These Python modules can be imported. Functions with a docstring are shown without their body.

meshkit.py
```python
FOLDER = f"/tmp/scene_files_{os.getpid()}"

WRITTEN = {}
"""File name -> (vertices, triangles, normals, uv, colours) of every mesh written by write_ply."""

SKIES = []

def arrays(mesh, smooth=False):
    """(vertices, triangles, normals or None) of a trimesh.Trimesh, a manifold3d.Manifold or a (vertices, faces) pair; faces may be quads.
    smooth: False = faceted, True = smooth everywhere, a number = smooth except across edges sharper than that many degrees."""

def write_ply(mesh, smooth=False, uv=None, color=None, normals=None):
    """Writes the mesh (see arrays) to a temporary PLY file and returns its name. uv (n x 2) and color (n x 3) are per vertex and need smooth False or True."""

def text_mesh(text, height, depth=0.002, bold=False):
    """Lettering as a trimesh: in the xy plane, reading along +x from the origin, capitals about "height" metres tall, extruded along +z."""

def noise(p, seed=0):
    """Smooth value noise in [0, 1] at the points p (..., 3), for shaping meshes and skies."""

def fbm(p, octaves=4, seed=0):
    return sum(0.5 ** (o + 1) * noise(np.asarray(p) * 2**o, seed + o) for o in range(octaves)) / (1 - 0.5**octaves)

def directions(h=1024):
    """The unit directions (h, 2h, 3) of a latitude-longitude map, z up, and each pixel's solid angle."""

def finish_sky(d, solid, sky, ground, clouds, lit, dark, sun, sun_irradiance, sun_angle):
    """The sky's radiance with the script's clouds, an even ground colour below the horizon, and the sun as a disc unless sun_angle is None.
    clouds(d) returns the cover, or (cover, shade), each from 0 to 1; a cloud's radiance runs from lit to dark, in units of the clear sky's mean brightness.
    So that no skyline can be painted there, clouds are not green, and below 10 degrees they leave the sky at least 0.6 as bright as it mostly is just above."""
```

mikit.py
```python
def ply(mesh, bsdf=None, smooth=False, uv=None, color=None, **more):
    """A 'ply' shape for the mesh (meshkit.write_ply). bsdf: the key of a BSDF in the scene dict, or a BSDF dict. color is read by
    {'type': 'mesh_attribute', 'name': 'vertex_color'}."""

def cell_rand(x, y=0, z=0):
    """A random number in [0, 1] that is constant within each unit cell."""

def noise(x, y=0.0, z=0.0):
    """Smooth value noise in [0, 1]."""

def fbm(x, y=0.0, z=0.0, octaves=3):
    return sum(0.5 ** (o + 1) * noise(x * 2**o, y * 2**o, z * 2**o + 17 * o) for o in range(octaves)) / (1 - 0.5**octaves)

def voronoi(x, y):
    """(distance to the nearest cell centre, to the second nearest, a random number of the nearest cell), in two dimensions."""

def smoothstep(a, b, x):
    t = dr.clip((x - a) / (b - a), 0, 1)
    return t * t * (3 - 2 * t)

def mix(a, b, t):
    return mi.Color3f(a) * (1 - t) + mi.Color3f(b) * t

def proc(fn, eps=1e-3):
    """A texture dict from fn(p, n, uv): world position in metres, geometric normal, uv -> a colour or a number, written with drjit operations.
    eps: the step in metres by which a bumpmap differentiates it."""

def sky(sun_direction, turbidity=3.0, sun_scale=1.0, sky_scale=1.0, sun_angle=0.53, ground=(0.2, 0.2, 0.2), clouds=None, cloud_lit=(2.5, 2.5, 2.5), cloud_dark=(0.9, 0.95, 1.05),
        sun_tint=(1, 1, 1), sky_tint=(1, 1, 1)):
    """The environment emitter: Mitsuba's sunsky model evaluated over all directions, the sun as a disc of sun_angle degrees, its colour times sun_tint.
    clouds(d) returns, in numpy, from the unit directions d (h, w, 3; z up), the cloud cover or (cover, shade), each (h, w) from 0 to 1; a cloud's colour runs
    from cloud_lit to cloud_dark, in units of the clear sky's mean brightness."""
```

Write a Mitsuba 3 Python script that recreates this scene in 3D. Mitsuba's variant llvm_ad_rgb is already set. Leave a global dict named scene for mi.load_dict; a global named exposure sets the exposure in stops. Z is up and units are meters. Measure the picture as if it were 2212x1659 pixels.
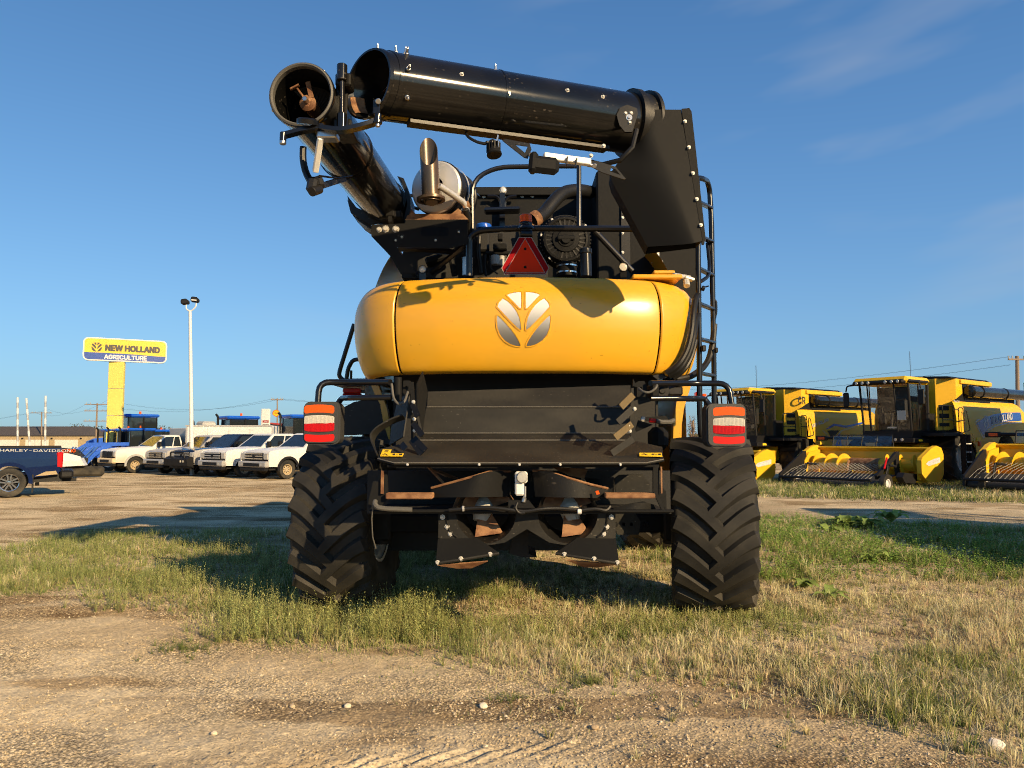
import math, random
import numpy as np, trimesh, shapely
from shapely.geometry import Polygon, Point
from shapely import affinity
import drjit as dr
import mitsuba as mi
import mikit, meshkit
from mikit import proc, noise, fbm, voronoi, smoothstep, mix

# ---------------------------------------------------------------- camera, sky, exposure
F, CX, CY, EYE = 1600.0, 1106.0, 829.5, 1.6          # focal length and centre of a 2212 x 1659 survey of the view; eye height in metres
PITCH = math.atan(116.5 / F)
SP, CP = math.sin(PITCH), math.cos(PITCH)
exposure = 2.55
T = mi.ScalarTransform4f
scene, labels = {'type': 'scene'}, {}
scene['camera'] = {'type': 'perspective', 'fov': 2 * math.degrees(math.atan(1106.0 / F)), 'fov_axis': 'x', 'near_clip': 0.05, 'far_clip': 6000.0,
                   'to_world': T().look_at(origin=[0, 0, EYE], target=[0, CP, EYE + SP], up=[0, 0, 1])}
SUN_AZ, SUN_EL = math.radians(39.5), math.radians(22.5)
SUN = [math.sin(SUN_AZ) * math.cos(SUN_EL), -math.cos(SUN_AZ) * math.cos(SUN_EL), math.sin(SUN_EL)]


def cirrus(d):
    x, y, z = d[..., 0], d[..., 1], np.maximum(d[..., 2], 0.02)
    az, el = np.arctan2(x, y), np.arcsin(np.clip(d[..., 2], -1, 1))
    p = np.stack([az * 5.0 + el * 4.0, el * 16.0 - az * 2.5, az * 0 + 3.1], -1)
    streak = meshkit.fbm(p * np.array([1.0, 1.6, 1.0]), 5, 4)
    broad = meshkit.fbm(np.stack([az * 2.3 + 2.5, el * 4.0 + az, az * 0 + 7.7], -1), 3, 29)
    c = np.clip((streak - 0.50) * 2.6, 0, 1) * np.clip((broad - 0.47) * 5.0, 0, 1)
    c = 0.26 * c * np.clip(1.25 - el, 0, 1)
    veil = 0.55 * np.exp(-np.maximum(el, 0) / 0.12)          # thin summer haze lying along the whole horizon
    cover = 1 - (1 - c) * (1 - veil)
    return cover, veil / np.maximum(c + veil, 1e-6)


scene['sky'] = mikit.sky(SUN, turbidity=2.3, sun_scale=1.0, sky_scale=0.76, clouds=cirrus, cloud_lit=(1.9, 1.95, 2.0), cloud_dark=(0.98, 1.10, 1.12), sun_tint=(1.0, 0.965, 0.88), sky_tint=(0.60, 0.91, 1.22), ground=(0.26, 0.21, 0.15))

# ---------------------------------------------------------------- helpers
rng = np.random.default_rng(11)
V = lambda *a: np.array(a, float)


def at(px, py, Y):
    """Surveyed bearing (px, py) and distance Y ahead of the camera -> a point in metres."""
    u, v = (px - CX) / F, (CY - py) / F
    d = V(u, CP - v * SP, SP + v * CP)
    return V(0, 0, EYE) + d * (Y / d[1])


_used = {}


def name(k):
    n = _used.get(k, 0)
    _used[k] = n + 1
    return k if n == 0 else f'{k}_{n:03d}'


def thing(n, label, cat, group=None):
    k = name(n)
    labels[k] = {'label': label, 'category': cat}
    if group:
        labels[k]['group'] = group
    return k


def shaded(mesh, angle, bsdf):
    """A 'ply' dict with corner normals averaged over neighbours that meet within the angle."""
    v, f = np.asarray(mesh.vertices, float), np.asarray(mesh.faces)
    _, idx = np.unique(np.round(v, 5), axis=0, return_inverse=True)
    idx = idx.ravel()[f]
    fn = np.cross(v[f[:, 1]] - v[f[:, 0]], v[f[:, 2]] - v[f[:, 0]])
    ok = np.linalg.norm(fn, axis=1) > 1e-14
    f, fn, idx = f[ok], fn[ok], idx[ok]
    un = fn / np.linalg.norm(fn, axis=1, keepdims=True)
    c = idx.ravel()
    order = np.argsort(c, kind='stable')
    cs = c[order]
    start = np.searchsorted(cs, cs, 'left')
    count = np.searchsorted(cs, cs, 'right') - start
    face = order // 3
    acc = np.zeros((len(cs), 3))
    lim = math.cos(math.radians(angle))
    for k in range(int(min(count.max(), 64))):
        m = k < count
        other = face[np.minimum(start + k, len(cs) - 1)]
        w = m & ((un[face] * un[other]).sum(1) > lim)
        acc[w] += fn[other[w]]
    n = np.empty((len(c), 3))
    n[order] = acc
    l = np.linalg.norm(n, axis=1, keepdims=True)
    n = np.where(l > 1e-14, n / np.maximum(l, 1e-14), np.repeat(un, 3, 0))
    # share corners that came out equal
    key = np.hstack([v[f.ravel()], n])
    _, first, inv = np.unique(np.round(key, 4), axis=0, return_index=True, return_inverse=True)
    path = meshkit.write_ply((key[first, :3], inv.reshape(-1, 3)), False, normals=key[first, 3:])
    return {'type': 'ply', 'filename': path, 'face_normals': False, 'bsdf': {'type': 'ref', 'id': bsdf}}


FRAME = [None]                                          # local frame (4 x 4) of the thing being built


def put(parent, part, mesh, bsdf, smooth=35, label=None, cat=None, group=None, kind=None, color=None, xf=None):
    if isinstance(mesh, (list, tuple)) and len(mesh) and isinstance(mesh[0], trimesh.Trimesh):
        mesh = trimesh.util.concatenate(list(mesh))
    k = name(f'{parent}__{part}' if parent else part)
    if smooth is True or smooth is False or color is not None:
        d = mikit.ply(mesh, bsdf, smooth=smooth, **({'color': color} if color is not None else {}))
    else:
        d = shaded(mesh, smooth, bsdf)
    m = FRAME[0] if xf is None else xf
    if m is not None:
        d['to_world'] = T(m.tolist())
    scene[k] = d
    e = {a: b for a, b in dict(label=label, category=cat, group=group, kind=kind).items() if b}
    if e:
        labels[k] = e
    return k


def puts(parent, part, meshes, bsdf, **k):
    for m in meshes:
        put(parent, part, m, bsdf, **k)


def frame(x, y, z, ang=0.0, s=1.0, pitch=0.0):
    """Local frame: x forward, y left, z up; ang is the heading in radians from world +x."""
    c, n = math.cos(ang), math.sin(ang)
    R = np.array([[c, -n, 0], [n, c, 0], [0, 0, 1.0]])
    cp, sp = math.cos(pitch), math.sin(pitch)
    R = R @ np.array([[cp, 0, -sp], [0, 1, 0], [sp, 0, cp]])
    m = np.eye(4)
    m[:3, :3] = R * s
    m[:3, 3] = (x, y, z)
    return m


def tm(v, f):
    return trimesh.Trimesh(np.asarray(v, float), np.asarray(f, int), process=False)


def grid_faces(n, m, closed=False):
    i, j = np.meshgrid(np.arange(n - 1), np.arange(m if closed else m - 1), indexing='ij')
    a, b, c, d = i * m + j, i * m + (j + 1) % m, (i + 1) * m + (j + 1) % m, (i + 1) * m + j
    return np.vstack([np.stack([a, b, c], -1).reshape(-1, 3), np.stack([a, c, d], -1).reshape(-1, 3)])


def box(x0, x1, y0, y1, z0, z1, b=0.0):
    lo, hi = V(min(x0, x1), min(y0, y1), min(z0, z1)), V(max(x0, x1), max(y0, y1), max(z0, z1))
    if b <= 0:
        m = trimesh.creation.box(extents=hi - lo)
        m.apply_translation((lo + hi) / 2)
        return m
    b = min(b, 0.45 * float((hi - lo).min()))
    p = []
    for sx in (0, 1):
        for sy in (0, 1):
            for sz in (0, 1):
                c = V(hi[0] if sx else lo[0], hi[1] if sy else lo[1], hi[2] if sz else lo[2])
                o = V(-b if sx else b, -b if sy else b, -b if sz else b)
                for k in range(3):
                    q = c + o
                    q[k] = c[k]
                    p.append(q)
    return trimesh.convex.convex_hull(np.array(p))


def obox(c, ax, size, b=0.0):
    """Box of full size (along ax, across, up) centred at c; ax = direction of its first axis."""
    m = box(-size[0] / 2, size[0] / 2, -size[1] / 2, size[1] / 2, -size[2] / 2, size[2] / 2, b)
    x = V(*ax) / np.linalg.norm(ax)
    h = V(0, 0, 1) if abs(x[2]) < 0.95 else V(0, 1, 0)
    y = np.cross(h, x)
    y /= np.linalg.norm(y)
    R = np.eye(4)
    R[:3, :3] = np.stack([x, y, np.cross(x, y)], 1)
    R[:3, 3] = c
    m.apply_transform(R)
    return m


def fillet(pts, rad, n=5):
    pts = [V(*p) for p in pts]
    out = [pts[0]]
    for a, b, c in zip(pts, pts[1:], pts[2:]):
        la, lc = np.linalg.norm(a - b), np.linalg.norm(c - b)
        r = min(rad, 0.48 * la, 0.48 * lc)
        p, q = b + (a - b) / la * r, b + (c - b) / lc * r
        for t in np.linspace(0, 1, n):
            out.append((1 - t) ** 2 * p + 2 * t * (1 - t) * b + t * t * q)
    out.append(pts[-1])
    return np.array(out)


def sweep(pts, prof, caps=True, up=None):
    """prof: (k, 2) closed section swept along pts by parallel transport; pts may carry a scale list."""
    p = np.asarray(pts, float)
    t = np.gradient(p, axis=0)
    t /= np.linalg.norm(t, axis=1, keepdims=True) + 1e-12
    a = V(*(up if up is not None else ((0, 0, 1) if abs(t[0][2]) < 0.9 else (1, 0, 0))))
    v = []
    for i in range(len(p)):
        a = a - t[i] * (a @ t[i])
        a /= np.linalg.norm(a) + 1e-12
        b = np.cross(t[i], a)
        v.append(p[i] + prof[:, :1] * b + prof[:, 1:] * a)
    k = len(prof)
    f = grid_faces(len(p), k, True)
    v = np.vstack(v)
    if caps:
        n = len(v)
        v = np.vstack([v, p[0], p[-1]])
        i = np.arange(k)
        f = np.vstack([f, np.stack([(i + 1) % k, i, i * 0 + n], -1), np.stack([n - k + i, n - k + (i + 1) % k, i * 0 + n + 1], -1)])
    m = tm(v, f)
    if m.volume < 0:
        m.invert()
    return m


def circ(r, n=10):
    a = np.arange(n) * 2 * np.pi / n
    return np.stack([r * np.cos(a), r * np.sin(a)], 1)


def tube(pts, r, n=10, bend=0.0):
    return sweep(fillet(pts, bend) if bend > 0 else np.asarray(pts, float), circ(r, n))


def basis(d):
    d = V(*d) / np.linalg.norm(d)
    a = np.cross(d, V(0, 0, 1) if abs(d[2]) < 0.9 else V(0, 1, 0))
    a /= np.linalg.norm(a)
    return d, a, np.cross(d, a)


def lathe(prof, c, d, n=32, a0=0.0, a1=2 * math.pi):
    """prof: list of (radius, distance along d) revolved about the axis through c along d."""
    d, a, b = basis(d)
    full = a1 - a0 > 6.28
    ang = a0 + (a1 - a0) * (np.arange(n) / n if full else np.linspace(0, 1, n))
    prof = np.asarray(prof, float)
    v = V(*c) + prof[:, None, :1] * (np.cos(ang)[None, :, None] * a + np.sin(ang)[None, :, None] * b) + prof[:, None, 1:] * d
    return tm(v.reshape(-1, 3), grid_faces(len(prof), n, full))


def cyl(p0, p1, r, n=18, r1=None):
    p0, p1 = V(*p0), V(*p1)
    L = np.linalg.norm(p1 - p0)
    r1 = r if r1 is None else r1
    e = min(0.004, r * 0.2, L * 0.2)
    return lathe([(0, 0), (r - e, 0), (r, e), (r1, L - e), (r1 - e, L), (0, L)], p0, p1 - p0, n)


def pipe(p0, p1, r, ri, n=32):
    p0, p1 = V(*p0), V(*p1)
    L = np.linalg.norm(p1 - p0)
    return lathe([(ri, L), (ri, 0), (r, 0), (r, L), (ri, L)], p0, p1 - p0, n)


def extr(poly, h):
    return trimesh.util.concatenate([trimesh.creation.extrude_polygon(g, h, engine='earcut') for g in getattr(poly, 'geoms', [poly])])


def prism(poly, axis, a0, a1):
    """Polygon extruded along an axis: 'y' takes (x, z), 'x' takes (y, z), 'z' takes (x, y)."""
    if not hasattr(poly, 'area'):
        poly = Polygon(poly).buffer(0)
    a0, a1 = min(a0, a1), max(a0, a1)
    m = extr(poly, a1 - a0)
    v = np.array(m.vertices)
    if axis == 'y':
        v = np.stack([v[:, 0], a0 + v[:, 2], v[:, 1]], 1)
    elif axis == 'x':
        v = np.stack([a0 + v[:, 2], v[:, 0], v[:, 1]], 1)
    else:
        v = np.stack([v[:, 0], v[:, 1], a0 + v[:, 2]], 1)
    m = tm(v, m.faces)
    if m.volume < 0:
        m.invert()
    return m


def plate(pts, Y, t, holes=(), rnd=0.0):
    """Upright plate facing the camera side: outline surveyed at distance Y, thickness t behind it."""
    g = lambda q: [(lambda p: (p[0], p[2]))(at(x, y, Y)) for x, y in q]
    poly = Polygon(g(pts), [g(h) for h in holes]).buffer(0)
    if rnd:
        poly = poly.buffer(-rnd).buffer(rnd, 4)
    return prism(poly, 'y', Y, Y + t)


def panel(p, t):
    """Flat sheet through the corners p (3-D, planar), thickness t along its normal."""
    p = np.asarray(p, float)
    n = np.cross(p[1] - p[0], p[2] - p[0])
    n /= np.linalg.norm(n)
    o, x = p[0], (p[1] - p[0]) / np.linalg.norm(p[1] - p[0])
    y = np.cross(n, x)
    poly = Polygon([((q - o) @ x, (q - o) @ y) for q in p]).buffer(0)
    m = extr(poly, t)
    v = o + m.vertices[:, :1] * x + m.vertices[:, 1:2] * y + m.vertices[:, 2:] * n
    m = tm(v, m.faces)
    if m.volume < 0:
        m.invert()
    return m


def bolt(c, d, r=0.014, h=0.012):
    return lathe([(0, h), (r * 0.8, h), (r, h * 0.7), (r, 0), (r * 1.5, 0), (r * 1.5, -0.003)], c, d, 8)


def rrect(x0, x1, y0, y1, r):
    r = min(r, 0.49 * (x1 - x0), 0.49 * (y1 - y0))
    return shapely.box(x0 + r, y0 + r, x1 - r, y1 - r).buffer(r, 5)


def text(s, h, c, right, up, depth=0.004, bold=True, width=None, fat=0.0):
    """Lettering centred at c, reading along right."""
    m = meshkit.text_mesh(s, h, depth, bold)
    v = np.array(m.vertices)
    lo, hi = v.min(0), v.max(0)
    if width:
        v[:, 0] *= width / (hi[0] - lo[0])
        hi[0], lo[0] = hi[0] * width / (hi[0] - lo[0]), lo[0] * width / (hi[0] - lo[0])
    v -= V((v[:, 0].min() + v[:, 0].max()) / 2, h / 2, 0)
    right, up = V(*right) / np.linalg.norm(right), V(*up) / np.linalg.norm(up)
    n = np.cross(right, up)
    one = lambda dx, dy, dz: tm(V(*c) + (v[:, :1] + dx) * right + (v[:, 1:2] + dy) * up + (v[:, 2:] + dz) * n, m.faces)
    if fat:
        return [one(dx * fat, dy * fat, dz * depth * 0.15) for dx, dy, dz in ((-1, -1, 0), (1, -1, 1), (1, 1, 2), (-1, 1, 3), (0, 0, 4))]
    return one(0, 0, 0)


# ---------------------------------------------------------------- materials
def mat(k, base, rough=0.5, metal=0.0, spec=0.5, coat=0.0, two=True, **more):
    c = base if isinstance(base, dict) else {'type': 'rgb', 'value': list(base)}
    r = rough if not isinstance(rough, dict) else rough
    b = {'type': 'principled', 'base_color': c, 'roughness': r, 'metallic': metal, 'specular': spec, **more}
    if coat:
        b.update(clearcoat=coat, clearcoat_gloss=0.92)
    scene[k] = {'type': 'twosided', 'b': b} if two else b
    return k


C3 = mi.Color3f


def f_black(p, n, uv):                                     # worn black paint: dust film and small scratches
    d = fbm(p.x * 3.0, p.y * 3.0, p.z * 3.0, 3)
    s = smoothstep(0.80, 0.86, noise(p.x * 55.0, p.y * 55.0, p.z * 55.0)) * smoothstep(0.45, 0.7, noise(p.x * 6.0, p.y * 6.0, p.z * 6.0))
    return mix((0.005, 0.005, 0.005), (0.011, 0.010, 0.009), smoothstep(0.35, 0.75, d)) * (1 - 0.6 * s) + C3(0.07, 0.06, 0.05) * (0.6 * s)


def f_dusty(p, n, uv):                                     # sheet metal dulled by chaff dust
    d = fbm(p.x * 2.2, p.y * 2.2, p.z * 5.0, 3)
    g = noise(p.x * 70.0, p.y * 70.0, p.z * 25.0)
    s = smoothstep(0.88, 0.93, noise(p.x * 60.0, p.y * 80.0, p.z * 80.0)) * smoothstep(0.4, 0.65, noise(p.x * 4.0, p.y * 4.0, p.z * 4.0))
    return mix((0.010, 0.0098, 0.009), (0.026, 0.0245, 0.020), smoothstep(0.3, 0.8, d) * 0.8 + 0.2 * g) + C3(0.12, 0.11, 0.09) * (0.5 * s)


def f_rust(p, n, uv):
    d = fbm(p.x * 14.0, p.y * 14.0, p.z * 14.0, 3)
    return mix((0.11, 0.045, 0.018), (0.24, 0.125, 0.058), smoothstep(0.3, 0.7, d))


def f_rubber(p, n, uv):
    d = fbm(p.x * 5.0, p.y * 5.0, p.z * 5.0, 3)
    low = smoothstep(0.55, 0.0, p.z)
    return mix((0.012, 0.0118, 0.011), (0.027, 0.0255, 0.022), smoothstep(0.3, 0.75, d)) + C3(0.045, 0.036, 0.022) * (low * noise(p.x * 9.0, p.y * 9.0, p.z * 9.0))


def f_yellow(p, n, uv):                                    # enamel with a faint film of dust
    d = fbm(p.x * 2.5, p.y * 2.5, p.z * 2.5, 3)
    s = smoothstep(0.93, 0.96, noise(p.x * 40.0, p.y * 40.0, p.z * 40.0))
    return mix((0.60, 0.305, 0.013), (0.55, 0.29, 0.016), smoothstep(0.35, 0.75, d)) * (1 - 0.35 * s)


def f_bg_yellow(p, n, uv):
    d = fbm(p.x * 0.9, p.y * 0.9, p.z * 1.5, 3)
    return mix((0.62, 0.365, 0.016), (0.55, 0.325, 0.020), smoothstep(0.4, 0.8, d))


def f_dirty_white(p, n, uv):                               # white truck paint, road dust rising from the sills
    d = fbm(p.x * 3.0, p.y * 3.0, p.z * 3.0, 3)
    k = smoothstep(1.15, 0.2, p.z + 0.5 * d)
    return mix((0.54, 0.54, 0.52), (0.42, 0.33, 0.19), k)


def f_emblem(p, n, uv):                                    # printed silver, shaded in the print from light to dark
    return mix((0.10, 0.10, 0.10), (0.74, 0.74, 0.72), smoothstep(2.42, 2.88, p.z))


def f_exhaust(p, n, uv):
    d = fbm(p.x * 9.0, p.y * 9.0, p.z * 4.0, 3)
    return mix((0.060, 0.052, 0.042), (0.10, 0.060, 0.030), smoothstep(0.35, 0.7, d))


mat('m_black', proc(f_black), 0.45, spec=0.35)
mat('m_gloss_black', proc(f_black), 0.10, spec=0.5)
mat('m_tube_black', (0.006, 0.006, 0.007), 0.22, spec=0.5)
mat('m_deep', (0.006, 0.006, 0.006), 0.7)
mat('m_panel', (0.0085, 0.0088, 0.0092), 0.62, spec=0.14)
mat('m_dusty', proc(f_dusty), 0.6, spec=0.25)
mat('m_rubber', proc(f_rubber), 0.68, spec=0.3)
mat('m_hose', (0.009, 0.009, 0.009), 0.45, spec=0.3)
mat('m_grey_hose', (0.075, 0.072, 0.064), 0.6)
mat('m_yellow', proc(f_yellow), 0.30, coat=0.5)
mat('m_yellow_plain', (0.60, 0.305, 0.013), 0.35)
mat('m_bg_yellow', proc(f_bg_yellow), 0.40, spec=0.3)
mat('m_rust', proc(f_rust), 0.8)
mat('m_exhaust', proc(f_exhaust), 0.36, metal=0.45)
mat('m_steel', (0.55, 0.54, 0.52), 0.32, metal=1.0)
mat('m_satin', (0.56, 0.55, 0.53), 0.42, metal=0.55)
mat('m_zinc', (0.60, 0.58, 0.52), 0.45, metal=0.6)
mat('m_alu', (0.66, 0.65, 0.62), 0.42)
mat('m_cast', (0.33, 0.33, 0.31), 0.55)
mat('m_emblem', proc(f_emblem), 0.35, metal=0.25)
mat('m_orange_reflex', (0.66, 0.036, 0.010), 0.8, spec=0.1)
mat('m_red_reflex', (0.24, 0.004, 0.008), 0.7, spec=0.1)
mat('m_amber', (0.62, 0.080, 0.005), 0.3, spec=0.3)
mat('m_worn', (0.105, 0.10, 0.088), 0.6)
mat('m_red', (0.40, 0.005, 0.007), 0.25, spec=0.3)
mat('m_lens', (0.44, 0.42, 0.37), 0.12, coat=0.6)
mat('m_decal', (0.72, 0.46, 0.02), 0.45)
mat('m_ink', (0.02, 0.02, 0.025), 0.5)
mat('m_blue', (0.008, 0.045, 0.26), 0.3, coat=0.4)
mat('m_tractor_blue', (0.010, 0.085, 0.48), 0.3, spec=0.4)
mat('m_truck_blue', (0.004, 0.012, 0.055), 0.07, spec=0.45)
mat('m_truck_black', (0.004, 0.004, 0.008), 0.07, spec=0.45)
mat('m_white', (0.55, 0.55, 0.54), 0.3, coat=0.3)
mat('m_dirty_white', proc(f_dirty_white), 0.4)
mat('m_silver', (0.40, 0.39, 0.37), 0.35, metal=0.3)
mat('m_chrome', (0.75, 0.75, 0.75), 0.12, metal=1.0)
mat('m_glass_dark', (0.012, 0.016, 0.018), 0.05, spec=0.7)
mat('m_grey', (0.30, 0.30, 0.29), 0.6)
mat('m_tan', (0.34, 0.26, 0.15), 0.8)
mat('m_roof', (0.055, 0.048, 0.046), 0.8)
mat('m_cream', (0.56, 0.55, 0.50), 0.6)
mat('m_wood', (0.20, 0.15, 0.11), 0.85)
mat('m_sign_yellow', (0.56, 0.40, 0.012), 0.4)
mat('m_post_yellow', (0.58, 0.46, 0.10), 0.5)
mat('m_red_roof', (0.30, 0.035, 0.03), 0.6)
scene['m_pane'] = {'type': 'thindielectric', 'int_ior': 1.5}
# ---------------------------------------------------------------- the setting: one ground sheet, then grass, weeds and gravel on it
def ss(a, b, x):
    t = np.clip((np.asarray(x, float) - a) / (b - a), 0, 1)
    return t * t * (3 - 2 * t)


def ground_z(x, y):
    """The lot falls away gently to the left and back."""
    x, y = np.asarray(x, float), np.asarray(y, float)
    return -0.0078 * np.clip(y - 12, 0, 190) * ss(2.0, -5.0, x) - 0.29 * ss(26.5, 30.5, y) * ss(3.0, 6.0, x)


FRONT = np.array([(-30, 9.5), (-5.5, 8.0), (-3.4, 7.1), (-2.6, 6.2), (-1.97, 5.75), (-1.1, 5.7), (-0.37, 5.65), (0.3, 5.25), (1.23, 5.0), (1.7, 4.55), (2.07, 4.15), (2.55, 3.7), (4.0, 2.6), (8, 1.5)])
BACK = np.array([(-30, 9.6), (-7.6, 10.2), (-7.1, 12.3), (-5.3, 12.9), (-2, 13.5), (2.0, 14.5), (5.1, 15.2), (6.9, 14.2), (8.9, 13.1), (14, 12.0), (30, 9.0)])
STRIP = np.array([(3.0, 23.5), (6.6, 20.0), (12.5, 18.2), (20, 15.5), (40, 10)])


def veg(x, y):
    """How thickly weeds and grass cover the ground, 0 to 1."""
    x, y = np.asarray(x, float), np.asarray(y, float)
    p = np.stack([x, y, 0 * x], -1)
    w = (meshkit.fbm(p * 0.9, 3, 5) - 0.5) * 1.7
    f, b, s = np.interp(x, FRONT[:, 0], FRONT[:, 1]), np.interp(x, BACK[:, 0], BACK[:, 1]), np.interp(x, STRIP[:, 0], STRIP[:, 1])
    main = ss(-0.35, 0.55, y - f + w * 0.75) * ss(0.5, -0.3, y - b + w * 0.5)
    sparse = 0.20 * ss(-1.5, 0.2, y - f + w) * ss(0.2, -0.6, y - f) * ss(-1.0, 1.0, x + 0.5) + 0.05 * ss(-0.7, 0, y - f + w) * (y < f)
    strip = ss(-0.4, 0.5, y - s + w * 0.4) * ss(3.0, 6.0, x) * ss(60, 45, y)
    bare = ss(0.66, 0.74, meshkit.fbm(p * V(0.5, 1.1, 1) + 9.3, 3, 8)) * ss(8, 9, y) * ss(2, 4, x)
    patch = 0.38 + 0.80 * ss(0.38, 0.60, meshkit.fbm(p * 1.05 + 1.7, 3, 17))
    return np.clip(np.maximum(np.maximum(main * (1 - 0.8 * bare) * patch, sparse), strip * (0.5 + 0.5 * patch)), 0, 1)


def f_ground(p, n, uv):
    big = fbm(p.x * 0.55, p.y * 0.8, 0, 4)
    mid = fbm(p.x * 3.1 + 5, p.y * 4.3, 0, 3)
    fine = fbm(p.x * 60.0, p.y * 60.0, 2.0, 2)
    d1, d2, r = voronoi(p.x * 52.0, p.y * 52.0)
    c = mix((0.43, 0.340, 0.215), (0.585, 0.485, 0.325), smoothstep(0.3, 0.68, 0.6 * big + 0.4 * mid))
    c = c * (0.70 + 0.60 * fine)
    grav = smoothstep(0.36, 0.60, fbm(p.x * 0.8 + 3, p.y * 1.1, 1.0, 3))
    c = c * (1 + grav * (0.45 * (r - 0.5) - 0.45 * smoothstep(0.34, 0.52, d1)))
    stain = smoothstep(0.56, 0.72, fbm(p.x * 0.7 + 21, p.y * 1.6 + 4, 0, 3))
    c = mix(c, c * C3(0.68, 0.62, 0.56), stain)
    wet = smoothstep(0.62, 0.70, fbm(p.x * 0.5 + 40, p.y * 2.0 + 9, 0, 3))      # darker damp smears along the wheel paths
    c = mix(c, c * C3(0.62, 0.58, 0.55), wet)
    far = smoothstep(70.0, 200.0, p.y)
    return mix(c, C3(0.17, 0.15, 0.07), far * smoothstep(-20.0, 40.0, p.y))


def f_ground_bump(p, n, uv):
    d1, d2, r = voronoi(p.x * 52.0, p.y * 52.0)
    e1, e2, q = voronoi(p.x * 21.0 + 7, p.y * 21.0)
    return 0.0045 * smoothstep(0.55, 0.1, d1) * r + 0.006 * smoothstep(0.5, 0.1, e1) * q * q


scene['m_ground'] = {'type': 'twosided', 'b': {'type': 'bumpmap', 'relief': proc(f_ground_bump, 2e-3), 'scale': 1.0, 'soil': {'type': 'diffuse', 'reflectance': proc(f_ground)}}}


def axis(lo, hi, fine0, fine1, h, grow=1.10):
    a = list(np.arange(fine0, fine1, h))
    s, x = h, fine1
    while x < hi:
        a.append(x); s *= grow; x += s
    a.append(hi)
    s, x, b = h, fine0, []
    while x > lo:
        s *= grow; x -= s; b.append(max(x, lo))
    return np.array(b[::-1] + a)


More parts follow.
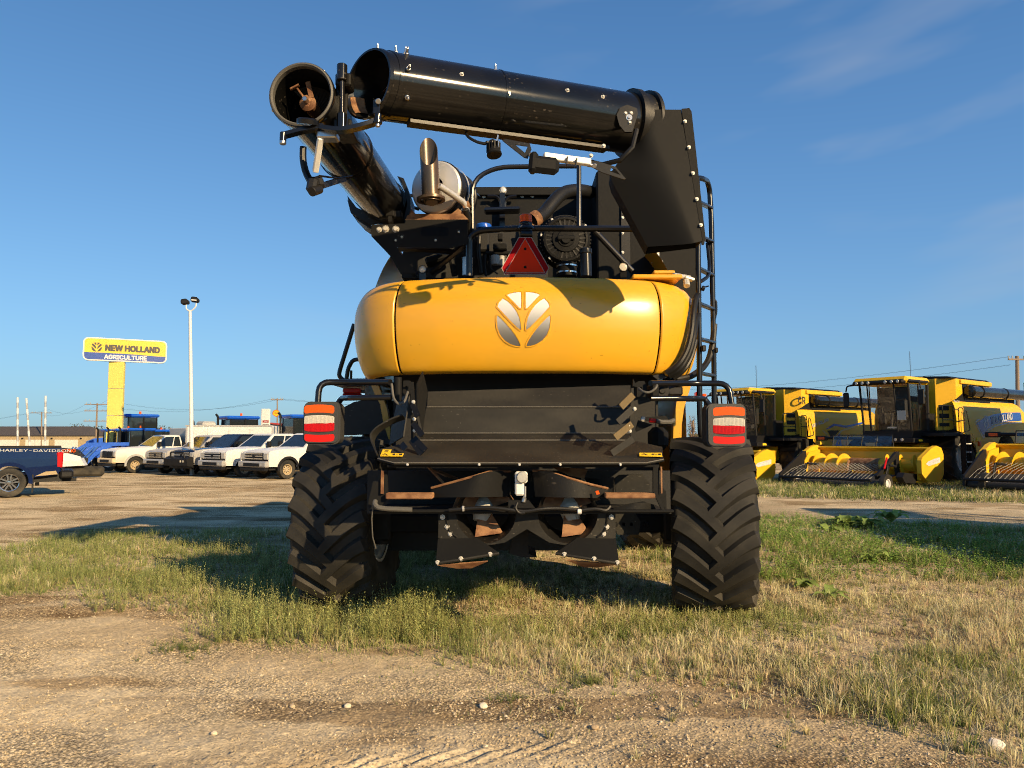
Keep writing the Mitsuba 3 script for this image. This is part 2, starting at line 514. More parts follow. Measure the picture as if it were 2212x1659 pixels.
gx, gy = axis(-2500, 2500, -4.5, 5.0, 0.030), axis(-400, 4000, 2.2, 8.0, 0.030)
GX, GY = np.meshgrid(gx, gy, indexing='xy')
P3 = np.stack([GX, GY, 0 * GX], -1)
near = ss(30, 10, GY) * ss(25, 10, np.abs(GX))
rut = np.zeros_like(GX)
for off, ph in ((3.35, 0.0), (4.25, 0.4)):                 # shallow wheel tracks curving across the gravel in front
    line = off - 0.10 * (GX + 1.5) + 0.05 * np.sin(GX * 0.8 + ph)
    d = (GY - line) / 0.16
    rut += -0.010 * np.exp(-d * d) + 0.008 * np.exp(-(np.abs(d) - 1.7) ** 2 * 4) * meshkit.noise(P3 * 9, 3)
u_, w_ = GX + 0.30 * GY, GY - 0.22 * GX                    # a lugged tyre has printed its bars across the dirt
track = np.exp(-((w_ - 4.02) / 0.22) ** 4) * ss(-3.2, -2.2, GX) * ss(0.9, 0.0, GX)
rut += 0.011 * track * np.sin((GX * 1.0 + np.abs(w_ - 4.02) * 1.3) * 2 * np.pi / 0.15) * (0.5 + 0.7 * meshkit.noise(P3 * 3.0, 5))
fade = ss(8.5, 6.5, GY) * ss(-6.5, -4.5, GX) * ss(6.5, 5.0, GX)
GZ = ground_z(GX, GY) + near * (0.05 * (meshkit.fbm(P3 * 0.7, 3, 2) - 0.5) + 0.016 * (meshkit.fbm(P3 * 3.0, 3, 6) - 0.5)) + fade * (rut + 0.022 * (meshkit.fbm(P3 * 11.0, 3, 12) - 0.5))
gv = np.stack([GX, GY, GZ], -1).reshape(-1, 3)
gm = tm(gv, grid_faces(len(gy), len(gx)))
d = mikit.ply(gm, 'm_ground', smooth=True, uv=gv[:, :2])
scene['ground'] = d
labels['ground'] = {'kind': 'structure', 'label': 'sunlit dirt and gravel lot'}
from scipy.interpolate import RegularGridInterpolator
_gz = RegularGridInterpolator((gy, gx), GZ, bounds_error=False, fill_value=0.0)
gz = lambda x, y: _gz(np.stack([np.asarray(y, float), np.asarray(x, float)], -1))

mat('m_leafy', {'type': 'mesh_attribute', 'name': 'vertex_color'}, 0.6, spec=0.25)
scene['m_blade'] = {'type': 'principledthin', 'base_color': {'type': 'mesh_attribute', 'name': 'vertex_color'}, 'roughness': 0.55, 'diff_trans': 0.55, 'spec_trans': 0.0, 'eta': 1.4}
mat('m_stone_mix', {'type': 'mesh_attribute', 'name': 'vertex_color'}, 0.85, spec=0.3)

GREEN, PALE, STRAW = V(0.185, 0.235, 0.070), V(0.40, 0.39, 0.160), V(0.68, 0.59, 0.36)


def dryness(x, y):
    p = np.stack([x, y, 0 * x], -1)
    n = meshkit.fbm(p * 1.3 + 4, 3, 3)
    base = 0.12 + 0.50 * ss(-0.9, 0.5, x) * ss(9.6, 7.4, y - 0.15 * x) + 0.20 * ss(16, 19, y)
    m = meshkit.fbm(p * 0.45 + 11, 2, 23)
    return np.clip(base + (n - 0.5) * 1.4 + (m - 0.5) * 0.9, 0, 1)


def blades(x, y, h, w, lean, col, seed):
    """Curved blades of three triangles each, all in one mesh."""
    r = np.random.default_rng(seed)
    n = len(x)
    a = r.uniform(0, 2 * np.pi, n)
    b = r.uniform(0, 2 * np.pi, n)
    side, dirn = np.stack([np.cos(a), np.sin(a), 0 * a], 1), np.stack([np.cos(b), np.sin(b), 0 * b], 1)
    z = gz(x, y)
    p0 = np.stack([x, y, z - 0.01], 1)
    up = V(0, 0, 1)
    p1 = p0 + up * (0.55 * h)[:, None] + dirn * (0.25 * lean * h)[:, None]
    p2 = p0 + up * (h * (1 - 0.35 * lean))[:, None] + dirn * (0.95 * lean * h)[:, None]
    s = side * (w / 2)[:, None]
    v = np.stack([p0 - s, p0 + s, p1 - s * 0.8, p1 + s * 0.8, p2], 1).reshape(-1, 3)
    i = np.arange(n)[:, None] * 5
    f = np.hstack([i + 0, i + 1, i + 3, i + 0, i + 3, i + 2, i + 2, i + 3, i + 4]).reshape(-1, 3)
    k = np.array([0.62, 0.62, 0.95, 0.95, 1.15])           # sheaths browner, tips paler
    return v, f, np.clip((col[:, None] * k[None, :, None]).reshape(-1, 3), 0.005, 0.85)


def scatter(n, x0, x1, y0, y1, seed, power=1.0):
    r = np.random.default_rng(seed)
    x, y = r.uniform(x0, x1, n), r.uniform(y0, y1, n)
    k = r.random(n) < veg(x, y) ** power
    k &= np.abs(x) < 0.74 * y + 0.8
    return x[k], y[k]


def blade_colour(x, y, seed):
    r = np.random.default_rng(seed)
    t = dryness(x, y) + r.normal(0, 0.22, len(x))
    c = np.where((t > 0.52)[:, None], STRAW, np.where((t > 0.28)[:, None], PALE, GREEN))
    return np.clip(c * r.uniform(0.65, 1.25, (len(x), 1)) * (1 + r.normal(0, 0.06, (len(x), 3))), 0.01, 0.8)


parts = []
for n, x0, x1, y0, y1, hs, ws, seed in ((300000, -7, 7, 3.4, 9.0, (0.025, 0.10), (0.0028, 0.0055), 21), (110000, -9.5, 10.5, 9.0, 15.8, (0.03, 0.12), (0.005, 0.009), 22), (110000, 3, 24, 15.5, 34.0, (0.06, 0.22), (0.010, 0.018), 23)):
    x, y = scatter(n, x0, x1, y0, y1, seed)
    r = np.random.default_rng(seed + 50)
    tall = meshkit.fbm(np.stack([x, y, 0 * x], -1) * 1.7, 3, 31)
    cov = veg(x, y)
    h = (hs[0] + (hs[1] - hs[0]) * r.random(len(x)) ** 1.6) * (0.45 + 1.05 * tall) * (0.45 + 0.55 * cov)
    parts.append(blades(x, y, h, r.uniform(*ws, len(x)), r.uniform(0.15, 0.9, len(x)), blade_colour(x, y, seed + 70), seed + 90))


def tufts(n, x0, x1, y0, y1, hs, ws, k, seed):
    """Clumps of blades fanning out from a common crown."""
    x, y = scatter(n, x0, x1, y0, y1, seed, 1.3)
    q = np.random.default_rng(seed + 1)
    m = q.random(len(x)) < 0.25 + 0.75 * ss(0.6, -1.2, -x)      # fewer grass tufts among the weeds at left
    x, y = x[m], y[m]
    n = len(x)
    cov = veg(x, y)
    h0 = q.uniform(*hs, n) * (0.5 + 0.5 * cov) * (0.55 + 0.9 * meshkit.fbm(np.stack([x, y, 0 * x], -1) * 1.7, 3, 31))
    col = blade_colour(x, y, seed + 2)
    kk = q.integers(k // 2, k + 1, n)
    i = np.repeat(np.arange(n), kk)
    a = q.uniform(0, 2 * np.pi, len(i))
    rad = h0[i] * 0.16 * np.sqrt(q.random(len(i)))
    h = h0[i] * q.uniform(0.45, 1.1, len(i))
    lean = np.clip(q.normal(0.45, 0.25, len(i)), 0.05, 1.3)
    bx, by = x[i] + rad * np.cos(a), y[i] + rad * np.sin(a)
    c = np.clip(col[i] * q.uniform(0.7, 1.25, (len(i), 1)), 0.01, 0.8)
    dry = q.random(len(i)) < 0.18
    c[dry] = STRAW * q.uniform(0.7, 1.1, (dry.sum(), 1))
    v, f, cc = blades(bx, by, h, q.uniform(*ws, len(i)), lean, c, seed + 3)
    # turn each blade's lean outward from its crown
    b = np.random.default_rng(seed + 3)
    b.uniform(0, 2 * np.pi, len(i))
    ang = b.uniform(0, 2 * np.pi, len(i))
    d = a + q.normal(0, 0.5, len(i)) - ang
    V5 = v.reshape(-1, 5, 3)
    o = np.stack([bx, by, 0 * bx], 1)[:, None]
    p = V5 - o
    cs, sn = np.cos(d)[:, None], np.sin(d)[:, None]
    V5 = np.stack([p[..., 0] * cs - p[..., 1] * sn, p[..., 0] * sn + p[..., 1] * cs, p[..., 2]], -1) + o
    return V5.reshape(-1, 3), f, cc


parts.append(tufts(17000, -7, 7, 3.4, 9.0, (0.06, 0.20), (0.003, 0.006), 20, 700))
parts.append(tufts(9000, -9.5, 10.5, 9.0, 15.8, (0.08, 0.23), (0.005, 0.009), 14, 710))
parts.append(tufts(6000, 3, 24, 16, 32, (0.12, 0.30), (0.010, 0.018), 10, 720))
x, y = scatter(90000, -7, 8, 3.6, 10.0, 24, 0.7)
r = np.random.default_rng(240)
n = len(x)
parts.append(blades(x, y, r.uniform(0.006, 0.022, n), r.uniform(0.003, 0.006, n), r.uniform(2.5, 7.0, n), np.clip(V(0.40, 0.33, 0.20) * r.uniform(0.5, 1.3, (n, 1)), 0, 0.8), 241))


def merge(parts):
    o, vs, fs, cs = 0, [], [], []
    for v, f, c in parts:
        vs.append(v); fs.append(f + o); cs.append(c); o += len(v)
    return np.vstack(vs), np.vstack(fs), np.vstack(cs)


v, f, c = merge(parts)
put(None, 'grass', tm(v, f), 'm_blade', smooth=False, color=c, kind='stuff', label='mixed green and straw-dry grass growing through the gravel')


# weeds: upright branching stems set with narrow leaves
def weed_mass(x, y, h, seed, branches=6, leaves=12, col=GREEN, spread=0.55, lw=0.0045):
    r = np.random.default_rng(seed)
    vs, fs, cs, o = [], [], [], 0
    n = len(x)
    z = gz(x, y)
    for b in range(branches):
        a = r.uniform(0, 2 * np.pi, n)
        lean = r.uniform(0.05, spread, n)
        hh = h * r.uniform(0.55, 1.0, n)
        base = np.stack([x, y, z - 0.01], 1)
        tip = base + np.stack([np.cos(a) * lean * hh, np.sin(a) * lean * hh, hh * (1 - 0.25 * lean)], 1)
        cc = col * r.uniform(0.7, 1.35, (n, 1)) * (1 + r.normal(0, 0.05, (n, 3)))
        for k in range(leaves):
            t = (k + 0.6 * r.random(n)) / leaves
            p = base + (tip - base) * t[:, None]
            la, ll = r.uniform(0, 2 * np.pi, n), hh * r.uniform(0.07, 0.16, n) * (1.25 - t)
            q = p + np.stack([np.cos(la) * ll, np.sin(la) * ll, ll * r.uniform(0.3, 0.9, n)], 1)
            s = np.stack([-np.sin(la), np.cos(la), 0 * la], 1) * lw * 0.5 * r.uniform(0.8, 1.6, n)[:, None]
            m = (p + q) / 2
            vv = np.stack([p, m + s, q, m - s], 1).reshape(-1, 3)
            i = np.arange(n)[:, None] * 4 + o
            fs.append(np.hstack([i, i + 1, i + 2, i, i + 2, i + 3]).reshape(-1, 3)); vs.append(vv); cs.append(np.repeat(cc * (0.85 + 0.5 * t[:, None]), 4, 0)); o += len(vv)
        s = np.stack([np.cos(a + 1.57), np.sin(a + 1.57), 0 * a], 1) * 0.0016
        vv = np.stack([base - s, base + s, tip], 1).reshape(-1, 3)
        i = np.arange(n)[:, None] * 3 + o
        fs.append(np.hstack([i, i + 1, i + 2])); vs.append(vv); cs.append(np.repeat(cc, 3, 0)); o += len(vv)
    return np.vstack(vs), np.vstack(fs), np.clip(np.vstack(cs), 0.01, 0.7)


r = np.random.default_rng(5)
x, y = scatter(15000, -8, 0.8, 5.2, 12.8, 77, 1.5)
keep = r.random(len(x)) < ss(0.7, -0.8, x) * (0.25 + 0.9 * ss(0.42, 0.6, meshkit.fbm(np.stack([x, y, 0 * x], -1) * 0.9 + 2, 3, 14)))
x, y = x[keep], y[keep]
hh = (0.09 + 0.20 * r.random(len(x)) ** 1.5) * (0.55 + 0.8 * meshkit.fbm(np.stack([x, y, 0 * x], -1) * 0.8, 3, 15))
wp = [weed_mass(x, y, hh, 101, 5, 10, V(0.290, 0.315, 0.120))]
x, y = scatter(5600, 2.5, 10.5, 8.4, 15.2, 78, 0.8)
wp.append(weed_mass(x, y, 0.10 + 0.16 * r.random(len(x)), 102, 5, 6, V(0.165, 0.265, 0.060), 0.9, 0.020))
x, y = scatter(2600, 5.5, 22, 19, 28, 79, 1.0)
wp.append(weed_mass(x, y, 0.12 + 0.22 * r.random(len(x)), 103, 5, 6, V(0.15, 0.195, 0.06), 0.7, 0.02))
x, y = scatter(1500, 0.3, 4.8, 4.3, 8.0, 80, 1.2)
wp.append(weed_mass(x, y, 0.06 + 0.13 * r.random(len(x)), 104, 5, 8, V(0.18, 0.22, 0.07), 0.7, 0.006))
x, y = r.uniform(-0.8, 1.6, 130), r.uniform(5.9, 7.2, 130)      # taller seeding stems along the rear of the machine
wp.append(weed_mass(x, y, 0.18 + 0.16 * r.random(len(x)), 105, 3, 12, V(0.20, 0.22, 0.07), 0.4, 0.006))
q = np.random.default_rng(66)
for x0, x1, y0, y1, n, h0, h1, bl, sd in ((-2.55, -0.55, 5.95, 6.85, 460, 0.18, 0.44, 6, 106), (1.35, 2.45, 6.25, 6.7, 160, 0.10, 0.22, 4, 111), (-0.6, 1.3, 6.0, 6.6, 240, 0.10, 0.26, 4, 107), (1.25, 2.6, 5.75, 6.3, 170, 0.07, 0.16, 4, 108), (-4.2, -2.4, 6.9, 10.5, 620, 0.14, 0.34, 5, 109), (-6.5, -4.0, 8.3, 11.5, 420, 0.10, 0.26, 5, 110)):
    x, y = q.uniform(x0, x1, n), q.uniform(y0, y1, n)
    kk = q.random(n) < 0.25 + ss(0.35, 0.6, meshkit.fbm(np.stack([x, y, 0 * x], -1) * 1.6, 3, 19))
    x, y = x[kk], y[kk]
    wp.append(weed_mass(x, y, q.uniform(h0, h1, len(x)), sd, bl, 13, V(0.320, 0.335, 0.130), 0.6, 0.006))
v, f, c = merge(wp)
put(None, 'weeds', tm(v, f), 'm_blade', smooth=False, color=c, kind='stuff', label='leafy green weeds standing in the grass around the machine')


# broad-leaved dock plants one can tell apart on the right
def dock(x, y, n, L, seed):
    r = np.random.default_rng(seed)
    vs, fs, cs, o = [], [], [], 0
    for k in range(n):
        a, l, w = r.uniform(0, 6.28), L * r.uniform(0.6, 1.1), L * r.uniform(0.11, 0.18)
        rise = r.uniform(0.5, 1.2)
        t = np.linspace(0, 1, 7)
        c = np.stack([np.cos(a) * l * t * 0.75, np.sin(a) * l * t * 0.75, l * (rise * t - 0.75 * rise * t ** 2.2) + 0.01], 1)
        ww = w * np.sin(np.pi * np.clip(t * 0.93 + 0.05, 0, 1)) ** 0.8
        s = V(-math.sin(a), math.cos(a), 0)
        for i in range(7):
            vs += [c[i] + s * ww[i] + V(0, 0, 0.25 * ww[i]), c[i], c[i] - s * ww[i] + V(0, 0, 0.25 * ww[i])]
        for i in range(6):
            for j in (0, 1):
                q = o + i * 3 + j
                fs += [(q, q + 1, q + 4), (q, q + 4, q + 3)]
        o += 21
        cs += [V(0.22, 0.30, 0.085) * r.uniform(0.75, 1.3)] * 21
    v = np.array(vs) + V(x, y, float(gz(x, y)))
    return v, np.array(fs), np.array(cs)


for i, (px, py, n, L, lab) in enumerate(((1790, 1150, 16, 0.40, 'broad-leaved dock plant at the grass edge nearest the tall tyre'), (1835, 1137, 22, 0.55, 'tallest broad-leaved dock plant beside the road shadow'),
        (1872, 1140, 20, 0.50, 'broad-leaved dock plant just right of the tallest one'), (1885, 1212, 14, 0.34, 'pale dock rosette in the green patch in front of the bare soil'),
        (1920, 1208, 14, 0.34, 'pale dock rosette right of its twin in the green patch'), (1740, 1265, 12, 0.30, 'small dock rosette among dry grass'), (1790, 1290, 12, 0.28, 'yellowing dock rosette among dry grass'),
        (1925, 1125, 18, 0.55, 'dark leafy plant standing partly in the road shadow'))):
    Y = F * EYE / (py - 946)
    x = at(px, py, Y)[0]
    v, f, c = dock(x, Y, n, L, 300 + i)
    put(None, 'dock_plant', tm(v, f), 'm_blade', smooth=True, color=c, label=lab, cat='plant')

for i, (px, py, n, h, lab) in enumerate(((402, 1392, 46, 0.10, 'lone dark green weed clump on the bare gravel at left'), (1098, 1492, 18, 0.07, 'small weed tuft beside the white stone'),
        (1262, 1462, 26, 0.09, 'low weed tuft on gravel right of the white stone'), (405, 1720, 1, 0.03, None), (1745, 1430, 30, 0.12, 'green tuft at the gravel edge below the right tyre'))):
    if lab is None:
        continue
    Y = F * EYE / (py - 946)
    x = at(px, py, Y)[0]
    q = np.random.default_rng(400 + i)
    sp = 0.30 if n > 40 else 0.16
    v, f, c = weed_mass(x + q.normal(0, sp * 0.45, n), Y + q.normal(0, sp * 0.3, n), np.full(n, h), 410 + i, 6, 9, V(0.16, 0.19, 0.065), 0.9, 0.005)
    put(None, 'weed_clump', tm(v, f), 'm_blade', smooth=False, color=c, label=lab, cat='weed')


# gravel: loose pebbles, and a few stones big enough to point at
def pebbles(x, y, s, seed, cols):
    r = np.random.default_rng(seed)
    n = len(x)
    base = np.array([(1, 0, 0), (0.3, 0.9, 0), (-0.8, 0.6, 0), (-0.9, -0.5, 0), (0.4, -0.95, 0), (0.1, 0.1, 0.75), (0, 0, -0.5)], float)
    f0 = np.array([(i, (i + 1) % 5, 5) for i in range(5)] + [((i + 1) % 5, i, 6) for i in range(5)])
    a = r.uniform(0, 6.28, n)
    v = base[None] * (s * 0.5)[:, None, None] * r.uniform(0.75, 1.25, (n, 7, 1)) * r.uniform(0.75, 1.2, (n, 1, 3))
    v = np.stack([v[..., 0] * np.cos(a)[:, None] - v[..., 1] * np.sin(a)[:, None], v[..., 0] * np.sin(a)[:, None] + v[..., 1] * np.cos(a)[:, None], v[..., 2]], -1)
    v += np.stack([x, y, gz(x, y) + 0.12 * s], 1)[:, None]
    return v.reshape(-1, 3), (f0[None] + (np.arange(n) * 7)[:, None, None]).reshape(-1, 3), np.repeat(cols, 7, 0)


r = np.random.default_rng(8)
n = 95000
yy = 2.6 + 8.0 * r.random(n) ** 1.5
xx = r.uniform(-1, 1, n) * (0.72 * yy + 0.3)
dens = ss(0.40, 0.60, meshkit.fbm(np.stack([xx, yy, 0 * xx], -1) * V(0.9, 1.3, 1) + 2.7, 3, 41))
k = (r.random(n) < 0.10 + 0.9 * dens) & (r.random(n) > 0.7 * veg(xx, yy))
xx, yy = xx[k], yy[k]
sz = 0.006 + 0.016 * r.random(len(xx)) ** 3.0
tone = r.random((len(xx), 1))
col = np.where(tone < 0.72, V(0.42, 0.335, 0.215), np.where(tone < 0.84, V(0.27, 0.225, 0.165), np.where(tone < 0.96, V(0.56, 0.47, 0.34), V(0.14, 0.13, 0.12)))) * r.uniform(0.8, 1.2, (len(xx), 1))
v, f, c = pebbles(xx, yy, sz, 9, col)
put(None, 'gravel', tm(v, f), 'm_stone_mix', smooth=False, color=c, kind='stuff', label='loose pale pebbles scattered over the dirt')


def stone(px, py, s, lab, col, seed):
    Y = F * EYE / (py - 946)
    x = at(px, py, Y)[0]
    m = trimesh.creation.icosphere(3)
    q = np.array(m.vertices)
    q *= (0.75 + 0.5 * meshkit.fbm(q * 1.6 + seed * 3.7, 3, seed))[:, None]
    q *= V(1, 0.85, 0.72) * s / 2
    q += V(x, Y, float(gz(x, Y)) + 0.22 * s)
    put(None, 'stone', tm(q, m.faces), 'm_stone_mix', smooth=True, color=np.tile(V(*col), (len(q), 1)) * (0.8 + 0.4 * meshkit.fbm(q * 40, 2, 3))[:, None], label=lab, cat='stone')


stone(1044, 1507, 0.052, 'round white stone lying on the gravel below the machine', (0.62, 0.55, 0.43), 2)
stone(751, 1510, 0.046, 'flat white stone at the left of the tyre tracks', (0.58, 0.50, 0.38), 3)
stone(632, 1512, 0.032, 'tan stone close beside a clod left of the white stone', (0.45, 0.36, 0.24), 4)
stone(463, 1388 + 176, 0.034, 'pale pebble-sized stone on open gravel at far left', (0.60, 0.50, 0.36), 5)
stone(1285, 1552, 0.042, 'brown earth clod with a long shadow at centre right', (0.36, 0.27, 0.17), 6)
stone(1428, 1515, 0.034, 'small brown clod near the lower centre edge', (0.38, 0.29, 0.19), 7)
stone(2150, 1590, 0.085, 'chalky white lump half buried in weeds at lower right', (0.62, 0.57, 0.50), 8)
stone(1925, 1427, 0.035, 'white stone among dry grass at right', (0.66, 0.60, 0.50), 9)
# ---------------------------------------------------------------- the combine in front of us, seen from behind (metres; its rear faces the camera)
CB = thing('combine_harvester', 'large yellow combine harvester seen from behind, black auger folded across its top', 'combine')
XC, HW = 0.14, 1.72
plan = np.array([(0, 6.40), (0.35, 6.412), (0.7, 6.45), (1.0, 6.51), (1.2, 6.575), (1.38, 6.68), (1.52, 6.82), (1.62, 6.99), (1.685, 7.2), (1.71, 7.45), (HW, 7.8), (HW, 8.6)])
prof = np.array([(2.175, 0.20), (2.178, 0.16), (2.19, 0.125), (2.22, 0.098), (2.30, 0.062), (2.42, 0.028), (2.56, 0.006), (2.68, 0.0), (2.78, 0.006), (2.88, 0.030), (2.95, 0.065), (3.0, 0.105), (3.03, 0.15), (3.045, 0.20), (3.05, 0.27), (3.03, 0.30)])
from scipy.interpolate import CubicSpline, PchipInterpolator, interp1d
_s = np.concatenate([[0], np.cumsum(np.linalg.norm(np.diff(plan, axis=0), axis=1))])
_full = np.vstack([plan[::-1] * V(-1, 1), plan[1:]])
_fs = np.concatenate([-_s[::-1], _s[1:]])
_px, _py = CubicSpline(_fs, _full[:, 0]), CubicSpline(_fs, _full[:, 1])
SMAX = _s[-1]
_insf = PchipInterpolator(np.linspace(0, 1, len(prof)), prof)
_inz = interp1d(prof[1:-1, 0], prof[1:-1, 1], fill_value='extrapolate')
_sx = interp1d(_px(np.linspace(-SMAX, SMAX, 900)), np.linspace(-SMAX, SMAX, 900))


def hood_pt(s, z, ins):
    x, y = _px(s), _py(s)
    tx, ty = _px(s, 1), _py(s, 1)
    l = np.hypot(tx, ty)
    nx, ny = -ty / l, tx / l                                # towards the inside
    return np.stack([XC + x + nx * ins, y + ny * ins, z + 0 * x], -1)


def hood(s0, s1, n, m=44, push=0.0):
    s = np.linspace(s0, s1, n)
    p = _insf(np.linspace(0, 1, m))
    e = np.ones((n, m)) * p[None, :, 1] + push
    d = np.minimum(np.abs(s - s0), np.abs(s - s1))[:, None]       # edges roll inwards at the seams
    e = e + 0.012 * np.clip(1 - d / 0.012, 0, 1) ** 2
    g = hood_pt(s[:, None] + 0 * e, p[None, :, 0] + 0 * e, e)
    return tm(g.reshape(-1, 3), grid_faces(n, m))


def dense(a, b):
    return a, b


S_SEAM = 1.215
for nm, a, b, lab in (('rear_hood', -S_SEAM + 0.008, S_SEAM - 0.008, 'wide yellow rear hood with leaf emblem'), ('corner_panel', -SMAX, -S_SEAM - 0.008, 'yellow wrap-round corner panel at left'), ('corner_panel', S_SEAM + 0.008, SMAX, 'yellow wrap-round corner panel at right')):
    s = np.unique(np.concatenate([np.linspace(a, b, 90), a + np.linspace(0, 0.014, 5), b - np.linspace(0, 0.014, 5)]))
    p = _insf(np.linspace(0, 1, 60))
    e = np.ones((len(s), 60)) * p[None, :, 1]
    d = np.minimum(np.abs(s - a), np.abs(s - b))[:, None]
    e = e + 0.014 * np.clip(1 - d / 0.014, 0, 1) ** 2
    g = hood_pt(s[:, None] + 0 * e, p[None, :, 0] + 0 * e, e)
    put(CB, nm, tm(g.reshape(-1, 3), grid_faces(len(s), 60)), 'm_yellow', smooth=True, label=lab)
s = np.linspace(-SMAX, SMAX, 120)
p = _insf(np.linspace(0, 1, 30))
e = np.ones((120, 30)) * p[None, :, 1] + 0.035
g = hood_pt(s[:, None] + 0 * e, p[None, :, 0] + 0 * e, e)
put(CB, 'hood_liner', tm(g.reshape(-1, 3), grid_faces(120, 30)), 'm_deep', smooth=True)


def drape(poly, lift, base=-0.004):
    """A thin raised piece that follows the hood: poly in (x, z) metres."""
    if poly.is_empty:
        return None
    m = extr(poly, 1.0)
    v, f = trimesh.remesh.subdivide_to_size(m.vertices, m.faces, 0.045)
    s = _sx(np.clip(v[:, 0] - XC, -1.6, 1.6))
    g = hood_pt(s, v[:, 1], _inz(v[:, 1]) - np.where(v[:, 2] > 0.5, lift, base))
    return tm(np.stack([v[:, 0], g[:, 1], v[:, 1]], 1), f)


def leaf_emblem(q):
    """The six pieces of the leaf, as polygons from the survey of its left half."""
    L = [[(1875, 770), (1910, 755), (1950, 745), (1990, 740), (2030, 738), (2031, 830), (2030, 925), (2012, 918), (1985, 890), (1940, 840)],
         [(1828, 812), (1880, 845), (1930, 893), (1975, 955), (2006, 1020), (2022, 1090), (2028, 1165), (1990, 1135), (1940, 1085), (1860, 1005), (1770, 905), (1785, 860)],
         [(1764, 1000), (1800, 1030), (1850, 1082), (1910, 1150), (1960, 1215), (1995, 1270), (2018, 1320), (2020, 1337), (1970, 1332), (1910, 1312), (1850, 1275), (1800, 1215), (1772, 1140), (1763, 1060)]]
    out = []
    for a in L:
        out += [Polygon([q(x, y) for x, y in a]), Polygon([q(2 * 2057 - x, y) for x, y in a])]
    return [p.buffer(0).buffer(-0.004 * 1).buffer(0.004 * 1, 4) for p in out]


def q_hood(x, y):
    p = at(729 + x * .1953, 486 + y * .1953, 6.41)
    return p[0], p[2]


for p in leaf_emblem(q_hood):
    put(CB, 'emblem_piece', drape(p, 0.004), 'm_emblem', smooth=30)
    put(CB, 'emblem_rim', drape(p.buffer(0.013, 4).difference(p.buffer(0.0035)), 0.009), 'm_yellow_plain', smooth=30)

# side shields running forward from the corners, with their rear flanges
for sd in (-1, 1):
    sec = np.array([(HW - 0.02, 1.05), (HW + 0.01, 1.5), (HW, 2.2), (HW - 0.005, 2.7), (HW - 0.04, 3.02), (HW - 0.13, 3.33), (HW - 0.22, 3.52), (HW - 0.34, 3.68)])
    fine = PchipInterpolator(np.arange(len(sec)), sec)(np.linspace(0, len(sec) - 1, 40))
    ys = np.linspace(7.95, 11.2, 14)
    g = np.stack([np.broadcast_to(XC + sd * fine[None, :, 0], (14, 40)), np.broadcast_to(ys[:, None], (14, 40)), np.broadcast_to(fine[None, :, 1], (14, 40))], -1)
    g[:, :, 2] += np.where(fine[None, :, 1] < 1.6, -0.0 * ys[:, None], 0)
    put(CB, 'side_shield', tm(g.reshape(-1, 3), grid_faces(14, 40)), 'm_yellow', smooth=True)
put(CB, 'shield_flange', plate([(1493, 832), (1485, 858), (1478, 880), (1473, 915), (1472, 960), (1454, 962), (1455, 915), (1461, 871), (1470, 842), (1480, 826)], 7.75, 0.12), 'm_yellow', smooth=30)
put(CB, 'shield_flange', plate([(796, 806), (801, 831), (811, 855), (821, 873), (828, 912), (842, 958), (843, 926), (836, 883), (824, 849), (812, 820), (806, 804)], 7.75, 0.12), 'm_yellow', smooth=30)
puts(CB, 'latch_cover', [box(*[at(1362, 590, 6.85)[0], at(1467, 590, 6.85)[0]], 6.72, 7.05, at(0, 601, 6.72)[2], at(0, 592, 6.72)[2], 0.008), box(at(1410, 590, 6.95)[0], at(1456, 590, 6.95)[0], 6.9, 7.25, at(0, 591, 6.9)[2], at(0, 583.5, 6.9)[2], 0.008)], 'm_yellow')
put(CB, 'latch_hinge', [cyl(at(1455, 594, 6.8), at(1490, 600, 6.95), 0.022), cyl(at(1482, 605, 6.9), at(1484, 618, 6.85), 0.03), obox(at(1488, 602, 6.9), (1, 0.3, -0.2), (0.10, 0.06, 0.03), 0.008)], 'm_zinc')
# belly and chassis
put(CB, 'belly_pan', [box(XC - 1.4, 0.95, 7.35, 10.6, 0.50, 0.85)], 'm_deep')
put(CB, 'chassis', [box(XC - 1.35, XC + 1.35, 7.55, 11.2, 0.80, 2.95), box(XC - 1.45, XC + 1.45, 7.3, 11.2, 2.80, 2.98), box(XC - 1.28, XC + 1.28, 7.3, 7.6, 1.2, 2.95)], 'm_deep')
put(CB, 'deck_floor', box(XC - 1.45, XC + 1.45, 7.2, 11.2, 2.985, 3.0), 'm_black')
put(CB, 'engine_bulkhead', plate([(868, 600), (868, 555), (885, 490), (905, 478), (1026, 476), (1026, 600)], 7.9, 1.2), 'm_deep')
put(CB, 'engine_bulkhead_pipe', [tube([at(985, 540, 7.6), at(975, 560, 7.6), at(982, 596, 7.6)], 0.03, 8)], 'm_panel')
put(CB, 'engine_bulkhead_duct', [obox(at(950, 560, 7.7), (1, 0, 0.3), (0.3, 0.2, 0.08), 0.02)], 'm_panel')

# ------------------------------------------------------------ engine deck
tw = at(0, 404, 9.0)[2]
put(CB, 'tank_rear_wall', box(at(985, 0, 9.0)[0], at(1300, 0, 9.0)[0], 9.0, 9.06, 3.0, tw), 'm_panel')
put(CB, 'tank_top_rail', [box(at(985, 0, 8.95)[0], at(1300, 0, 8.95)[0], 8.93, 9.0, at(0, 421, 8.93)[2], at(0, 404, 8.93)[2], 0.006)], 'm_panel')
for px in (1014, 1027, 1045, 1090, 1128, 1150, 1190):
    put(CB, 'rail_bolt', bolt(at(px, 424 - (px - 1014) * 0.01, 8.98), (0, -1, 0), 0.017), 'm_zinc')
put(CB, 'rail_bolt', bolt(at(1087, 411, 8.93), (0, -1, 0), 0.032), 'm_zinc')
x0, x1 = at(1285, 0, 8.4)[0], at(1500, 0, 8.4)[0]
zt = at(0, 368, 8.4)[2]
xm = at(1345, 0, 8.4)[0]
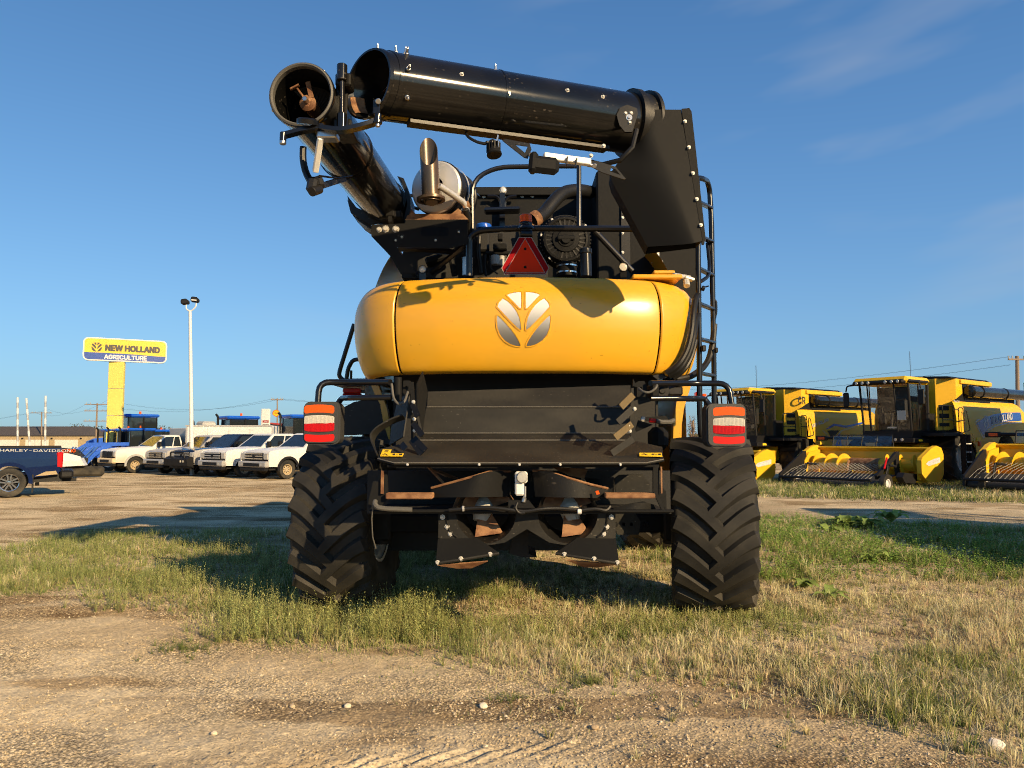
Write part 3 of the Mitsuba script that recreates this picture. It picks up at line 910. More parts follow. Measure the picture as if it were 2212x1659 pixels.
put(CB, 'cooling_cover', [box(x0, xm, 8.4, 10.6, 3.0, zt, 0.02), box(xm + 0.008, x1, 8.38, 10.6, 3.0, zt - 0.15, 0.02)], 'm_panel')
put(CB, 'cover_seam', box(xm - 0.05, xm + 0.05, 8.375, 8.385, 3.0, zt - 0.35), 'm_black')
for py in (430, 470, 503, 545, 575):
    put(CB, 'cover_bolt', bolt(at(1345, py, 8.37), (0, -1, 0), 0.012), 'm_zinc')
put(CB, 'cover_latch', [box(*[at(1400, 0, 8.3)[0], at(1424, 0, 8.3)[0]], 8.30, 8.34, at(0, 568, 8.3)[2], at(0, 562, 8.3)[2], 0.006), box(at(1411, 0, 8.3)[0], at(1416, 0, 8.3)[0], 8.3, 8.33, at(0, 585, 8.3)[2], at(0, 545, 8.3)[2])], 'm_zinc')
# handrails
def zoom7(x, y, Y):
    return at(972 + x * .1709, 405 + y * .1709, Y)


put(CB, 'handrail', [tube([at(1020.5, 505, 7.1), at(1019, 390, 7.1), at(1070, 361, 7.25), at(1150, 359.5, 7.4), at(1252, 359, 7.6)], 0.024, bend=0.22), tube([at(1250.5, 358, 7.1), at(1250.5, 495, 7.0)], 0.024)], 'm_tube_black')
put(CB, 'guard_rail', [tube([at(1013, 596, 6.95), at(1013, 512, 6.95), at(1035, 498, 6.95), at(1120, 493, 6.95), at(1250, 494, 6.95), at(1420, 494.5, 6.95)], 0.030, bend=0.16), tube([at(1285, 500, 6.97), at(1366, 586, 6.97)], 0.028)], 'm_tube_black')
put(CB, 'guard_rail', [tube([at(1020, 425, 7.2), at(866, 422, 7.9)], 0.018), tube([at(868, 440, 7.8), at(905, 452, 7.9)], 0.018)], 'm_tube_black')
# wall bracket: T-stem and tray
put(CB, 'wall_bracket', [box(at(1080, 0, 8.9)[0], at(1091, 0, 8.9)[0], 8.88, 8.93, at(0, 500, 8.9)[2], at(0, 418, 8.9)[2]), obox(at(1085, 455, 8.7), (1, 0, 0.03), (0.43, 0.16, 0.055), 0.02), tube([at(1053, 424, 8.9), at(1074, 424, 8.9), at(1082, 436, 8.9), at(1082, 460, 8.9)], 0.022, 6, 0.06), tube([at(1116, 424, 8.9), at(1098, 426, 8.9), at(1090, 436, 8.9), at(1090, 460, 8.9)], 0.022, 6, 0.06)], 'm_tube_black')
# beacon
bc = at(1136, 481, 6.92)
put(CB, 'beacon', lathe([(0, 0.078), (0.045, 0.076), (0.058, 0.066), (0.06, 0.0), (0.0, 0.0)], bc, (0, 0, 1), 24), 'm_amber', label='amber rotating beacon')
put(CB, 'beacon__base', lathe([(0, 0), (0.055, 0), (0.06, -0.012), (0.058, -0.03), (0.085, -0.055), (0.09, -0.07), (0, -0.07)], bc, (0, 0, 1), 24), 'm_tube_black')
put(CB, 'beacon__mount', [box(bc[0] - 0.055, bc[0] + 0.055, 6.86, 6.97, bc[2] - 0.20, bc[2] - 0.06, 0.015), cyl(bc + V(-0.05, -0.05, -0.13), bc + V(0.06, -0.05, -0.13), 0.04)], 'm_tube_black')
# slow-moving sign
SY = 6.80
q = lambda pts: [zoom7(x, y, SY) for x, y in pts]
outer = [(870, 628), (1030, 628), (1255, 1018), (1210, 1100), (690, 1100), (650, 1020)]
inner = [(950, 640), (1205, 1080), (695, 1080)]
xz = lambda pts: Polygon([(p[0], p[2]) for p in q(pts)])
put(CB, 'slow_sign', prism(xz(outer), 'y', SY, SY + 0.006), 'm_red_reflex', label='orange slow-vehicle triangle with dark red border')
put(CB, 'slow_sign__edge', prism(xz(outer).difference(xz(outer).buffer(-0.005)).union(xz(inner).difference(xz(inner).buffer(-0.004))), 'y', SY - 0.006, SY - 0.003), 'm_grey')
put(CB, 'slow_sign__triangle', prism(xz(inner).buffer(-0.004), 'y', SY - 0.004, SY), 'm_orange_reflex')
for y in (777, 1005):
    put(CB, 'slow_sign__bolt', bolt(zoom7(951, y, SY - 0.005), (0, -1, 0), 0.009), 'm_panel')
# air cleaner with ribbed round lid
ac = zoom7(1468, 632, 7.65)
R = 0.262
put(CB, 'air_cleaner', lathe([(0, 0.02), (0.085, 0.02), (0.095, 0.03), (0.14, 0.035), (0.15, 0.055), (0.20, 0.06), (0.215, 0.045), (0.235, 0.05), (R, 0.09), (R, 0.22), (R - 0.03, 0.24), (R - 0.03, 0.5), (0, 0.5)], ac, (0, 1, 0), 64), 'm_panel')
ribs = []
for k in range(24):
    a = k * 2 * np.pi / 24 + 0.05
    u = V(math.cos(a), 0, math.sin(a))
    ribs.append(sweep([ac + u * 0.10 + V(0, 0.035, 0), ac + u * 0.17 + V(0, 0.058, 0), ac + u * 0.235 + V(0, 0.052, 0)], np.array([(-0.003, -0.01), (0.003, -0.01), (0.003, 0.008), (-0.003, 0.008)])))
put(CB, 'air_cleaner__lid_rib', ribs, 'm_deep', kind='stuff')
teeth = [obox(ac + V(math.cos(a), 0, math.sin(a)) * (R + 0.004) + V(0, 0.115, 0), (math.cos(a), 0, math.sin(a)), (0.02, 0.05, 0.018), 0.003) for a in np.arange(44) * 2 * np.pi / 44]
put(CB, 'air_cleaner__rim_tooth', teeth, 'm_black', kind='stuff')
for a in (-0.75, 0.62, 2.15, 2.95, 4.0):
    u = V(math.cos(a), 0, math.sin(a))
    put(CB, 'air_cleaner__clip', obox(ac + u * (R - 0.002) + V(0, 0.088, 0), u, (0.03, 0.02, 0.03), 0.006), 'm_zinc')
put(CB, 'air_cleaner__handle', [obox(ac + V(0, 0.008, 0.0), (1, 0, 0), (0.19, 0.03, 0.055), 0.015), cyl(ac + V(0, -0.004, -0.012), ac + V(0, 0.02, -0.012), 0.05)], 'm_panel')
put(CB, 'intake_pipe', [cyl(zoom7(1480, 1130, 7.4), zoom7(1480, 960, 7.4), 0.10, 28)], 'm_panel')
for y in (1000, 1082):
    put(CB, 'hose_clamp', pipe(zoom7(1480, y + 9, 7.4), zoom7(1480, y - 9, 7.4), 0.106, 0.101), 'm_chrome')
put(CB, 'canister', lathe([(0, 0.27), (0.05, 0.27), (0.062, 0.262), (0.062, 0.225), (0.055, 0.215), (0.057, 0.0), (0, 0)], at(1265.5, 597, 7.0), (0, 0, 1), 24), 'm_tube_black')
put(CB, 'elbow_hose', tube([zoom7(1095, 395, 7.9), zoom7(1190, 330, 8.0), zoom7(1300, 190, 8.1), zoom7(1400, 85, 8.2), zoom7(1500, 45, 8.3), zoom7(1640, 35, 8.4), zoom7(1780, 60, 8.6)], 0.075, 16, 0.2), 'm_hose', label='thick black rubber intake elbow')
put(CB, 'hose_clamp', pipe(zoom7(1040, 420, 7.87), zoom7(1110, 375, 7.9), 0.085, 0.08, 24), 'm_rust')
# engine block clutter, part by part
put(CB, 'engine_block', [box(at(1020, 0, 8)[0], at(1180, 0, 8)[0], 7.8, 8.6, 3.0, at(0, 505, 8)[2], 0.02)], 'm_deep')
put(CB, 'coolant_cap', lathe([(0, 0.045), (0.07, 0.045), (0.08, 0.035), (0.08, 0.0), (0, 0)], at(1045, 494, 7.6), (0, 0, 1), 20), 'm_tractor_blue', label='blue plastic filler cap')
put(CB, 'coolant_tank', box(at(1034, 0, 7.6)[0], at(1058, 0, 7.6)[0], 7.55, 7.75, at(0, 545, 7.6)[2], at(0, 495, 7.6)[2], 0.02), 'm_deep')
er = np.random.default_rng(4)
puts(CB, 'valve_cover', [box(at(1050, 0, 7.5)[0], at(1106, 0, 7.5)[0], 7.5, 7.72, at(0, 549, 7.5)[2], at(0, 542, 7.5)[2], 0.008), box(at(1066, 0, 7.45)[0], at(1095, 0, 7.45)[0], 7.45, 7.7, at(0, 541, 7.5)[2], at(0, 528, 7.5)[2], 0.01), box(at(1076, 0, 7.4)[0], at(1086, 0, 7.4)[0], 7.4, 7.5, at(0, 517, 7.4)[2], at(0, 504, 7.4)[2], 0.006)], 'm_panel')
puts(CB, 'engine_pipe', [tube([at(1049, 550, 7.45), at(1047, 575, 7.45), at(1050, 596, 7.4)], 0.012, 8), tube([at(1058, 552, 7.4), at(1060, 580, 7.4), at(1075, 592, 7.4)], 0.008, 8), tube([at(1036, 510, 7.4), at(1034, 540, 7.4), at(1040, 590, 7.4)], 0.02, 8), tube([at(1092, 552, 7.42), at(1092, 590, 7.42)], 0.010, 8), tube([at(1006, 452, 7.0), at(1014, 480, 7.1), at(1016, 560, 7.2)], 0.030, 10)], 'm_hose')
puts(CB, 'filter_bowl', [cyl(at(1070, 572, 7.45), at(1070, 552, 7.45), 0.045), cyl(at(1084, 574, 7.5), at(1084, 553, 7.5), 0.03)], 'm_cast')
put(CB, 'fuel_filter', cyl(at(1010, 596, 7.1), at(1010, 556, 7.1), 0.05, 24), 'm_steel')
puts(CB, 'engine_bracket', [plate([(1036, 548), (1052, 530), (1056, 560), (1046, 590), (1036, 590)], 7.6, 0.02), plate([(985, 560), (1001, 548), (1001, 575), (990, 590), (985, 590)], 7.3, 0.02), plate([(1120, 500), (1160, 500), (1162, 530), (1150, 545), (1128, 540)], 7.7, 0.02)], 'm_panel')
# left bracket plate with slot
put(CB, 'muffler_bracket', plate([(803, 485), (815, 485.5), (875, 482.5), (877, 474.5), (1010, 474), (1010, 527), (970, 537), (858, 533), (866, 548), (874, 556), (900, 590), (866, 592), (843, 553), (802, 510)], 6.92, 0.012, holes=[[(910, 492), (914, 490), (966, 490), (969.5, 494), (969.5, 506), (966, 510), (912, 510), (909, 506)]]), 'm_panel', label='black sheet steel bracket with a slot')
puts(CB, 'bracket_strut', [tube([at(866, 560, 6.99), at(900, 596, 6.99)], 0.03, 4), tube([at(860, 537, 7.3), at(985, 545, 7.3)], 0.03, 6), tube([at(1004, 530, 7.1), at(930, 590, 7.15)], 0.028, 6)], 'm_tube_black')
for px, py, r in ((819, 496, 0.026), (833, 494.5, 0.032), (855, 495, 0.032)):
    put(CB, 'bracket_bolt', bolt(at(px, py, 6.92), (0, -1, 0), r * 0.75, 0.02), 'm_zinc')
for px, py in ((941, 519), (991, 501), (855, 519), (868, 512)):
    put(CB, 'bracket_bolt', bolt(at(px, py, 6.92), (0, -1, 0), 0.009), 'm_zinc')
for px, py, Y, r in ((1347, 576.5, 6.86, 0.040), (912.8, 581.7, 6.9, 0.034)):
    c = at(px, py, Y)
    put(CB, 'work_light', lathe([(0, 0.06), (r * 0.7, 0.05), (r * 1.12, 0.0), (r * 1.12, -0.012), (r, -0.012), (r, 0)], c, (0, 1, 0), 24), 'm_tube_black')
    put(CB, 'work_light__lens', lathe([(0, -0.006), (r * 0.6, -0.005), (r, 0.0)], c, (0, 1, 0), 24), 'm_lens')
    put(CB, 'work_light__mount', [box(c[0] - 0.03, c[0] + 0.03, Y, Y + 0.04, c[2] - 0.10, c[2] - r)], 'm_tube_black')

# ------------------------------------------------------------ exhaust
mc = at(939.5, 403, 7.05)
axd = V(0.30, 0.95, 0.05)
rr = 0.258
put(CB, 'muffler', lathe([(0.09, -0.015), (0.13, -0.012), (0.17, 0.0), (rr - 0.015, 0.012), (rr, 0.028), (rr, 0.05), (rr - 0.003, 0.06)], mc, axd, 56), 'm_satin', label='silver round muffler face')
put(CB, 'muffler__drum', lathe([(rr - 0.004, 0.05), (rr + 0.012, 0.055), (rr + 0.012, 0.09), (rr, 0.095), (rr, 0.42), (rr + 0.012, 0.43), (rr + 0.012, 0.46), (rr - 0.02, 0.55), (0, 0.56)], mc, axd, 56), 'm_black')
puts(CB, 'muffler__heat_shield', [panel([mc + V(0.14, 0.15, 0.20), mc + V(0.30, 0.25, 0.06), mc + V(0.42, 0.5, 0.06), mc + V(0.26, 0.4, 0.26)], 0.006), panel([mc + V(-0.02, 0.12, 0.275), mc + V(0.12, 0.15, 0.27), mc + V(0.26, 0.4, 0.26), mc + V(0.1, 0.4, 0.28)], 0.006)], 'm_tube_black')
put(CB, 'muffler__cable', [tube([mc + V(0.10, -0.03, 0.10), mc + V(0.15, -0.02, 0.13), mc + V(0.20, 0.02, 0.17), mc + V(0.27, 0.1, 0.14), mc + V(0.30, 0.14, 0.02), mc + V(0.29, 0.1, -0.12)], 0.009, 6, 0.05), tube([mc + V(0.21, 0.0, 0.16), mc + V(0.26, 0.06, 0.10), mc + V(0.27, 0.08, -0.05), mc + V(0.30, 0.1, -0.16)], 0.008, 6, 0.05)], 'm_hose')
put(CB, 'muffler__clamp_band', [lathe([(rr + 0.014, 0.2), (rr + 0.018, 0.2), (rr + 0.018, 0.235), (rr + 0.014, 0.235)], mc, axd, 56)], 'm_satin')
pb, pt = at(932, 436, 6.83), at(925.5, 318, 6.83)
pr = 0.085
pd, pa, pbx = basis(pt - pb)
# slash-cut stack: the rim follows a plane that faces the camera
n = 40
ang = np.arange(n) * 2 * np.pi / n
L0 = np.linalg.norm(pt - pb)
ringv = [pb + pd * h + rad * (np.cos(ang)[:, None] * pa + np.sin(ang)[:, None] * pbx) for h, rad in ((0, pr),)]
off = np.cos(ang)[:, None] * pa + np.sin(ang)[:, None] * pbx
cut = L0 - 0.04 + 0.165 * off[:, 1] / 1.0 - 0.01 * off[:, 0]
outer_top, inner_top = pb + off * pr + pd * cut[:, None], pb + off * (pr - 0.005) + pd * cut[:, None]
vv = np.vstack([pb + off * pr, pb + off * pr + pd * (0.25), outer_top, inner_top, pb + off * (pr - 0.005) + pd * 0.22, pb + off * (pr - 0.025) + pd * 0.20, pb + off * (pr - 0.025)])
put(CB, 'exhaust_stack', tm(vv, grid_faces(7, n, True)), 'm_exhaust', smooth=40, label='slash-cut exhaust pipe with heat stains')
put(CB, 'exhaust_stack__elbow', [tube([at(931, 428, 6.84), at(936, 424, 6.96), at(940, 418, 7.1)], 0.075, 22)], 'm_exhaust')
put(CB, 'exhaust_stack__baffle', lathe([(0, 0), (pr - 0.007, 0.0)], pb + pd * (L0 - 0.22), pd, 30), 'm_rust')
put(CB, 'exhaust_stack__flange', [lathe([(0.10, -0.012), (0.135, -0.012), (0.135, 0.012), (0.10, 0.012)], at(931, 431, 6.85), pd, 30)], 'm_exhaust')
put(CB, 'drain_tube', tube([at(948, 401, 6.78), at(975, 419, 6.9), at(1001, 437, 7.02), at(1007, 446, 7.05), at(1008, 458, 7.06)], 0.030, 14, 0.06), 'm_satin', label='bright bent drain tube')
put(CB, 'drain_tube__clamp', [pipe(at(1000, 447, 7.05), at(1014, 441, 7.05), 0.036, 0.031, 18)], 'm_rust')
puts(CB, 'muffler_cradle', [plate([(880, 465), (900, 462), (1000, 462), (1012, 474), (876, 475)], 6.98, 0.25), plate([(888, 452), (904, 468), (880, 474)], 7.0, 0.02), plate([(975, 462), (990, 450), (1003, 462), (1000, 474), (972, 474)], 7.02, 0.02)], 'm_rust')

# ------------------------------------------------------------ unloading auger: main tube coming back at left, folding tail across the rear
R1 = 0.222
c0, c1 = at(651, 204, 4.98), at(838, 448, 7.55)
A1 = (c1 - c0) / np.linalg.norm(c1 - c0)
put(CB, 'auger_tube', lathe([(R1 - 0.016, 0.35), (R1 - 0.016, 0.03), (R1 - 0.012, 0.03), (R1 - 0.008, 0.0), (R1 + 0.008, 0.0), (R1 + 0.012, 0.02), (R1 + 0.004, 0.05), (R1, 0.06), (R1, np.linalg.norm(c1 - c0) + 0.15)], c0, A1, 56), 'm_gloss_black', label='main unloading auger tube pointing back at the camera')
put(CB, 'auger_tube__liner', lathe([(R1 - 0.024, 0.34), (R1 - 0.024, 1.0), (0, 1.0)], c0, A1, 48), 'm_deep')
put(CB, 'auger_tube__seal', lathe([(R1 - 0.018, 0.04), (R1 - 0.019, 0.0), (R1 - 0.008, -0.012), (R1 + 0.004, -0.006), (R1 + 0.004, 0.03)], c0, A1, 56), 'm_grey_hose')
put(CB, 'auger_tube__collar', [lathe([(R1 + 0.002, d), (R1 + 0.012, d), (R1 + 0.012, d + 0.02), (R1 + 0.002, d + 0.02)], c0, A1, 56) for d in (1.05, 2.35)], 'm_gloss_black')


def flight(c, d, r0, r1, length, turns, a0=0.0, n=70, th=0.008):
    d, a, b = basis(d)
    t = np.linspace(0, 1, n)
    an = a0 + t * turns * 2 * np.pi
    u = np.cos(an)[:, None] * a + np.sin(an)[:, None] * b
    base = V(*c) + d * (t * length)[:, None]
    v = np.stack([base + u * r0, base + u * r1, base + u * r1 + d * th, base + u * r0 + d * th], 1).reshape(-1, 3)
    return tm(v, grid_faces(n, 4, True))


put(CB, 'auger_tube__shaft', [cyl(c0 + A1 * 0.16, c0 + A1 * 1.0, 0.048), lathe([(0, -0.0), (0.035, 0), (0.06, 0.02), (0.06, 0.05), (0.05, 0.06), (0, 0.06)], c0 + A1 * 0.11, A1, 20)], 'm_rust')
put(CB, 'auger_tube__flight', flight(c0 + A1 * 0.22, A1, 0.045, R1 - 0.035, 0.7, 1.6, 3.9), 'm_dusty')
puts(CB, 'auger_tube__drive_dog', [obox(c0 + A1 * 0.12 + V(-0.04, 0, 0.055), V(-0.55, 0.1, 0.75), (0.14, 0.03, 0.012), 0.003), obox(c0 + A1 * 0.10 + V(-0.085, 0, 0.10), V(0.8, 0.1, 0.5), (0.07, 0.03, 0.012), 0.003), obox(c0 + A1 * 0.12 + V(0.015, 0, 0.09), V(-0.25, 0.1, 0.95), (0.13, 0.035, 0.012), 0.003)], 'm_rust')
put(CB, 'auger_tube__shaft_nut', cyl(c0 + A1 * 0.06, c0 + A1 * 0.12, 0.02, 6), 'm_steel')
for a in (0.9, 1.35, 2.6, 3.6):
    d_, a_, b_ = basis(A1)
    u = math.cos(a) * V(1, 0, 0) + math.sin(a) * V(0, 0, 1)
    put(CB, 'auger_tube__bolt', bolt(c0 + u * (R1 + 0.004) + A1 * 0.03, u, 0.010), 'm_zinc')
# folding tail
R2 = 0.232
t0, t1 = at(793, 181, 4.98), at(1385, 271, 5.84)
A2 = (t1 - t0) / np.linalg.norm(t1 - t0)
L2 = np.linalg.norm(t1 - t0)
def oblique(m):
    """The mouth of the tail is cut on the slant, its near side shorter."""
    v = np.array(m.vertices)
    d = (v - t0) @ A2
    u = v - t0 - d[:, None] * A2
    v += A2 * (np.clip(1.0 - d / 0.33, 0, 1) * 0.115 * -u[:, 1:2].ravel() / R2)[:, None]
    return tm(v, m.faces)


put(CB, 'auger_tail', oblique(lathe([(R2 - 0.008, 0.6), (R2 - 0.008, 0.0), (R2 + 0.006, 0.0), (R2 + 0.008, 0.03), (R2, 0.04), (R2, 0.33), (R2, L2)], t0, A2, 72)), 'm_gloss_black', label='folded black auger tail lying across the rear')
put(CB, 'auger_tail__liner', lathe([(R2 - 0.010, 0.58), (R2 - 0.010, 0.9), (0, 0.9)], t0, A2, 48), 'm_deep')
puts(CB, 'auger_tail__joint_band', [oblique(lathe([(R2, 0.1), (R2 + 0.006, 0.1), (R2 + 0.006, 0.135), (R2, 0.135)], t0, A2, 64)), lathe([(R2, 0.955), (R2 + 0.004, 0.955), (R2 + 0.004, 0.97), (R2, 0.97)], t0, A2, 64)], 'm_gloss_black')
put(CB, 'auger_tail__flight', flight(t0 + A2 * 0.14, A2, 0.03, R2 - 0.04, 0.35, 0.42, 3.3, 26), 'm_rust')
put(CB, 'auger_tail__inner_band', oblique(lathe([(R2 - 0.011, 0.02), (R2 - 0.02, 0.03), (R2 - 0.02, 0.09), (R2 - 0.011, 0.10)], t0, A2, 48, 2.4, 3.1)), 'm_rust')
dB, aB, bB = basis(A2)
for d_, ang_ in ((0.075, 1.50), (0.20, 1.42), (0.27, 1.40), (0.24, 0.72), (0.23, 0.10), (0.23, -0.62), (0.96, 1.50)):
    u = math.sin(ang_) * V(0, 0, 1) + math.cos(ang_) * V(0, -1, 0)
    u = u - A2 * (u @ A2)
    u /= np.linalg.norm(u)
    p = t0 + A2 * d_ + u * R2
    put(CB, 'auger_tail__stud', [cyl(p - u * 0.004, p + u * 0.022, 0.017, 10), cyl(p + u * 0.02, p + u * 0.05, 0.010, 10), cyl(p + u * 0.046, p + u * 0.06, 0.006, 8)], 'm_steel')
for d_, ang_ in ((0.62, 0.25), (0.97, -0.1), (1.45, 0.3), (1.75, 0.28), (1.93, 1.4), (2.05, 1.45)):
    u = math.sin(ang_) * V(0, 0, 1) + math.cos(ang_) * V(0, -1, 0)
    u = u - A2 * (u @ A2)
    u /= np.linalg.norm(u)
    put(CB, 'auger_tail__bolt', bolt(t0 + A2 * d_ + u * R2, u, 0.011), 'm_zinc')
# hinge between the two tubes
hx = at(739, 205, 5.05)
put(CB, 'hinge', [cyl(at(739, 255, 5.0), at(739, 146, 5.0), 0.018, 14), cyl(at(739, 175, 5.0), at(739, 140, 5.0), 0.036, 20), cyl(at(739, 282, 5.0), at(739, 246, 5.0), 0.036, 20)], 'm_gloss_black', label='upright hinge between the two auger tubes')
put(CB, 'hinge__knuckle', [box(hx[0] - 0.05, hx[0] + 0.06, 5.04, 5.3, at(0, 178, 5)[2], at(0, 150, 5)[2], 0.012), box(hx[0] - 0.06, hx[0] + 0.07, 5.04, 5.3, at(0, 275, 5)[2], at(0, 250, 5)[2], 0.012), box(at(727, 0, 5.1)[0], at(752, 0, 5.1)[0], 5.12, 5.3, at(0, 265, 5)[2], at(0, 160, 5)[2], 0.01)], 'm_black')
# linkage under the tube mouths
put(CB, 'linkage', [sweep(fillet([at(690, 276, 4.9), at(735, 283, 4.86), at(775, 275, 4.86), at(818, 262, 4.9)], 0.12), np.array([(-0.035, -0.014), (0.035, -0.014), (0.035, 0.014), (-0.035, 0.014)]), up=(0, 0, 1)),
                     sweep(np.array([at(612, 293, 4.9), at(650, 283, 4.88), at(700, 274, 4.9)]), np.array([(-0.03, -0.013), (0.03, -0.013), (0.03, 0.013), (-0.03, 0.013)]), up=(0, 0, 1)),
                     lathe([(0, 0.02), (0.065, 0.02), (0.075, 0.01), (0.075, -0.02), (0, -0.02)], at(665, 263, 4.88), V(0.1, -0.3, 1), 28)], 'm_tube_black', label='curved fold linkage bars')
puts(CB, 'linkage__pivot', [cyl(at(816, 262, 4.86), at(817, 246, 4.86), 0.024), cyl(at(816, 268, 4.86), at(816, 261, 4.86), 0.030), cyl(at(611, 306, 4.88), at(612, 286, 4.88), 0.022), box(at(809, 0, 4.88)[0], at(824, 0, 4.88)[0], 4.87, 4.90, at(0, 250, 4.9)[2], at(0, 218, 4.9)[2], 0.006)], 'm_tube_black')
puts(CB, 'linkage__pin', [cyl(at(816, 274, 4.86), at(816, 267, 4.86), 0.016), cyl(at(611, 312, 4.88), at(611, 304, 4.88), 0.022), cyl(at(817, 219, 4.87), at(817, 219, 4.84), 0.02)], 'm_steel')
put(CB, 'linkage__bracket', box(at(691, 0, 4.92)[0], at(733, 0, 4.92)[0], 4.90, 5.0, at(0, 299, 4.92)[2], at(0, 284, 4.92)[2], 0.008), 'm_steel', label='bright worn mounting block')
put(CB, 'fold_actuator', [obox((at(693, 295, 4.92) + at(681, 372, 5.1)) / 2, at(693, 295, 4.92) - at(681, 372, 5.1), (0.26, 0.04, 0.045), 0.006)], 'm_alu')
put(CB, 'fold_actuator__housing', [obox(at(674, 400, 5.15), V(0.15, 0.1, 1), (0.12, 0.07, 0.06), 0.02), tube([at(655, 318, 5.2), at(654, 345, 5.2), at(660, 372, 5.2), at(672, 395, 5.15)], 0.025, 8, 0.06), cyl(at(673, 414, 5.12), at(690, 408, 5.2), 0.035), obox(at(686, 396, 5.2), (1, 0, 0.3), (0.09, 0.08, 0.09), 0.02)], 'm_black')
put(CB, 'fold_actuator__arm', [sweep(np.array([at(693, 402, 5.2), at(715, 395, 5.4), at(745, 386, 5.7)]), np.array([(-0.012, -0.02), (0.012, -0.02), (0.012, 0.02), (-0.012, 0.02)])), tube([at(690, 380, 5.15), at(730, 385, 5.5), at(760, 380, 5.8)], 0.008, 6)], 'm_black')
put(CB, 'tube_cable', [tube([at(770, 300, 5.6), at(790, 330, 5.95), at(797, 345, 6.05), at(790, 370, 6.2), at(765, 385, 6.1)], 0.012, 8, 0.1), tube([at(822, 358, 6.6), at(826, 390, 6.7), at(824, 402, 6.7), at(838, 403, 6.8)], 0.008, 6, 0.03)], 'm_hose')
# turret cradle where the main tube meets the tank
put(CB, 'tube_cradle', [plate([(750, 430), (760, 455), (790, 480), (806, 490), (870, 480), (880, 440), (870, 400), (858, 380), (872, 385), (885, 420), (888, 470), (870, 492), (800, 494), (775, 478), (757, 458)], 7.35, 0.35), plate([(750, 422), (758, 460), (800, 486), (830, 478), (800, 462), (770, 448)], 7.3, 0.02), box(at(824, 0, 7.2)[0], at(874, 0, 7.2)[0], 7.15, 7.4, at(0, 474, 7.2)[2], at(0, 456, 7.2)[2], 0.015), box(at(840, 0, 7.15)[0], at(858, 0, 7.15)[0], 7.1, 7.2, at(0, 470, 7.15)[2], at(0, 457, 7.15)[2], 0.008), box(at(846, 0, 7.15)[0], at(854, 0, 7.15)[0], 7.1, 7.2, at(0, 482, 7.15)[2], at(0, 470, 7.15)[2])], 'm_black', label='black cradle under the main auger tube')
# spout at the right end
sp = lambda x, y, Y: at(1026 + x * .2558, 162 + y * .2558, Y)
tc = t1
ringc = t1 - A2 * 0.10
put(CB, 'spout_ring', [lathe([(R2 + 0.002, -0.03), (R2 + 0.035, -0.03), (R2 + 0.035, 0.02), (R2 + 0.012, 0.02), (R2 + 0.012, 0.12), (R2 + 0.04, 0.12), (R2 + 0.04, 0.15), (R2 + 0.002, 0.15)], ringc, A2, 56)], 'm_black', label='swivel ring between tube and spout')
put(CB, 'spout_pivot_plate', [plate([(1332, 248), (1340, 232), (1355, 226), (1376, 234), (1378, 246), (1366, 285), (1350, 285), (1338, 270)], 5.480, 0.02, rnd=0.01), box(at(1317, 0, 5.540)[0], at(1332, 0, 5.540)[0], 5.510, 5.560, at(0, 263, 5.540)[2], at(0, 243, 5.540)[2], 0.006)], 'm_black')
put(CB, 'spout_pivot_plate__washer', [lathe([(0.008, 0.004), (0.024, 0.004), (0.024, 0), (0.008, 0)], at(1358.8, 254, 5.480), (0, -1, 0), 20), bolt(at(1358.8, 254, 5.478), (0, -1, 0), 0.012)], 'm_steel')
for px, py in ((1351.5, 245), (1363.5, 244.5), (1360.5, 265), (1322.5, 251.5), (1304, 315), (1277, 336)):
    put(CB, 'spout_pivot_plate__bolt', bolt(at(px, py, 5.480 if px > 1325 else 5.510), (0, -1, 0), 0.011), 'm_zinc')
# the spout: a bent chute with rounded belly, open below
FY = 5.540                                                   # its front face
A_ = [(1386, 235), (1470, 236), (1522, 526), (1515, 532), (1402, 538), (1328, 372), (1345, 352), (1366, 320), (1376, 280)]
F3 = lambda x, y, Y: at(x, y, Y)
front = [F3(1383, 234, 5.540), F3(1469, 237, 5.660), F3(1521, 522, 5.660), F3(1478, 531, 5.500)]
edge_hi = np.array([F3(1383, 234, 5.560), F3(1374, 285, 5.560), F3(1362, 330, 5.540), F3(1352, 350, 5.540)])
cols = []
N = 26
tops_l = [F3(1383, 234, 5.600), F3(1376, 285, 5.600), F3(1364, 325, 5.600), F3(1330, 368, 5.640)]
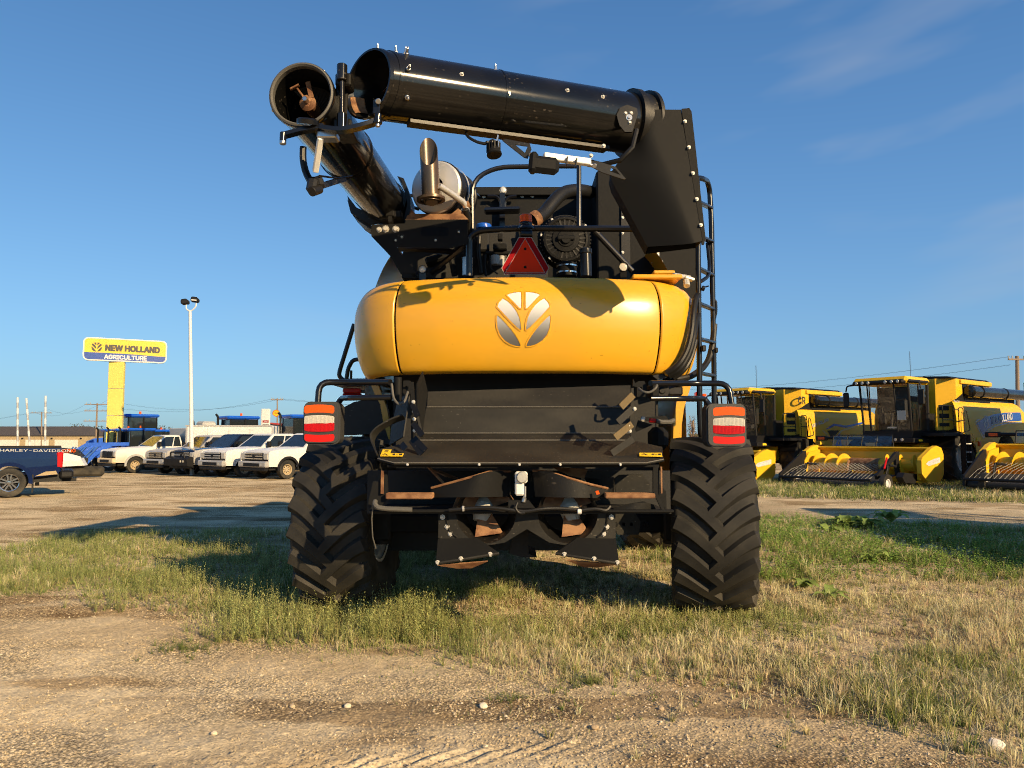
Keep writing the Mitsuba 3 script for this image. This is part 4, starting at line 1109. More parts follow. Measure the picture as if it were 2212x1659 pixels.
# cross-sections down the chute: each is a rounded U (left belly, front, right edge)
secs = []
for k, tt in enumerate(np.linspace(0, 1, 16)):
    ly = 236 + (533 - 236) * tt
    lx = np.interp(ly, [236, 285, 330, 355, 379, 539], [1384, 1377, 1357, 1332, 1315, 1402])
    gx = np.interp(ly, [236, 285, 320, 494, 539], [1388, 1390, 1399, 1474, 1494])      # the rounded front corner
    gyy = np.interp(ly, [236, 320, 539], [236, 320, 533])
    rx, ry = np.interp(ly, [236, 539], [1471, 1519]), np.interp(ly, [236, 539], [237, 526])
    dep = np.interp(ly, [236, 340, 400, 539], [0.04, 0.11, 0.15, 0.15])
    L_, G, Rf, Rr = F3(lx, ly, 5.600 + dep), F3(gx, gyy, 5.600), F3(rx - 1, ry, 5.610), F3(rx, ry, 5.680)
    rad = min(0.32, 0.9 * np.linalg.norm(G - L_))
    u1, u2 = (L_ - G) / np.linalg.norm(L_ - G), (Rf - G) / np.linalg.norm(Rf - G)
    r1, r2 = min(0.55 * np.linalg.norm(L_ - G), 0.16), min(0.40 * np.linalg.norm(Rf - G), 0.10)
    arc = [(1 - t) ** 2 * (G + u1 * r1) + 2 * t * (1 - t) * G + t * t * (G + u2 * r2) for t in np.linspace(0, 1, 12)]
    fine = [L_ + (G + u1 * r1 - L_) * t for t in np.linspace(0, 0.9, 6)] + arc + [G + u2 * r2 + (Rf - G - u2 * r2) * t for t in np.linspace(0.15, 1, 7)] + [Rr]
    secs.append(np.vstack([[L_ + V(0.02, 0.24, 0)], fine, [Rr + V(0, 0.22, 0)]]))
N = len(secs[0]) - 2
secs = np.array(secs)
put(CB, 'spout', tm(secs.reshape(-1, 3), grid_faces(len(secs), N + 2)), 'm_panel', smooth=40, label='black sheet-metal discharge spout hanging at the right end')
inner = secs + V(0, 0.008, 0)
put(CB, 'spout__inside', tm((secs * 0.985 + secs.mean(1, keepdims=True) * 0.015).reshape(-1, 3), grid_faces(len(secs), N + 2)), 'm_deep', smooth=40)
put(CB, 'spout__back', tm(np.vstack([secs[:, 0], secs[:, -1]]), grid_faces(2, len(secs))), 'm_panel')
put(CB, 'spout__flange', [plate([(1472, 235), (1489, 233), (1494, 241), (1524, 512), (1521, 529), (1516, 528)], 5.690, 0.014, rnd=0.006)], 'm_panel')
for y in (262, 318, 374, 430, 486):
    put(CB, 'spout__bolt', bolt(F3(np.interp(y, [236, 526], [1476, 1520]), y, 5.595), (0, -1, 0), 0.010), 'm_zinc')
put(CB, 'spout_collar', [sweep([F3(1268, 348, 5.66), F3(1300, 356, 5.54), F3(1340, 346, 5.49), F3(1366, 318, 5.48), F3(1375, 280, 5.50)], circ(0.02, 8))], 'm_black')
# spout actuator under the tube
put(CB, 'spout_actuator', [obox((at(1150, 352, 5.25) + at(1264, 354, 5.35)) / 2 + V(0.06, 0, 0.03), at(1272, 353, 5.35) - at(1160, 338, 5.25), (0.36, 0.05, 0.048), 0.005)], 'm_alu', label='linear actuator that swings the spout')
put(CB, 'spout_actuator__motor', [obox(at(1175, 357, 5.2), V(1, 0.1, -0.08), (0.22, 0.075, 0.125), 0.03), obox(at(1152, 352, 5.2), V(1, 0.1, -0.08), (0.06, 0.09, 0.15), 0.02)], 'm_panel')
put(CB, 'spout_actuator__band', [obox(at(p, q_, 5.275), V(1, 0.1, -0.1), (0.008, 0.058, 0.058)) for p, q_ in ((1224, 349), (1244, 352))], 'm_black')
put(CB, 'spout_actuator__rod', cyl(at(1268, 356, 5.35), at(1286, 358, 5.36), 0.014), 'm_steel')
puts(CB, 'spout_actuator__bracket', [plate([(1085, 303), (1092, 300), (1144, 310), (1148, 322), (1140, 342), (1132, 340)], 5.27, 0.012, holes=[[(1112, 312), (1140, 316), (1134, 330)]]), plate([(1276, 348), (1290, 348), (1330, 360), (1352, 386), (1346, 387), (1300, 372), (1278, 360)], 5.40, 0.012, holes=[[(1320, 362), (1330, 366), (1340, 378), (1318, 370)]])], 'm_black')
put(CB, 'spout_actuator__pin', [cyl(at(1147, 334, 5.26), at(1147, 334, 5.22), 0.017), cyl(at(1284, 358, 5.33), at(1284, 358, 5.30), 0.018)], 'm_steel')
put(CB, 'tube_belly_rail', [sweep(np.array([t0 + A2 * d + V(0, -0.01, -R2 - 0.012) for d in (0.3, 1.0, 1.9)]), np.array([(-0.05, -0.012), (0.05, -0.012), (0.05, 0.012), (-0.05, 0.012)]), up=(0, 0, 1))], 'm_black')
# unloading lamp hanging below the tail tube
lc = at(1066, 322, 5.2)
ld = V(0.15, -0.25, -1)
put(CB, 'unload_lamp', [lathe([(0, -0.07), (0.022, -0.07), (0.030, -0.06), (0.034, -0.02), (0.052, 0.035), (0.055, 0.05), (0.048, 0.055), (0, 0.05)], lc, ld, 24)], 'm_panel', label='small finned work lamp hanging under the auger')
put(CB, 'unload_lamp__fin', [obox(lc + V(math.cos(a), math.sin(a), 0) * 0.042 + V(0, 0, 0.01), V(math.cos(a), math.sin(a), 0), (0.02, 0.004, 0.075)) for a in np.arange(14) * 2 * np.pi / 14], 'm_black', kind='stuff')
put(CB, 'unload_lamp__bracket', [obox(at(1074, 303, 5.22), (0.2, 0, 1), (0.07, 0.01, 0.03)), obox(at(1076, 312, 5.18), (0.1, 0, 1), (0.05, 0.012, 0.03), 0.004)], 'm_steel')
put(CB, 'unload_lamp__cable', tube([at(1006, 288, 5.25), at(1012, 297, 5.22), at(1030, 307, 5.2), at(1048, 311, 5.2), at(1054, 306, 5.2)], 0.011, 8, 0.04), 'm_hose')

# ------------------------------------------------------------ ladder and hoses at right
LY, RY = 6.92, 7.35
rl = [at(1506, 384, LY), at(1508, 531, LY), at(1511, 810, LY), at(1511.5, 895, LY), at(1513, 940, LY), at(1523, 966, LY + 0.05)]
rr_ = [at(1497, 384, LY + 0.02), at(1516, 385, LY + 0.1), at(1528, 391, RY - 0.1), at(1533, 410, RY), at(1537, 486, RY), at(1542.5, 810, RY), at(1542.5, 872, RY)]
put(CB, 'ladder_rail', tube(rl, 0.026, 12, 0.1), 'm_tube_black')
put(CB, 'ladder_rail', tube(rr_, 0.026, 12, 0.12), 'm_tube_black')
for ya, yb in ((436, 449), (510, 522), (580, 595), (656, 668), (732, 740), (806, 812)):
    xa, xb = np.interp(ya, [384, 531, 810], [1506, 1508, 1511]), np.interp(yb, [410, 486, 810], [1533, 1537, 1542.5])
    a, b = at(xa, ya, LY), at(xb, yb, RY)
    put(CB, 'ladder_rung', obox((a + b) / 2, b - a, (np.linalg.norm(b - a), 0.06, 0.028), 0.006), 'm_tube_black')
put(CB, 'ladder_brace', [tube([at(1528, 525, RY), at(1533, 575, RY - 0.05), at(1530, 598, 7.1), at(1514, 608, 7.0)], 0.018, 8, 0.1)], 'm_tube_black')
puts(CB, 'hand_grip', [tube([at(1538, 646, RY), at(1546, 650, RY), at(1547, 672, RY), at(1543, 690, RY)], 0.016, 8, 0.05), tube([at(1530, 618, 7.0), at(1519, 621, 6.95)], 0.008, 6), cyl(at(1516, 622, 6.9), at(1522, 624, 6.9), 0.025)], 'm_tube_black')
for pts, r in (([(1508, 637, 6.92), (1502, 646, 6.85), (1497, 680, 6.75), (1494, 720, 6.7), (1484, 760, 6.68), (1465, 790, 6.66), (1440, 806, 6.7)], 0.030),
               ([(1509, 680, 6.9), (1504, 690, 6.85), (1500, 725, 6.75), (1490, 765, 6.72), (1470, 798, 6.7), (1445, 812, 6.75)], 0.026),
               ([(1502, 735, 6.86), (1495, 770, 6.8), (1478, 800, 6.76), (1455, 817, 6.8)], 0.024),
               ([(1543, 700, 7.36), (1540, 740, 7.34), (1532, 776, 7.3), (1518, 796, 7.2), (1490, 815, 7.0), (1460, 820, 6.95)], 0.030)):
    put(CB, 'hydraulic_hose', tube([at(*p) for p in pts], r, 10, 0.25), 'm_hose')
puts(CB, 'hose_clip', [box(at(1502, 0, 6.86)[0], at(1510, 0, 6.86)[0], 6.84, 6.9, at(0, 760, 6.9)[2], at(0, 747, 6.9)[2], 0.006), box(at(1528, 0, 7.3)[0], at(1533, 0, 7.3)[0], 7.25, 7.3, at(0, 763, 7.3)[2], at(0, 752, 7.3)[2], 0.006), plate([(1410, 812), (1416, 806), (1424, 810), (1434, 806), (1440, 816), (1420, 820)], 6.74, 0.05)], 'm_black')
# rails of the left side ladder seen past the corner
put(CB, 'side_rail', [tube([at(765, 700, 9.5), at(734, 800, 9.5), at(732, 812, 9.5), at(742, 822, 9.5), at(790, 822, 9.5)], 0.028, 10, 0.12), tube([at(748, 822, 9.2), at(752, 795, 9.2), at(762, 778, 9.2), at(775, 776, 9.2)], 0.026, 10, 0.1), tube([at(758, 822, 9.3), at(758.5, 800, 9.3)], 0.016, 8)], 'm_tube_black')
# ------------------------------------------------------------ straw hood, spreader deck, lamps and wheels below the hood
z5 = lambda x, y, Y: at(621 + x * .2441, 756 + y * .2441, Y)
z6 = lambda x, y, Y: at(1134 + x * .2441, 756 + y * .2441, Y)
z8 = lambda x, y, Y: at(1107 + x * .2441, 945 + y * .2441, Y)


def strip(p0, p1, p2, p3, t=0.006):
    return panel([p0, p1, p2, p3], t)


# back of the discharge opening: three sheets stepping down to the deck
put(CB, 'discharge_sheet', panel([at(924, 846, 6.4), at(1362, 832, 6.4), at(1362, 879, 6.28), at(922, 879, 6.28)], 0.01), 'm_dusty', label='scratched upper sheet of the straw outlet')
put(CB, 'discharge_sheet', panel([at(921, 879.6, 6.27), at(1362, 879.6, 6.27), at(1364, 935, 6.2), at(912, 935, 6.2)], 0.01), 'm_dusty', label='dusty middle sheet of the straw outlet')
put(CB, 'discharge_sheet', panel([at(911, 936.5, 6.17), at(1364, 936.5, 6.17), at(1366, 951.5, 6.06), at(908, 951.5, 6.06)], 0.01), 'm_dusty')
deck_n = [at(880, 960, 5.98), at(908, 951, 6.04), at(1366, 951, 6.04), at(1392, 962, 5.95), at(1430.6, 973, 5.82), at(1433, 991.6, 5.42), at(1394, 1001, 5.32), at(852, 1001, 5.32), at(816, 988, 5.44), at(821, 977, 5.75)]
o = deck_n[6]
nrm = np.cross(deck_n[7] - deck_n[6], deck_n[1] - deck_n[6])
nrm /= np.linalg.norm(nrm)
if nrm[2] < 0:
    nrm = -nrm
flat = [p - nrm * ((p - o) @ nrm) for p in deck_n]
put(CB, 'spreader_deck', panel(flat, 0.012), 'm_dusty', label='scuffed sloping black spreader deck')
lipa, lipb = flat[7], flat[6]
puts(CB, 'worn_edge', [tube([at(922, 879.2, 6.26), at(1362, 879.2, 6.26)], 0.0045, 5), tube([at(912, 935.6, 6.16), at(1364, 935.6, 6.16)], 0.004, 5), tube([at(908, 951, 6.03), at(1366, 951, 6.03)], 0.005, 5), tube([flat[8] + V(0, -0.012, 0.004), lipa + V(0, -0.012, 0.004), lipb + V(0, -0.012, 0.004), flat[5] + V(0, -0.012, 0.004)], 0.004, 5)], 'm_worn')
put(CB, 'spreader_deck__lip', [tube([flat[8] + V(0, 0, -0.004), lipa + V(0, 0, -0.004), lipb + V(0, 0, -0.004), flat[5] + V(0, 0, -0.004)], 0.010, 8)], 'm_panel')
for px in (880, 1035, 1122, 1210, 1340):
    put(CB, 'spreader_deck__rivet', bolt(at(px, 1003.5, 5.305), (0, -1, 0), 0.007), 'm_zinc')
dax = (flat[6] - flat[7]) / np.linalg.norm(flat[6] - flat[7])
day = np.cross(nrm, dax)


def on_deck(px, py):
    """Point of the deck's plane on the given bearing."""
    a, b = at(px, py, 5.0), at(px, py, 6.4)
    t = ((o - a) @ nrm) / ((b - a) @ nrm)
    return a + (b - a) * t + nrm * 0.014


def deck_sheet(pts, lift, thick, m, nm, **k):
    p = [on_deck(*q) + nrm * lift for q in pts]
    put(CB, nm, panel(p, thick), m, **k)


deck_sheet([(821, 989), (827, 974.5), (846, 975), (843, 983), (872.5, 983), (870, 989.5)], 0, 0.002, 'm_decal', 'warning_decal', label='L-shaped yellow warning decal')
deck_sheet([(1380.5, 982), (1429.5, 982), (1430.5, 990.5), (1381.5, 988.8)], 0, 0.002, 'm_decal', 'warning_decal', label='narrow yellow warning decal')
for x0 in (824.5, 1384):
    y0 = 988 if x0 < 1000 else 987.5
    for a, b in (((0, 0), (7, -4)), ((7, -4), (14, 0)), ((3, 0), (9, -2.6)), ((9, -2.6), (11, -0.2))):
        p, q = on_deck(x0 + a[0], y0 + a[1]) + nrm * .002, on_deck(x0 + b[0], y0 + b[1]) + nrm * .002
        put(CB, 'decal_print', obox((p + q) / 2, q - p, (np.linalg.norm(q - p), 0.004, 0.001)), 'm_ink')
    for a, w in ((24, 5), (31, 4), (38, 6)):
        h = 2.4 if a != 31 else 0.6
        deck_sheet([(x0 + a, y0 - 0.6), (x0 + a + w, y0 - 0.6), (x0 + a + w, y0 - 0.6 - h), (x0 + a, y0 - 0.6 - h)], 0.0022, 0.001, 'm_ink', 'decal_print')
for a, b in (((832, 977), (840, 977)), ((831, 979.5), (838, 979.5))):
    deck_sheet([a, b, (b[0], b[1] + 1), (a[0], a[1] + 1)], 0.0022, 0.001, 'm_ink', 'decal_print')

# side walls of the outlet
put(CB, 'outlet_side', panel([z5(1200, 190, 6.2), z5(1240, 360, 6.35), z5(1225, 500, 6.28), z5(1195, 750, 6.15), z5(1160, 760, 6.), z5(1165, 300, 6.)], 0.008), 'm_panel')
put(CB, 'outlet_side', [panel([z5(1075, 390, 5.95), z5(1098, 390, 5.9), z5(1120, 500, 5.9), z5(1120, 770, 5.85), z5(1090, 790, 5.85)], 0.02)], 'm_panel')
put(CB, 'outlet_flank', panel([z5(1090, 380, 6.02), z5(985, 440, 6.3), z5(925, 700, 6.3), z5(940, 850, 6.25), z5(1090, 780, 5.95)], 0.01), 'm_deep')
put(CB, 'outlet_flank', panel([z6(1000, 620, 6.3), z6(1130, 660, 6.6), z6(1240, 610, 6.8), z6(1000, 740, 6.3)], 0.008), 'm_panel')
put(CB, 'hydraulic_tank', box(z6(1120, 0, 6.7)[0], z6(1268, 0, 6.7)[0], 6.7, 7., z6(0, 890, 6.7)[2], z6(0, 680, 6.7)[2], 0.05), 'm_panel')
put(CB, 'outlet_post', [plate([(1364, 838), (1369, 838), (1370, 915), (1376, 948), (1366, 950), (1362, 940), (1361, 910)], 5.68, 0.035)], 'm_dusty')
put(CB, 'outlet_post', [plate([(887, 825), (893, 825), (896, 880), (897, 945), (888, 950), (887, 880)], 5.68, 0.03)], 'm_panel')


def fin(p, q, w, m, tilt=0.18):
    """A flat vane from p (at the post) to q (its free end), w metres wide; it leans away from its post."""
    p, q = V(*p), V(*q)
    u = (q - p) / np.linalg.norm(q - p)
    s = np.cross(u, V(0, 1, 0))
    s = s / np.linalg.norm(s) + V(0, tilt, 0)
    s /= np.linalg.norm(s)
    if s[2] < 0:
        s = -s
    put(CB, 'vane', panel([p + s * w / 2, p - s * w / 2, q - s * w / 2, q + s * w / 2], 0.006), m)


for a, b, m in (((960, 396), (852, 505), 'm_decal_dust'), ((955, 520), (824, 640), 'm_dusty'), ((950, 655), (800, 775), 'm_decal_dust'), ((960, 785), (770, 915), 'm_dusty')):
    if m == 'm_decal_dust' and m not in scene:
        mat('m_decal_dust', (0.10, 0.068, 0.022), 0.6)
    fin(z6(*a, 5.65), z6(*b, 5.52), 0.052, m)
for a, b in (((1108, 480), (1155, 590)), ((1115, 650), (1195, 760)), ((1120, 780), (1225, 890)), ((1095, 800), (1190, 925)), ((1010, 830), (1050, 880))):
    fin(z5(*a, 5.65), z5(*b, 5.55), 0.045, 'm_black')
for px, py in ((893, 868), (894, 888), (895, 905), (895.5, 930), (1371, 883), (1357, 889), (1361, 931), (1358, 920)):
    put(CB, 'vane_bolt', bolt(at(px, py, 5.64), (0, -1, 0), 0.010), 'm_zinc')
put(CB, 'rubber_flap', sweep(fillet([z5(1030, 590, 5.8), z5(930, 625, 5.8), z5(800, 700, 5.8), z5(745, 770, 5.8), z5(760, 850, 5.75), z5(810, 960, 5.6)], 0.15), np.array([(-0.05, -0.006), (0.05, -0.006), (0.05, 0.006), (-0.05, 0.006)]), up=(0, 0.3, 1)), 'm_dusty')

# spreader box under the deck
BY = 5.4
put(CB, 'spreader_beam', [box(at(812, 0, BY)[0], at(1439, 0, BY)[0], BY, BY + 0.06, at(0, 1107.5, BY)[2], at(0, 1101.5, BY)[2], 0.006), box(at(850, 0, BY)[0], at(1400, 0, BY)[0], 5.36, 5.45, at(0, 1009, BY)[2], at(0, 1003.5, BY)[2], 0.005)], 'm_panel', label='thin cross beam below the spreaders')
put(CB, 'spreader_back', box(at(815, 0, 6.3)[0], at(1424, 0, 6.3)[0], 6.15, 6.2, 0.98, 1.33), 'm_deep')
put(CB, 'spreader_floor', box(at(825, 0, 5.6)[0], at(1425, 0, 5.6)[0], 5.46, 6.2, at(0, 1101, 5.46)[2] - 0.03, at(0, 1101, 5.46)[2] - 0.02), 'm_deep')
put(CB, 'spreader_end', [plate([(806, 1040), (818, 1040), (836, 1012), (838, 1075), (822, 1095), (812, 1106), (795, 1094), (797, 1078)], 5.45, 0.03)], 'm_panel')
put(CB, 'spreader_end', [plate([(1411, 1004), (1424, 1004), (1424, 1070), (1439, 1107), (1432, 1107), (1411, 1062)], 5.42, 0.03), plate([(1424, 1045), (1439, 1062), (1440, 1106), (1424, 1074)], 5.5, 0.02)], 'm_panel')
put(CB, 'rust_post', box(at(836, 0, 5.42)[0], at(841.5, 0, 5.42)[0], 5.42, 5.44, at(0, 1067, 5.42)[2], at(0, 1016, 5.42)[2]), 'm_rust')
put(CB, 'rust_post', box(at(1412.5, 0, 5.4)[0], at(1415.5, 0, 5.4)[0], 5.4, 5.412, at(0, 1066, 5.4)[2], at(0, 1008, 5.4)[2]), 'm_rust')
put(CB, 'rust_ledge', obox((at(841, 1070, 5.45) + at(931, 1071, 5.45)) / 2, (1, 0, 0), (0.34, 0.12, 0.042), 0.006), 'm_rust', label='rusty ledge at left')
put(CB, 'rust_ledge', obox((at(1312, 1070, 5.45) + at(1406, 1070, 5.45)) / 2, (1, 0, 0), (0.36, 0.12, 0.036), 0.006), 'm_rust', label='rusty ledge at right')


def curved_sheet(top, bot, bulge, Y, n=30, t=0.006, back=0.0):
    """Sheet bowed towards the camera; top and bottom edges are surveyed polylines with the same ends."""
    top, bot = np.array(top, float), np.array(bot, float)
    u = np.linspace(0, 1, n)
    tx = np.interp(u, np.linspace(0, 1, len(top)), top[:, 0]), np.interp(u, np.linspace(0, 1, len(top)), top[:, 1])
    bx = np.interp(u, np.linspace(0, 1, len(bot)), bot[:, 0]), np.interp(u, np.linspace(0, 1, len(bot)), bot[:, 1])
    r = []
    for k in range(n):
        y = Y - bulge * math.sin(math.pi * u[k]) + back * u[k]
        a, b = at(tx[0][k], tx[1][k], y), at(bx[0][k], bx[1][k], y)
        r.append([a, b, b + V(0, t, 0), a + V(0, t, 0)])
    r = np.array(r)
    return tm(r.reshape(-1, 3), grid_faces(n, 4, True))


put(CB, 'spreader_deflector', curved_sheet([(932, 1054), (972, 1043), (1012, 1032), (1035, 1024), (1060, 1018), (1082, 1017), (1103, 1018)], [(932, 1074.6), (1017, 1074), (1103, 1073)], 0.16, 5.52), 'm_panel', smooth=60, label='bowed left spreader deflector catching the light')
put(CB, 'spreader_deflector', curved_sheet([(1151, 1017), (1183, 1018), (1230, 1033), (1275, 1046), (1313, 1055)], [(1156, 1073), (1230, 1075), (1311, 1075.8)], 0.10, 5.5), 'm_black', smooth=60, label='bowed right spreader deflector')
put(CB, 'deflector_edge', [tube([at(932, 1054, 5.51), at(1012, 1032, 5.37), at(1060, 1018, 5.4), at(1103, 1018, 5.51)], 0.009, 6), tube([at(1151, 1017, 5.5), at(1183, 1018, 5.45), at(1230, 1033, 5.4), at(1275, 1046, 5.42), at(1313, 1055, 5.5)], 0.009, 6)], 'm_rust')
put(CB, 'spreader_guide', [curved_sheet([(1262, 1033), (1300, 1034), (1326, 1030)], [(1268, 1062), (1300, 1064), (1326, 1064)], 0.12, 5.75)], 'm_panel', smooth=60)
put(CB, 'spreader_guide', [plate([(1327, 1034), (1338, 1026), (1388, 1024), (1404, 1045), (1402, 1063), (1330, 1063)], 5.8, 0.03)], 'm_dusty')
put(CB, 'spreader_guide', panel([at(925, 1010, 5.8), at(960, 1020, 5.9), at(990, 1032, 5.9), at(975, 1044, 5.8), at(955, 1046, 5.75)], 0.01), 'm_rust')
put(CB, 'spreader_guide', [panel([at(922, 1009, 5.75), at(957, 1047, 5.6), at(962, 1046, 5.6), at(927, 1008, 5.75)], 0.02)], 'm_rust')
put(CB, 'spreader_guide', panel([at(1191, 1009, 5.8), at(1270, 1013, 5.9), at(1262, 1034, 5.9), at(1235, 1030, 5.8)], 0.01), 'm_rust')
put(CB, 'reflector_mark', plate([(1286, 1061), (1293, 1059.5), (1296, 1067), (1289, 1069)], 5.385, 0.003), 'm_amber')
put(CB, 'spreader_actuator', [box(at(1112, 0, 5.35)[0], at(1131, 0, 5.35)[0], 5.35, 5.4, at(0, 1071, 5.35)[2], at(0, 1019, 5.35)[2], 0.012), box(at(1112, 0, 5.34)[0], at(1138, 0, 5.34)[0], 5.34, 5.42, at(0, 1044, 5.34)[2], at(0, 1019, 5.34)[2], 0.012)], 'm_alu', label='pale grey actuator between the spreaders')
put(CB, 'spreader_actuator__cap', lathe([(0, 0.028), (0.034, 0.026), (0.042, 0.012), (0.042, 0)], at(1127.5, 1031, 5.345), (0, -1, 0), 24), 'm_cast')
put(CB, 'spreader_actuator__rod', [cyl(at(1133.5, 1050, 5.37), at(1133.5, 1075, 5.37), 0.013), cyl(at(1133, 1075, 5.37), at(1131, 1085, 5.37), 0.018)], 'm_steel')
put(CB, 'actuator_foot', [plate([(1098, 1081), (1142, 1081), (1156, 1098), (1098, 1098)], 5.37, 0.05)], 'm_panel')
put(CB, 'wiring_loom', [tube([at(811, 1082, 5.38), at(809, 1088, 5.36), at(815, 1096, 5.35), at(835, 1099, 5.35), at(890, 1101, 5.35)], 0.018, 8, 0.05)], 'm_grey_hose')
put(CB, 'wiring_loom', [tube([at(970, 1102, 5.36), at(1020, 1098, 5.35), at(1060, 1096, 5.34), at(1100, 1101, 5.33), at(1135, 1106, 5.33), at(1165, 1100, 5.33), at(1200, 1098, 5.35), at(1250, 1101, 5.36)], 0.014, 8, 0.1), tube([at(1118, 1086, 5.33), at(1113, 1098, 5.32), at(1122, 1109, 5.32), at(1134, 1108, 5.32)], 0.010, 8, 0.05), tube([at(1250, 1103, 5.35), at(1290, 1099, 5.35), at(1310, 1104, 5.35), at(1318, 1094, 5.37)], 0.014, 8, 0.06)], 'm_hose')
put(CB, 'cable_tie', [cyl(at(1247, 1105, 5.34), at(1256, 1105, 5.34), 0.019, 10)], 'm_white')
put(CB, 'cable_tie', [cyl(at(998, 1099, 5.35), at(1003, 1098.6, 5.35), 0.02, 10)], 'm_grey')
put(CB, 'spreader_hump', [curved_sheet([(1326, 1098), (1360, 1088), (1390, 1083), (1412, 1090), (1420, 1106)], [(1326, 1102), (1370, 1106), (1420, 1107)], 0.06, 5.52)], 'm_dusty', smooth=60)
put(CB, 'drop_cable', tube([at(806, 1092, 5.38), at(803, 1120, 5.4), at(805, 1160, 5.45), at(812, 1185, 5.5)], 0.005, 6), 'm_grey_hose')

# radial spreader fans in their housings
def fan(cx, cy, r, Y, mirror):
    c = at(cx, cy, Y)
    m = -1 if mirror else 1
    rr = r / F * Y
    o = Point(c[0], c[2]).buffer(rr, 24)
    X = lambda d: c[0] + m * d / F * Y
    Zp = lambda py: at(cx, py, Y)[2]
    body = Polygon([(X(-92), Zp(1107)), (X(102), Zp(1107)), (X(102), Zp(1162)), (X(20), Zp(1182)), (X(-40), Zp(1172)), (X(-92), Zp(1140))]).buffer(0)
    put(CB, 'fan_housing', prism(body.difference(o), 'y', Y, Y + 0.05), 'm_dusty')
    put(CB, 'fan_housing__throat', lathe([(rr, 0), (rr - 0.03, 0.06), (rr - 0.05, 0.3)], c, (0, 1, 0), 48), 'm_black')
    put(CB, 'fan_housing__seam', [tube([V(X(62), Y - 0.004, Zp(1160)), V(X(78), Y - 0.004, Zp(1148)), V(X(84), Y - 0.004, Zp(1125)), V(X(84), Y - 0.004, Zp(1108))], 0.008, 6, 0.1)], 'm_panel')
    sk = [V(X(20), Y, Zp(1162)), V(X(102), Y - 0.01, Zp(1163)), V(X(102), Y - 0.16, Zp(1208)), V(X(50), Y - 0.16, Zp(1200)), V(X(-28), Y - 0.1, Zp(1190))]
    put(CB, 'fan_skirt', [trimesh.Trimesh(np.vstack([sk, np.array(sk) + V(0, 0.02, 0)]), np.array([(0, 1, 2), (0, 2, 3), (0, 3, 4), (5, 7, 6), (5, 8, 7), (5, 9, 8)]), process=False)], 'm_panel', smooth=20)
    put(CB, 'fan_skirt__rim', [tube([V(X(-28), Y - 0.1, Zp(1191)), V(X(50), Y - 0.165, Zp(1201)), V(X(102), Y - 0.165, Zp(1209))], 0.011, 6)], 'm_dusty')
    put(CB, 'fan_skirt__wear_plate', panel([V(X(-5), Y - 0.1, Zp(1206)), V(X(100), Y - 0.15, Zp(1212)), V(X(60), Y - 0.08, Zp(1222)), V(X(30), Y - 0.05, Zp(1220))], 0.008), 'm_rust')
    for d, py in ((-10, 1192), (50, 1199), (98, 1207)):
        put(CB, 'fan_skirt__bolt', bolt(V(X(d), Y - 0.17 if d > 0 else Y - 0.12, Zp(py)), (0, -1, 0), 0.012), 'm_zinc')
    for d, py in ((93, 1117), (83, 1138), (76, 1153)):
        put(CB, 'fan_housing__bolt', bolt(V(X(d), Y - 0.003, Zp(py)), (0, -1, 0), 0.013), 'm_zinc')
    hub = c + V(0.02 * m, 0.16, 0.04)
    put(CB, 'fan_hub', lathe([(0, -0.06), (0.07, -0.05), (0.09, 0.0), (0.06, 0.12), (0, 0.12)], hub, V(0.2 * m, -0.3, -1), 24), 'm_cast')
    for k in range(3):
        a = -1.45 + k * 2.1
        u = V(math.cos(a), 0, math.sin(a))
        w = V(-math.sin(a), 0, math.cos(a))
        put(CB, 'fan_blade', panel([hub + u * 0.06 - w * 0.05 + V(0, -0.07, 0), hub + u * 0.06 + w * 0.05 + V(0, -0.05, 0), hub + u * 0.21 + w * 0.12 + V(0, -0.09, 0), hub + u * 0.21 - w * 0.09 + V(0, -0.13, 0)], 0.008), 'm_rust')


fan(1226.6, 1108, 64, 5.5, False)
fan(1050, 1108, 64, 5.5, True)
put(CB, 'fan_bridge', [plate([(1138, 1112), (1142, 1196), (1160, 1204), (1128, 1204), (1100, 1196), (1120, 1112)], 5.9, 0.5)], 'm_deep')
# rear axle
put(CB, 'rear_axle', [box(-1.25, 1.55, 6.92, 7.1, at(0, 1150, 6.95)[2], at(0, 1112, 6.95)[2], 0.012)], 'm_panel', label='black rear axle beam')
put(CB, 'rear_axle__plate', [plate([(1328, 1108), (1372, 1108), (1384, 1127), (1380, 1155), (1334, 1155), (1328, 1140)], 6.86, 0.03, holes=[[(1344, 1129), (1350, 1129), (1350, 1136), (1344, 1136)], [(1361, 1129), (1367, 1129), (1367, 1136), (1361, 1136)]])], 'm_dusty')
for px in (1329, 1380, 1397):
    put(CB, 'rear_axle__bolt', bolt(at(px, 1133, 6.85 if px < 1370 else 6.91), (0, -1, 0), 0.018), 'm_panel')
put(CB, 'knuckle', [cyl((1.50, 7.0, 0.62), (1.50, 7.0, 1.0), 0.09), box(1.40, 1.62, 6.9, 7.1, 0.65, 0.95, 0.02)], 'm_deep')
put(CB, 'knuckle', [cyl((-1.22, 7.0, 0.62), (-1.22, 7.0, 1.0), 0.09), box(-1.35, -1.12, 6.9, 7.1, 0.65, 0.95, 0.02)], 'm_deep')


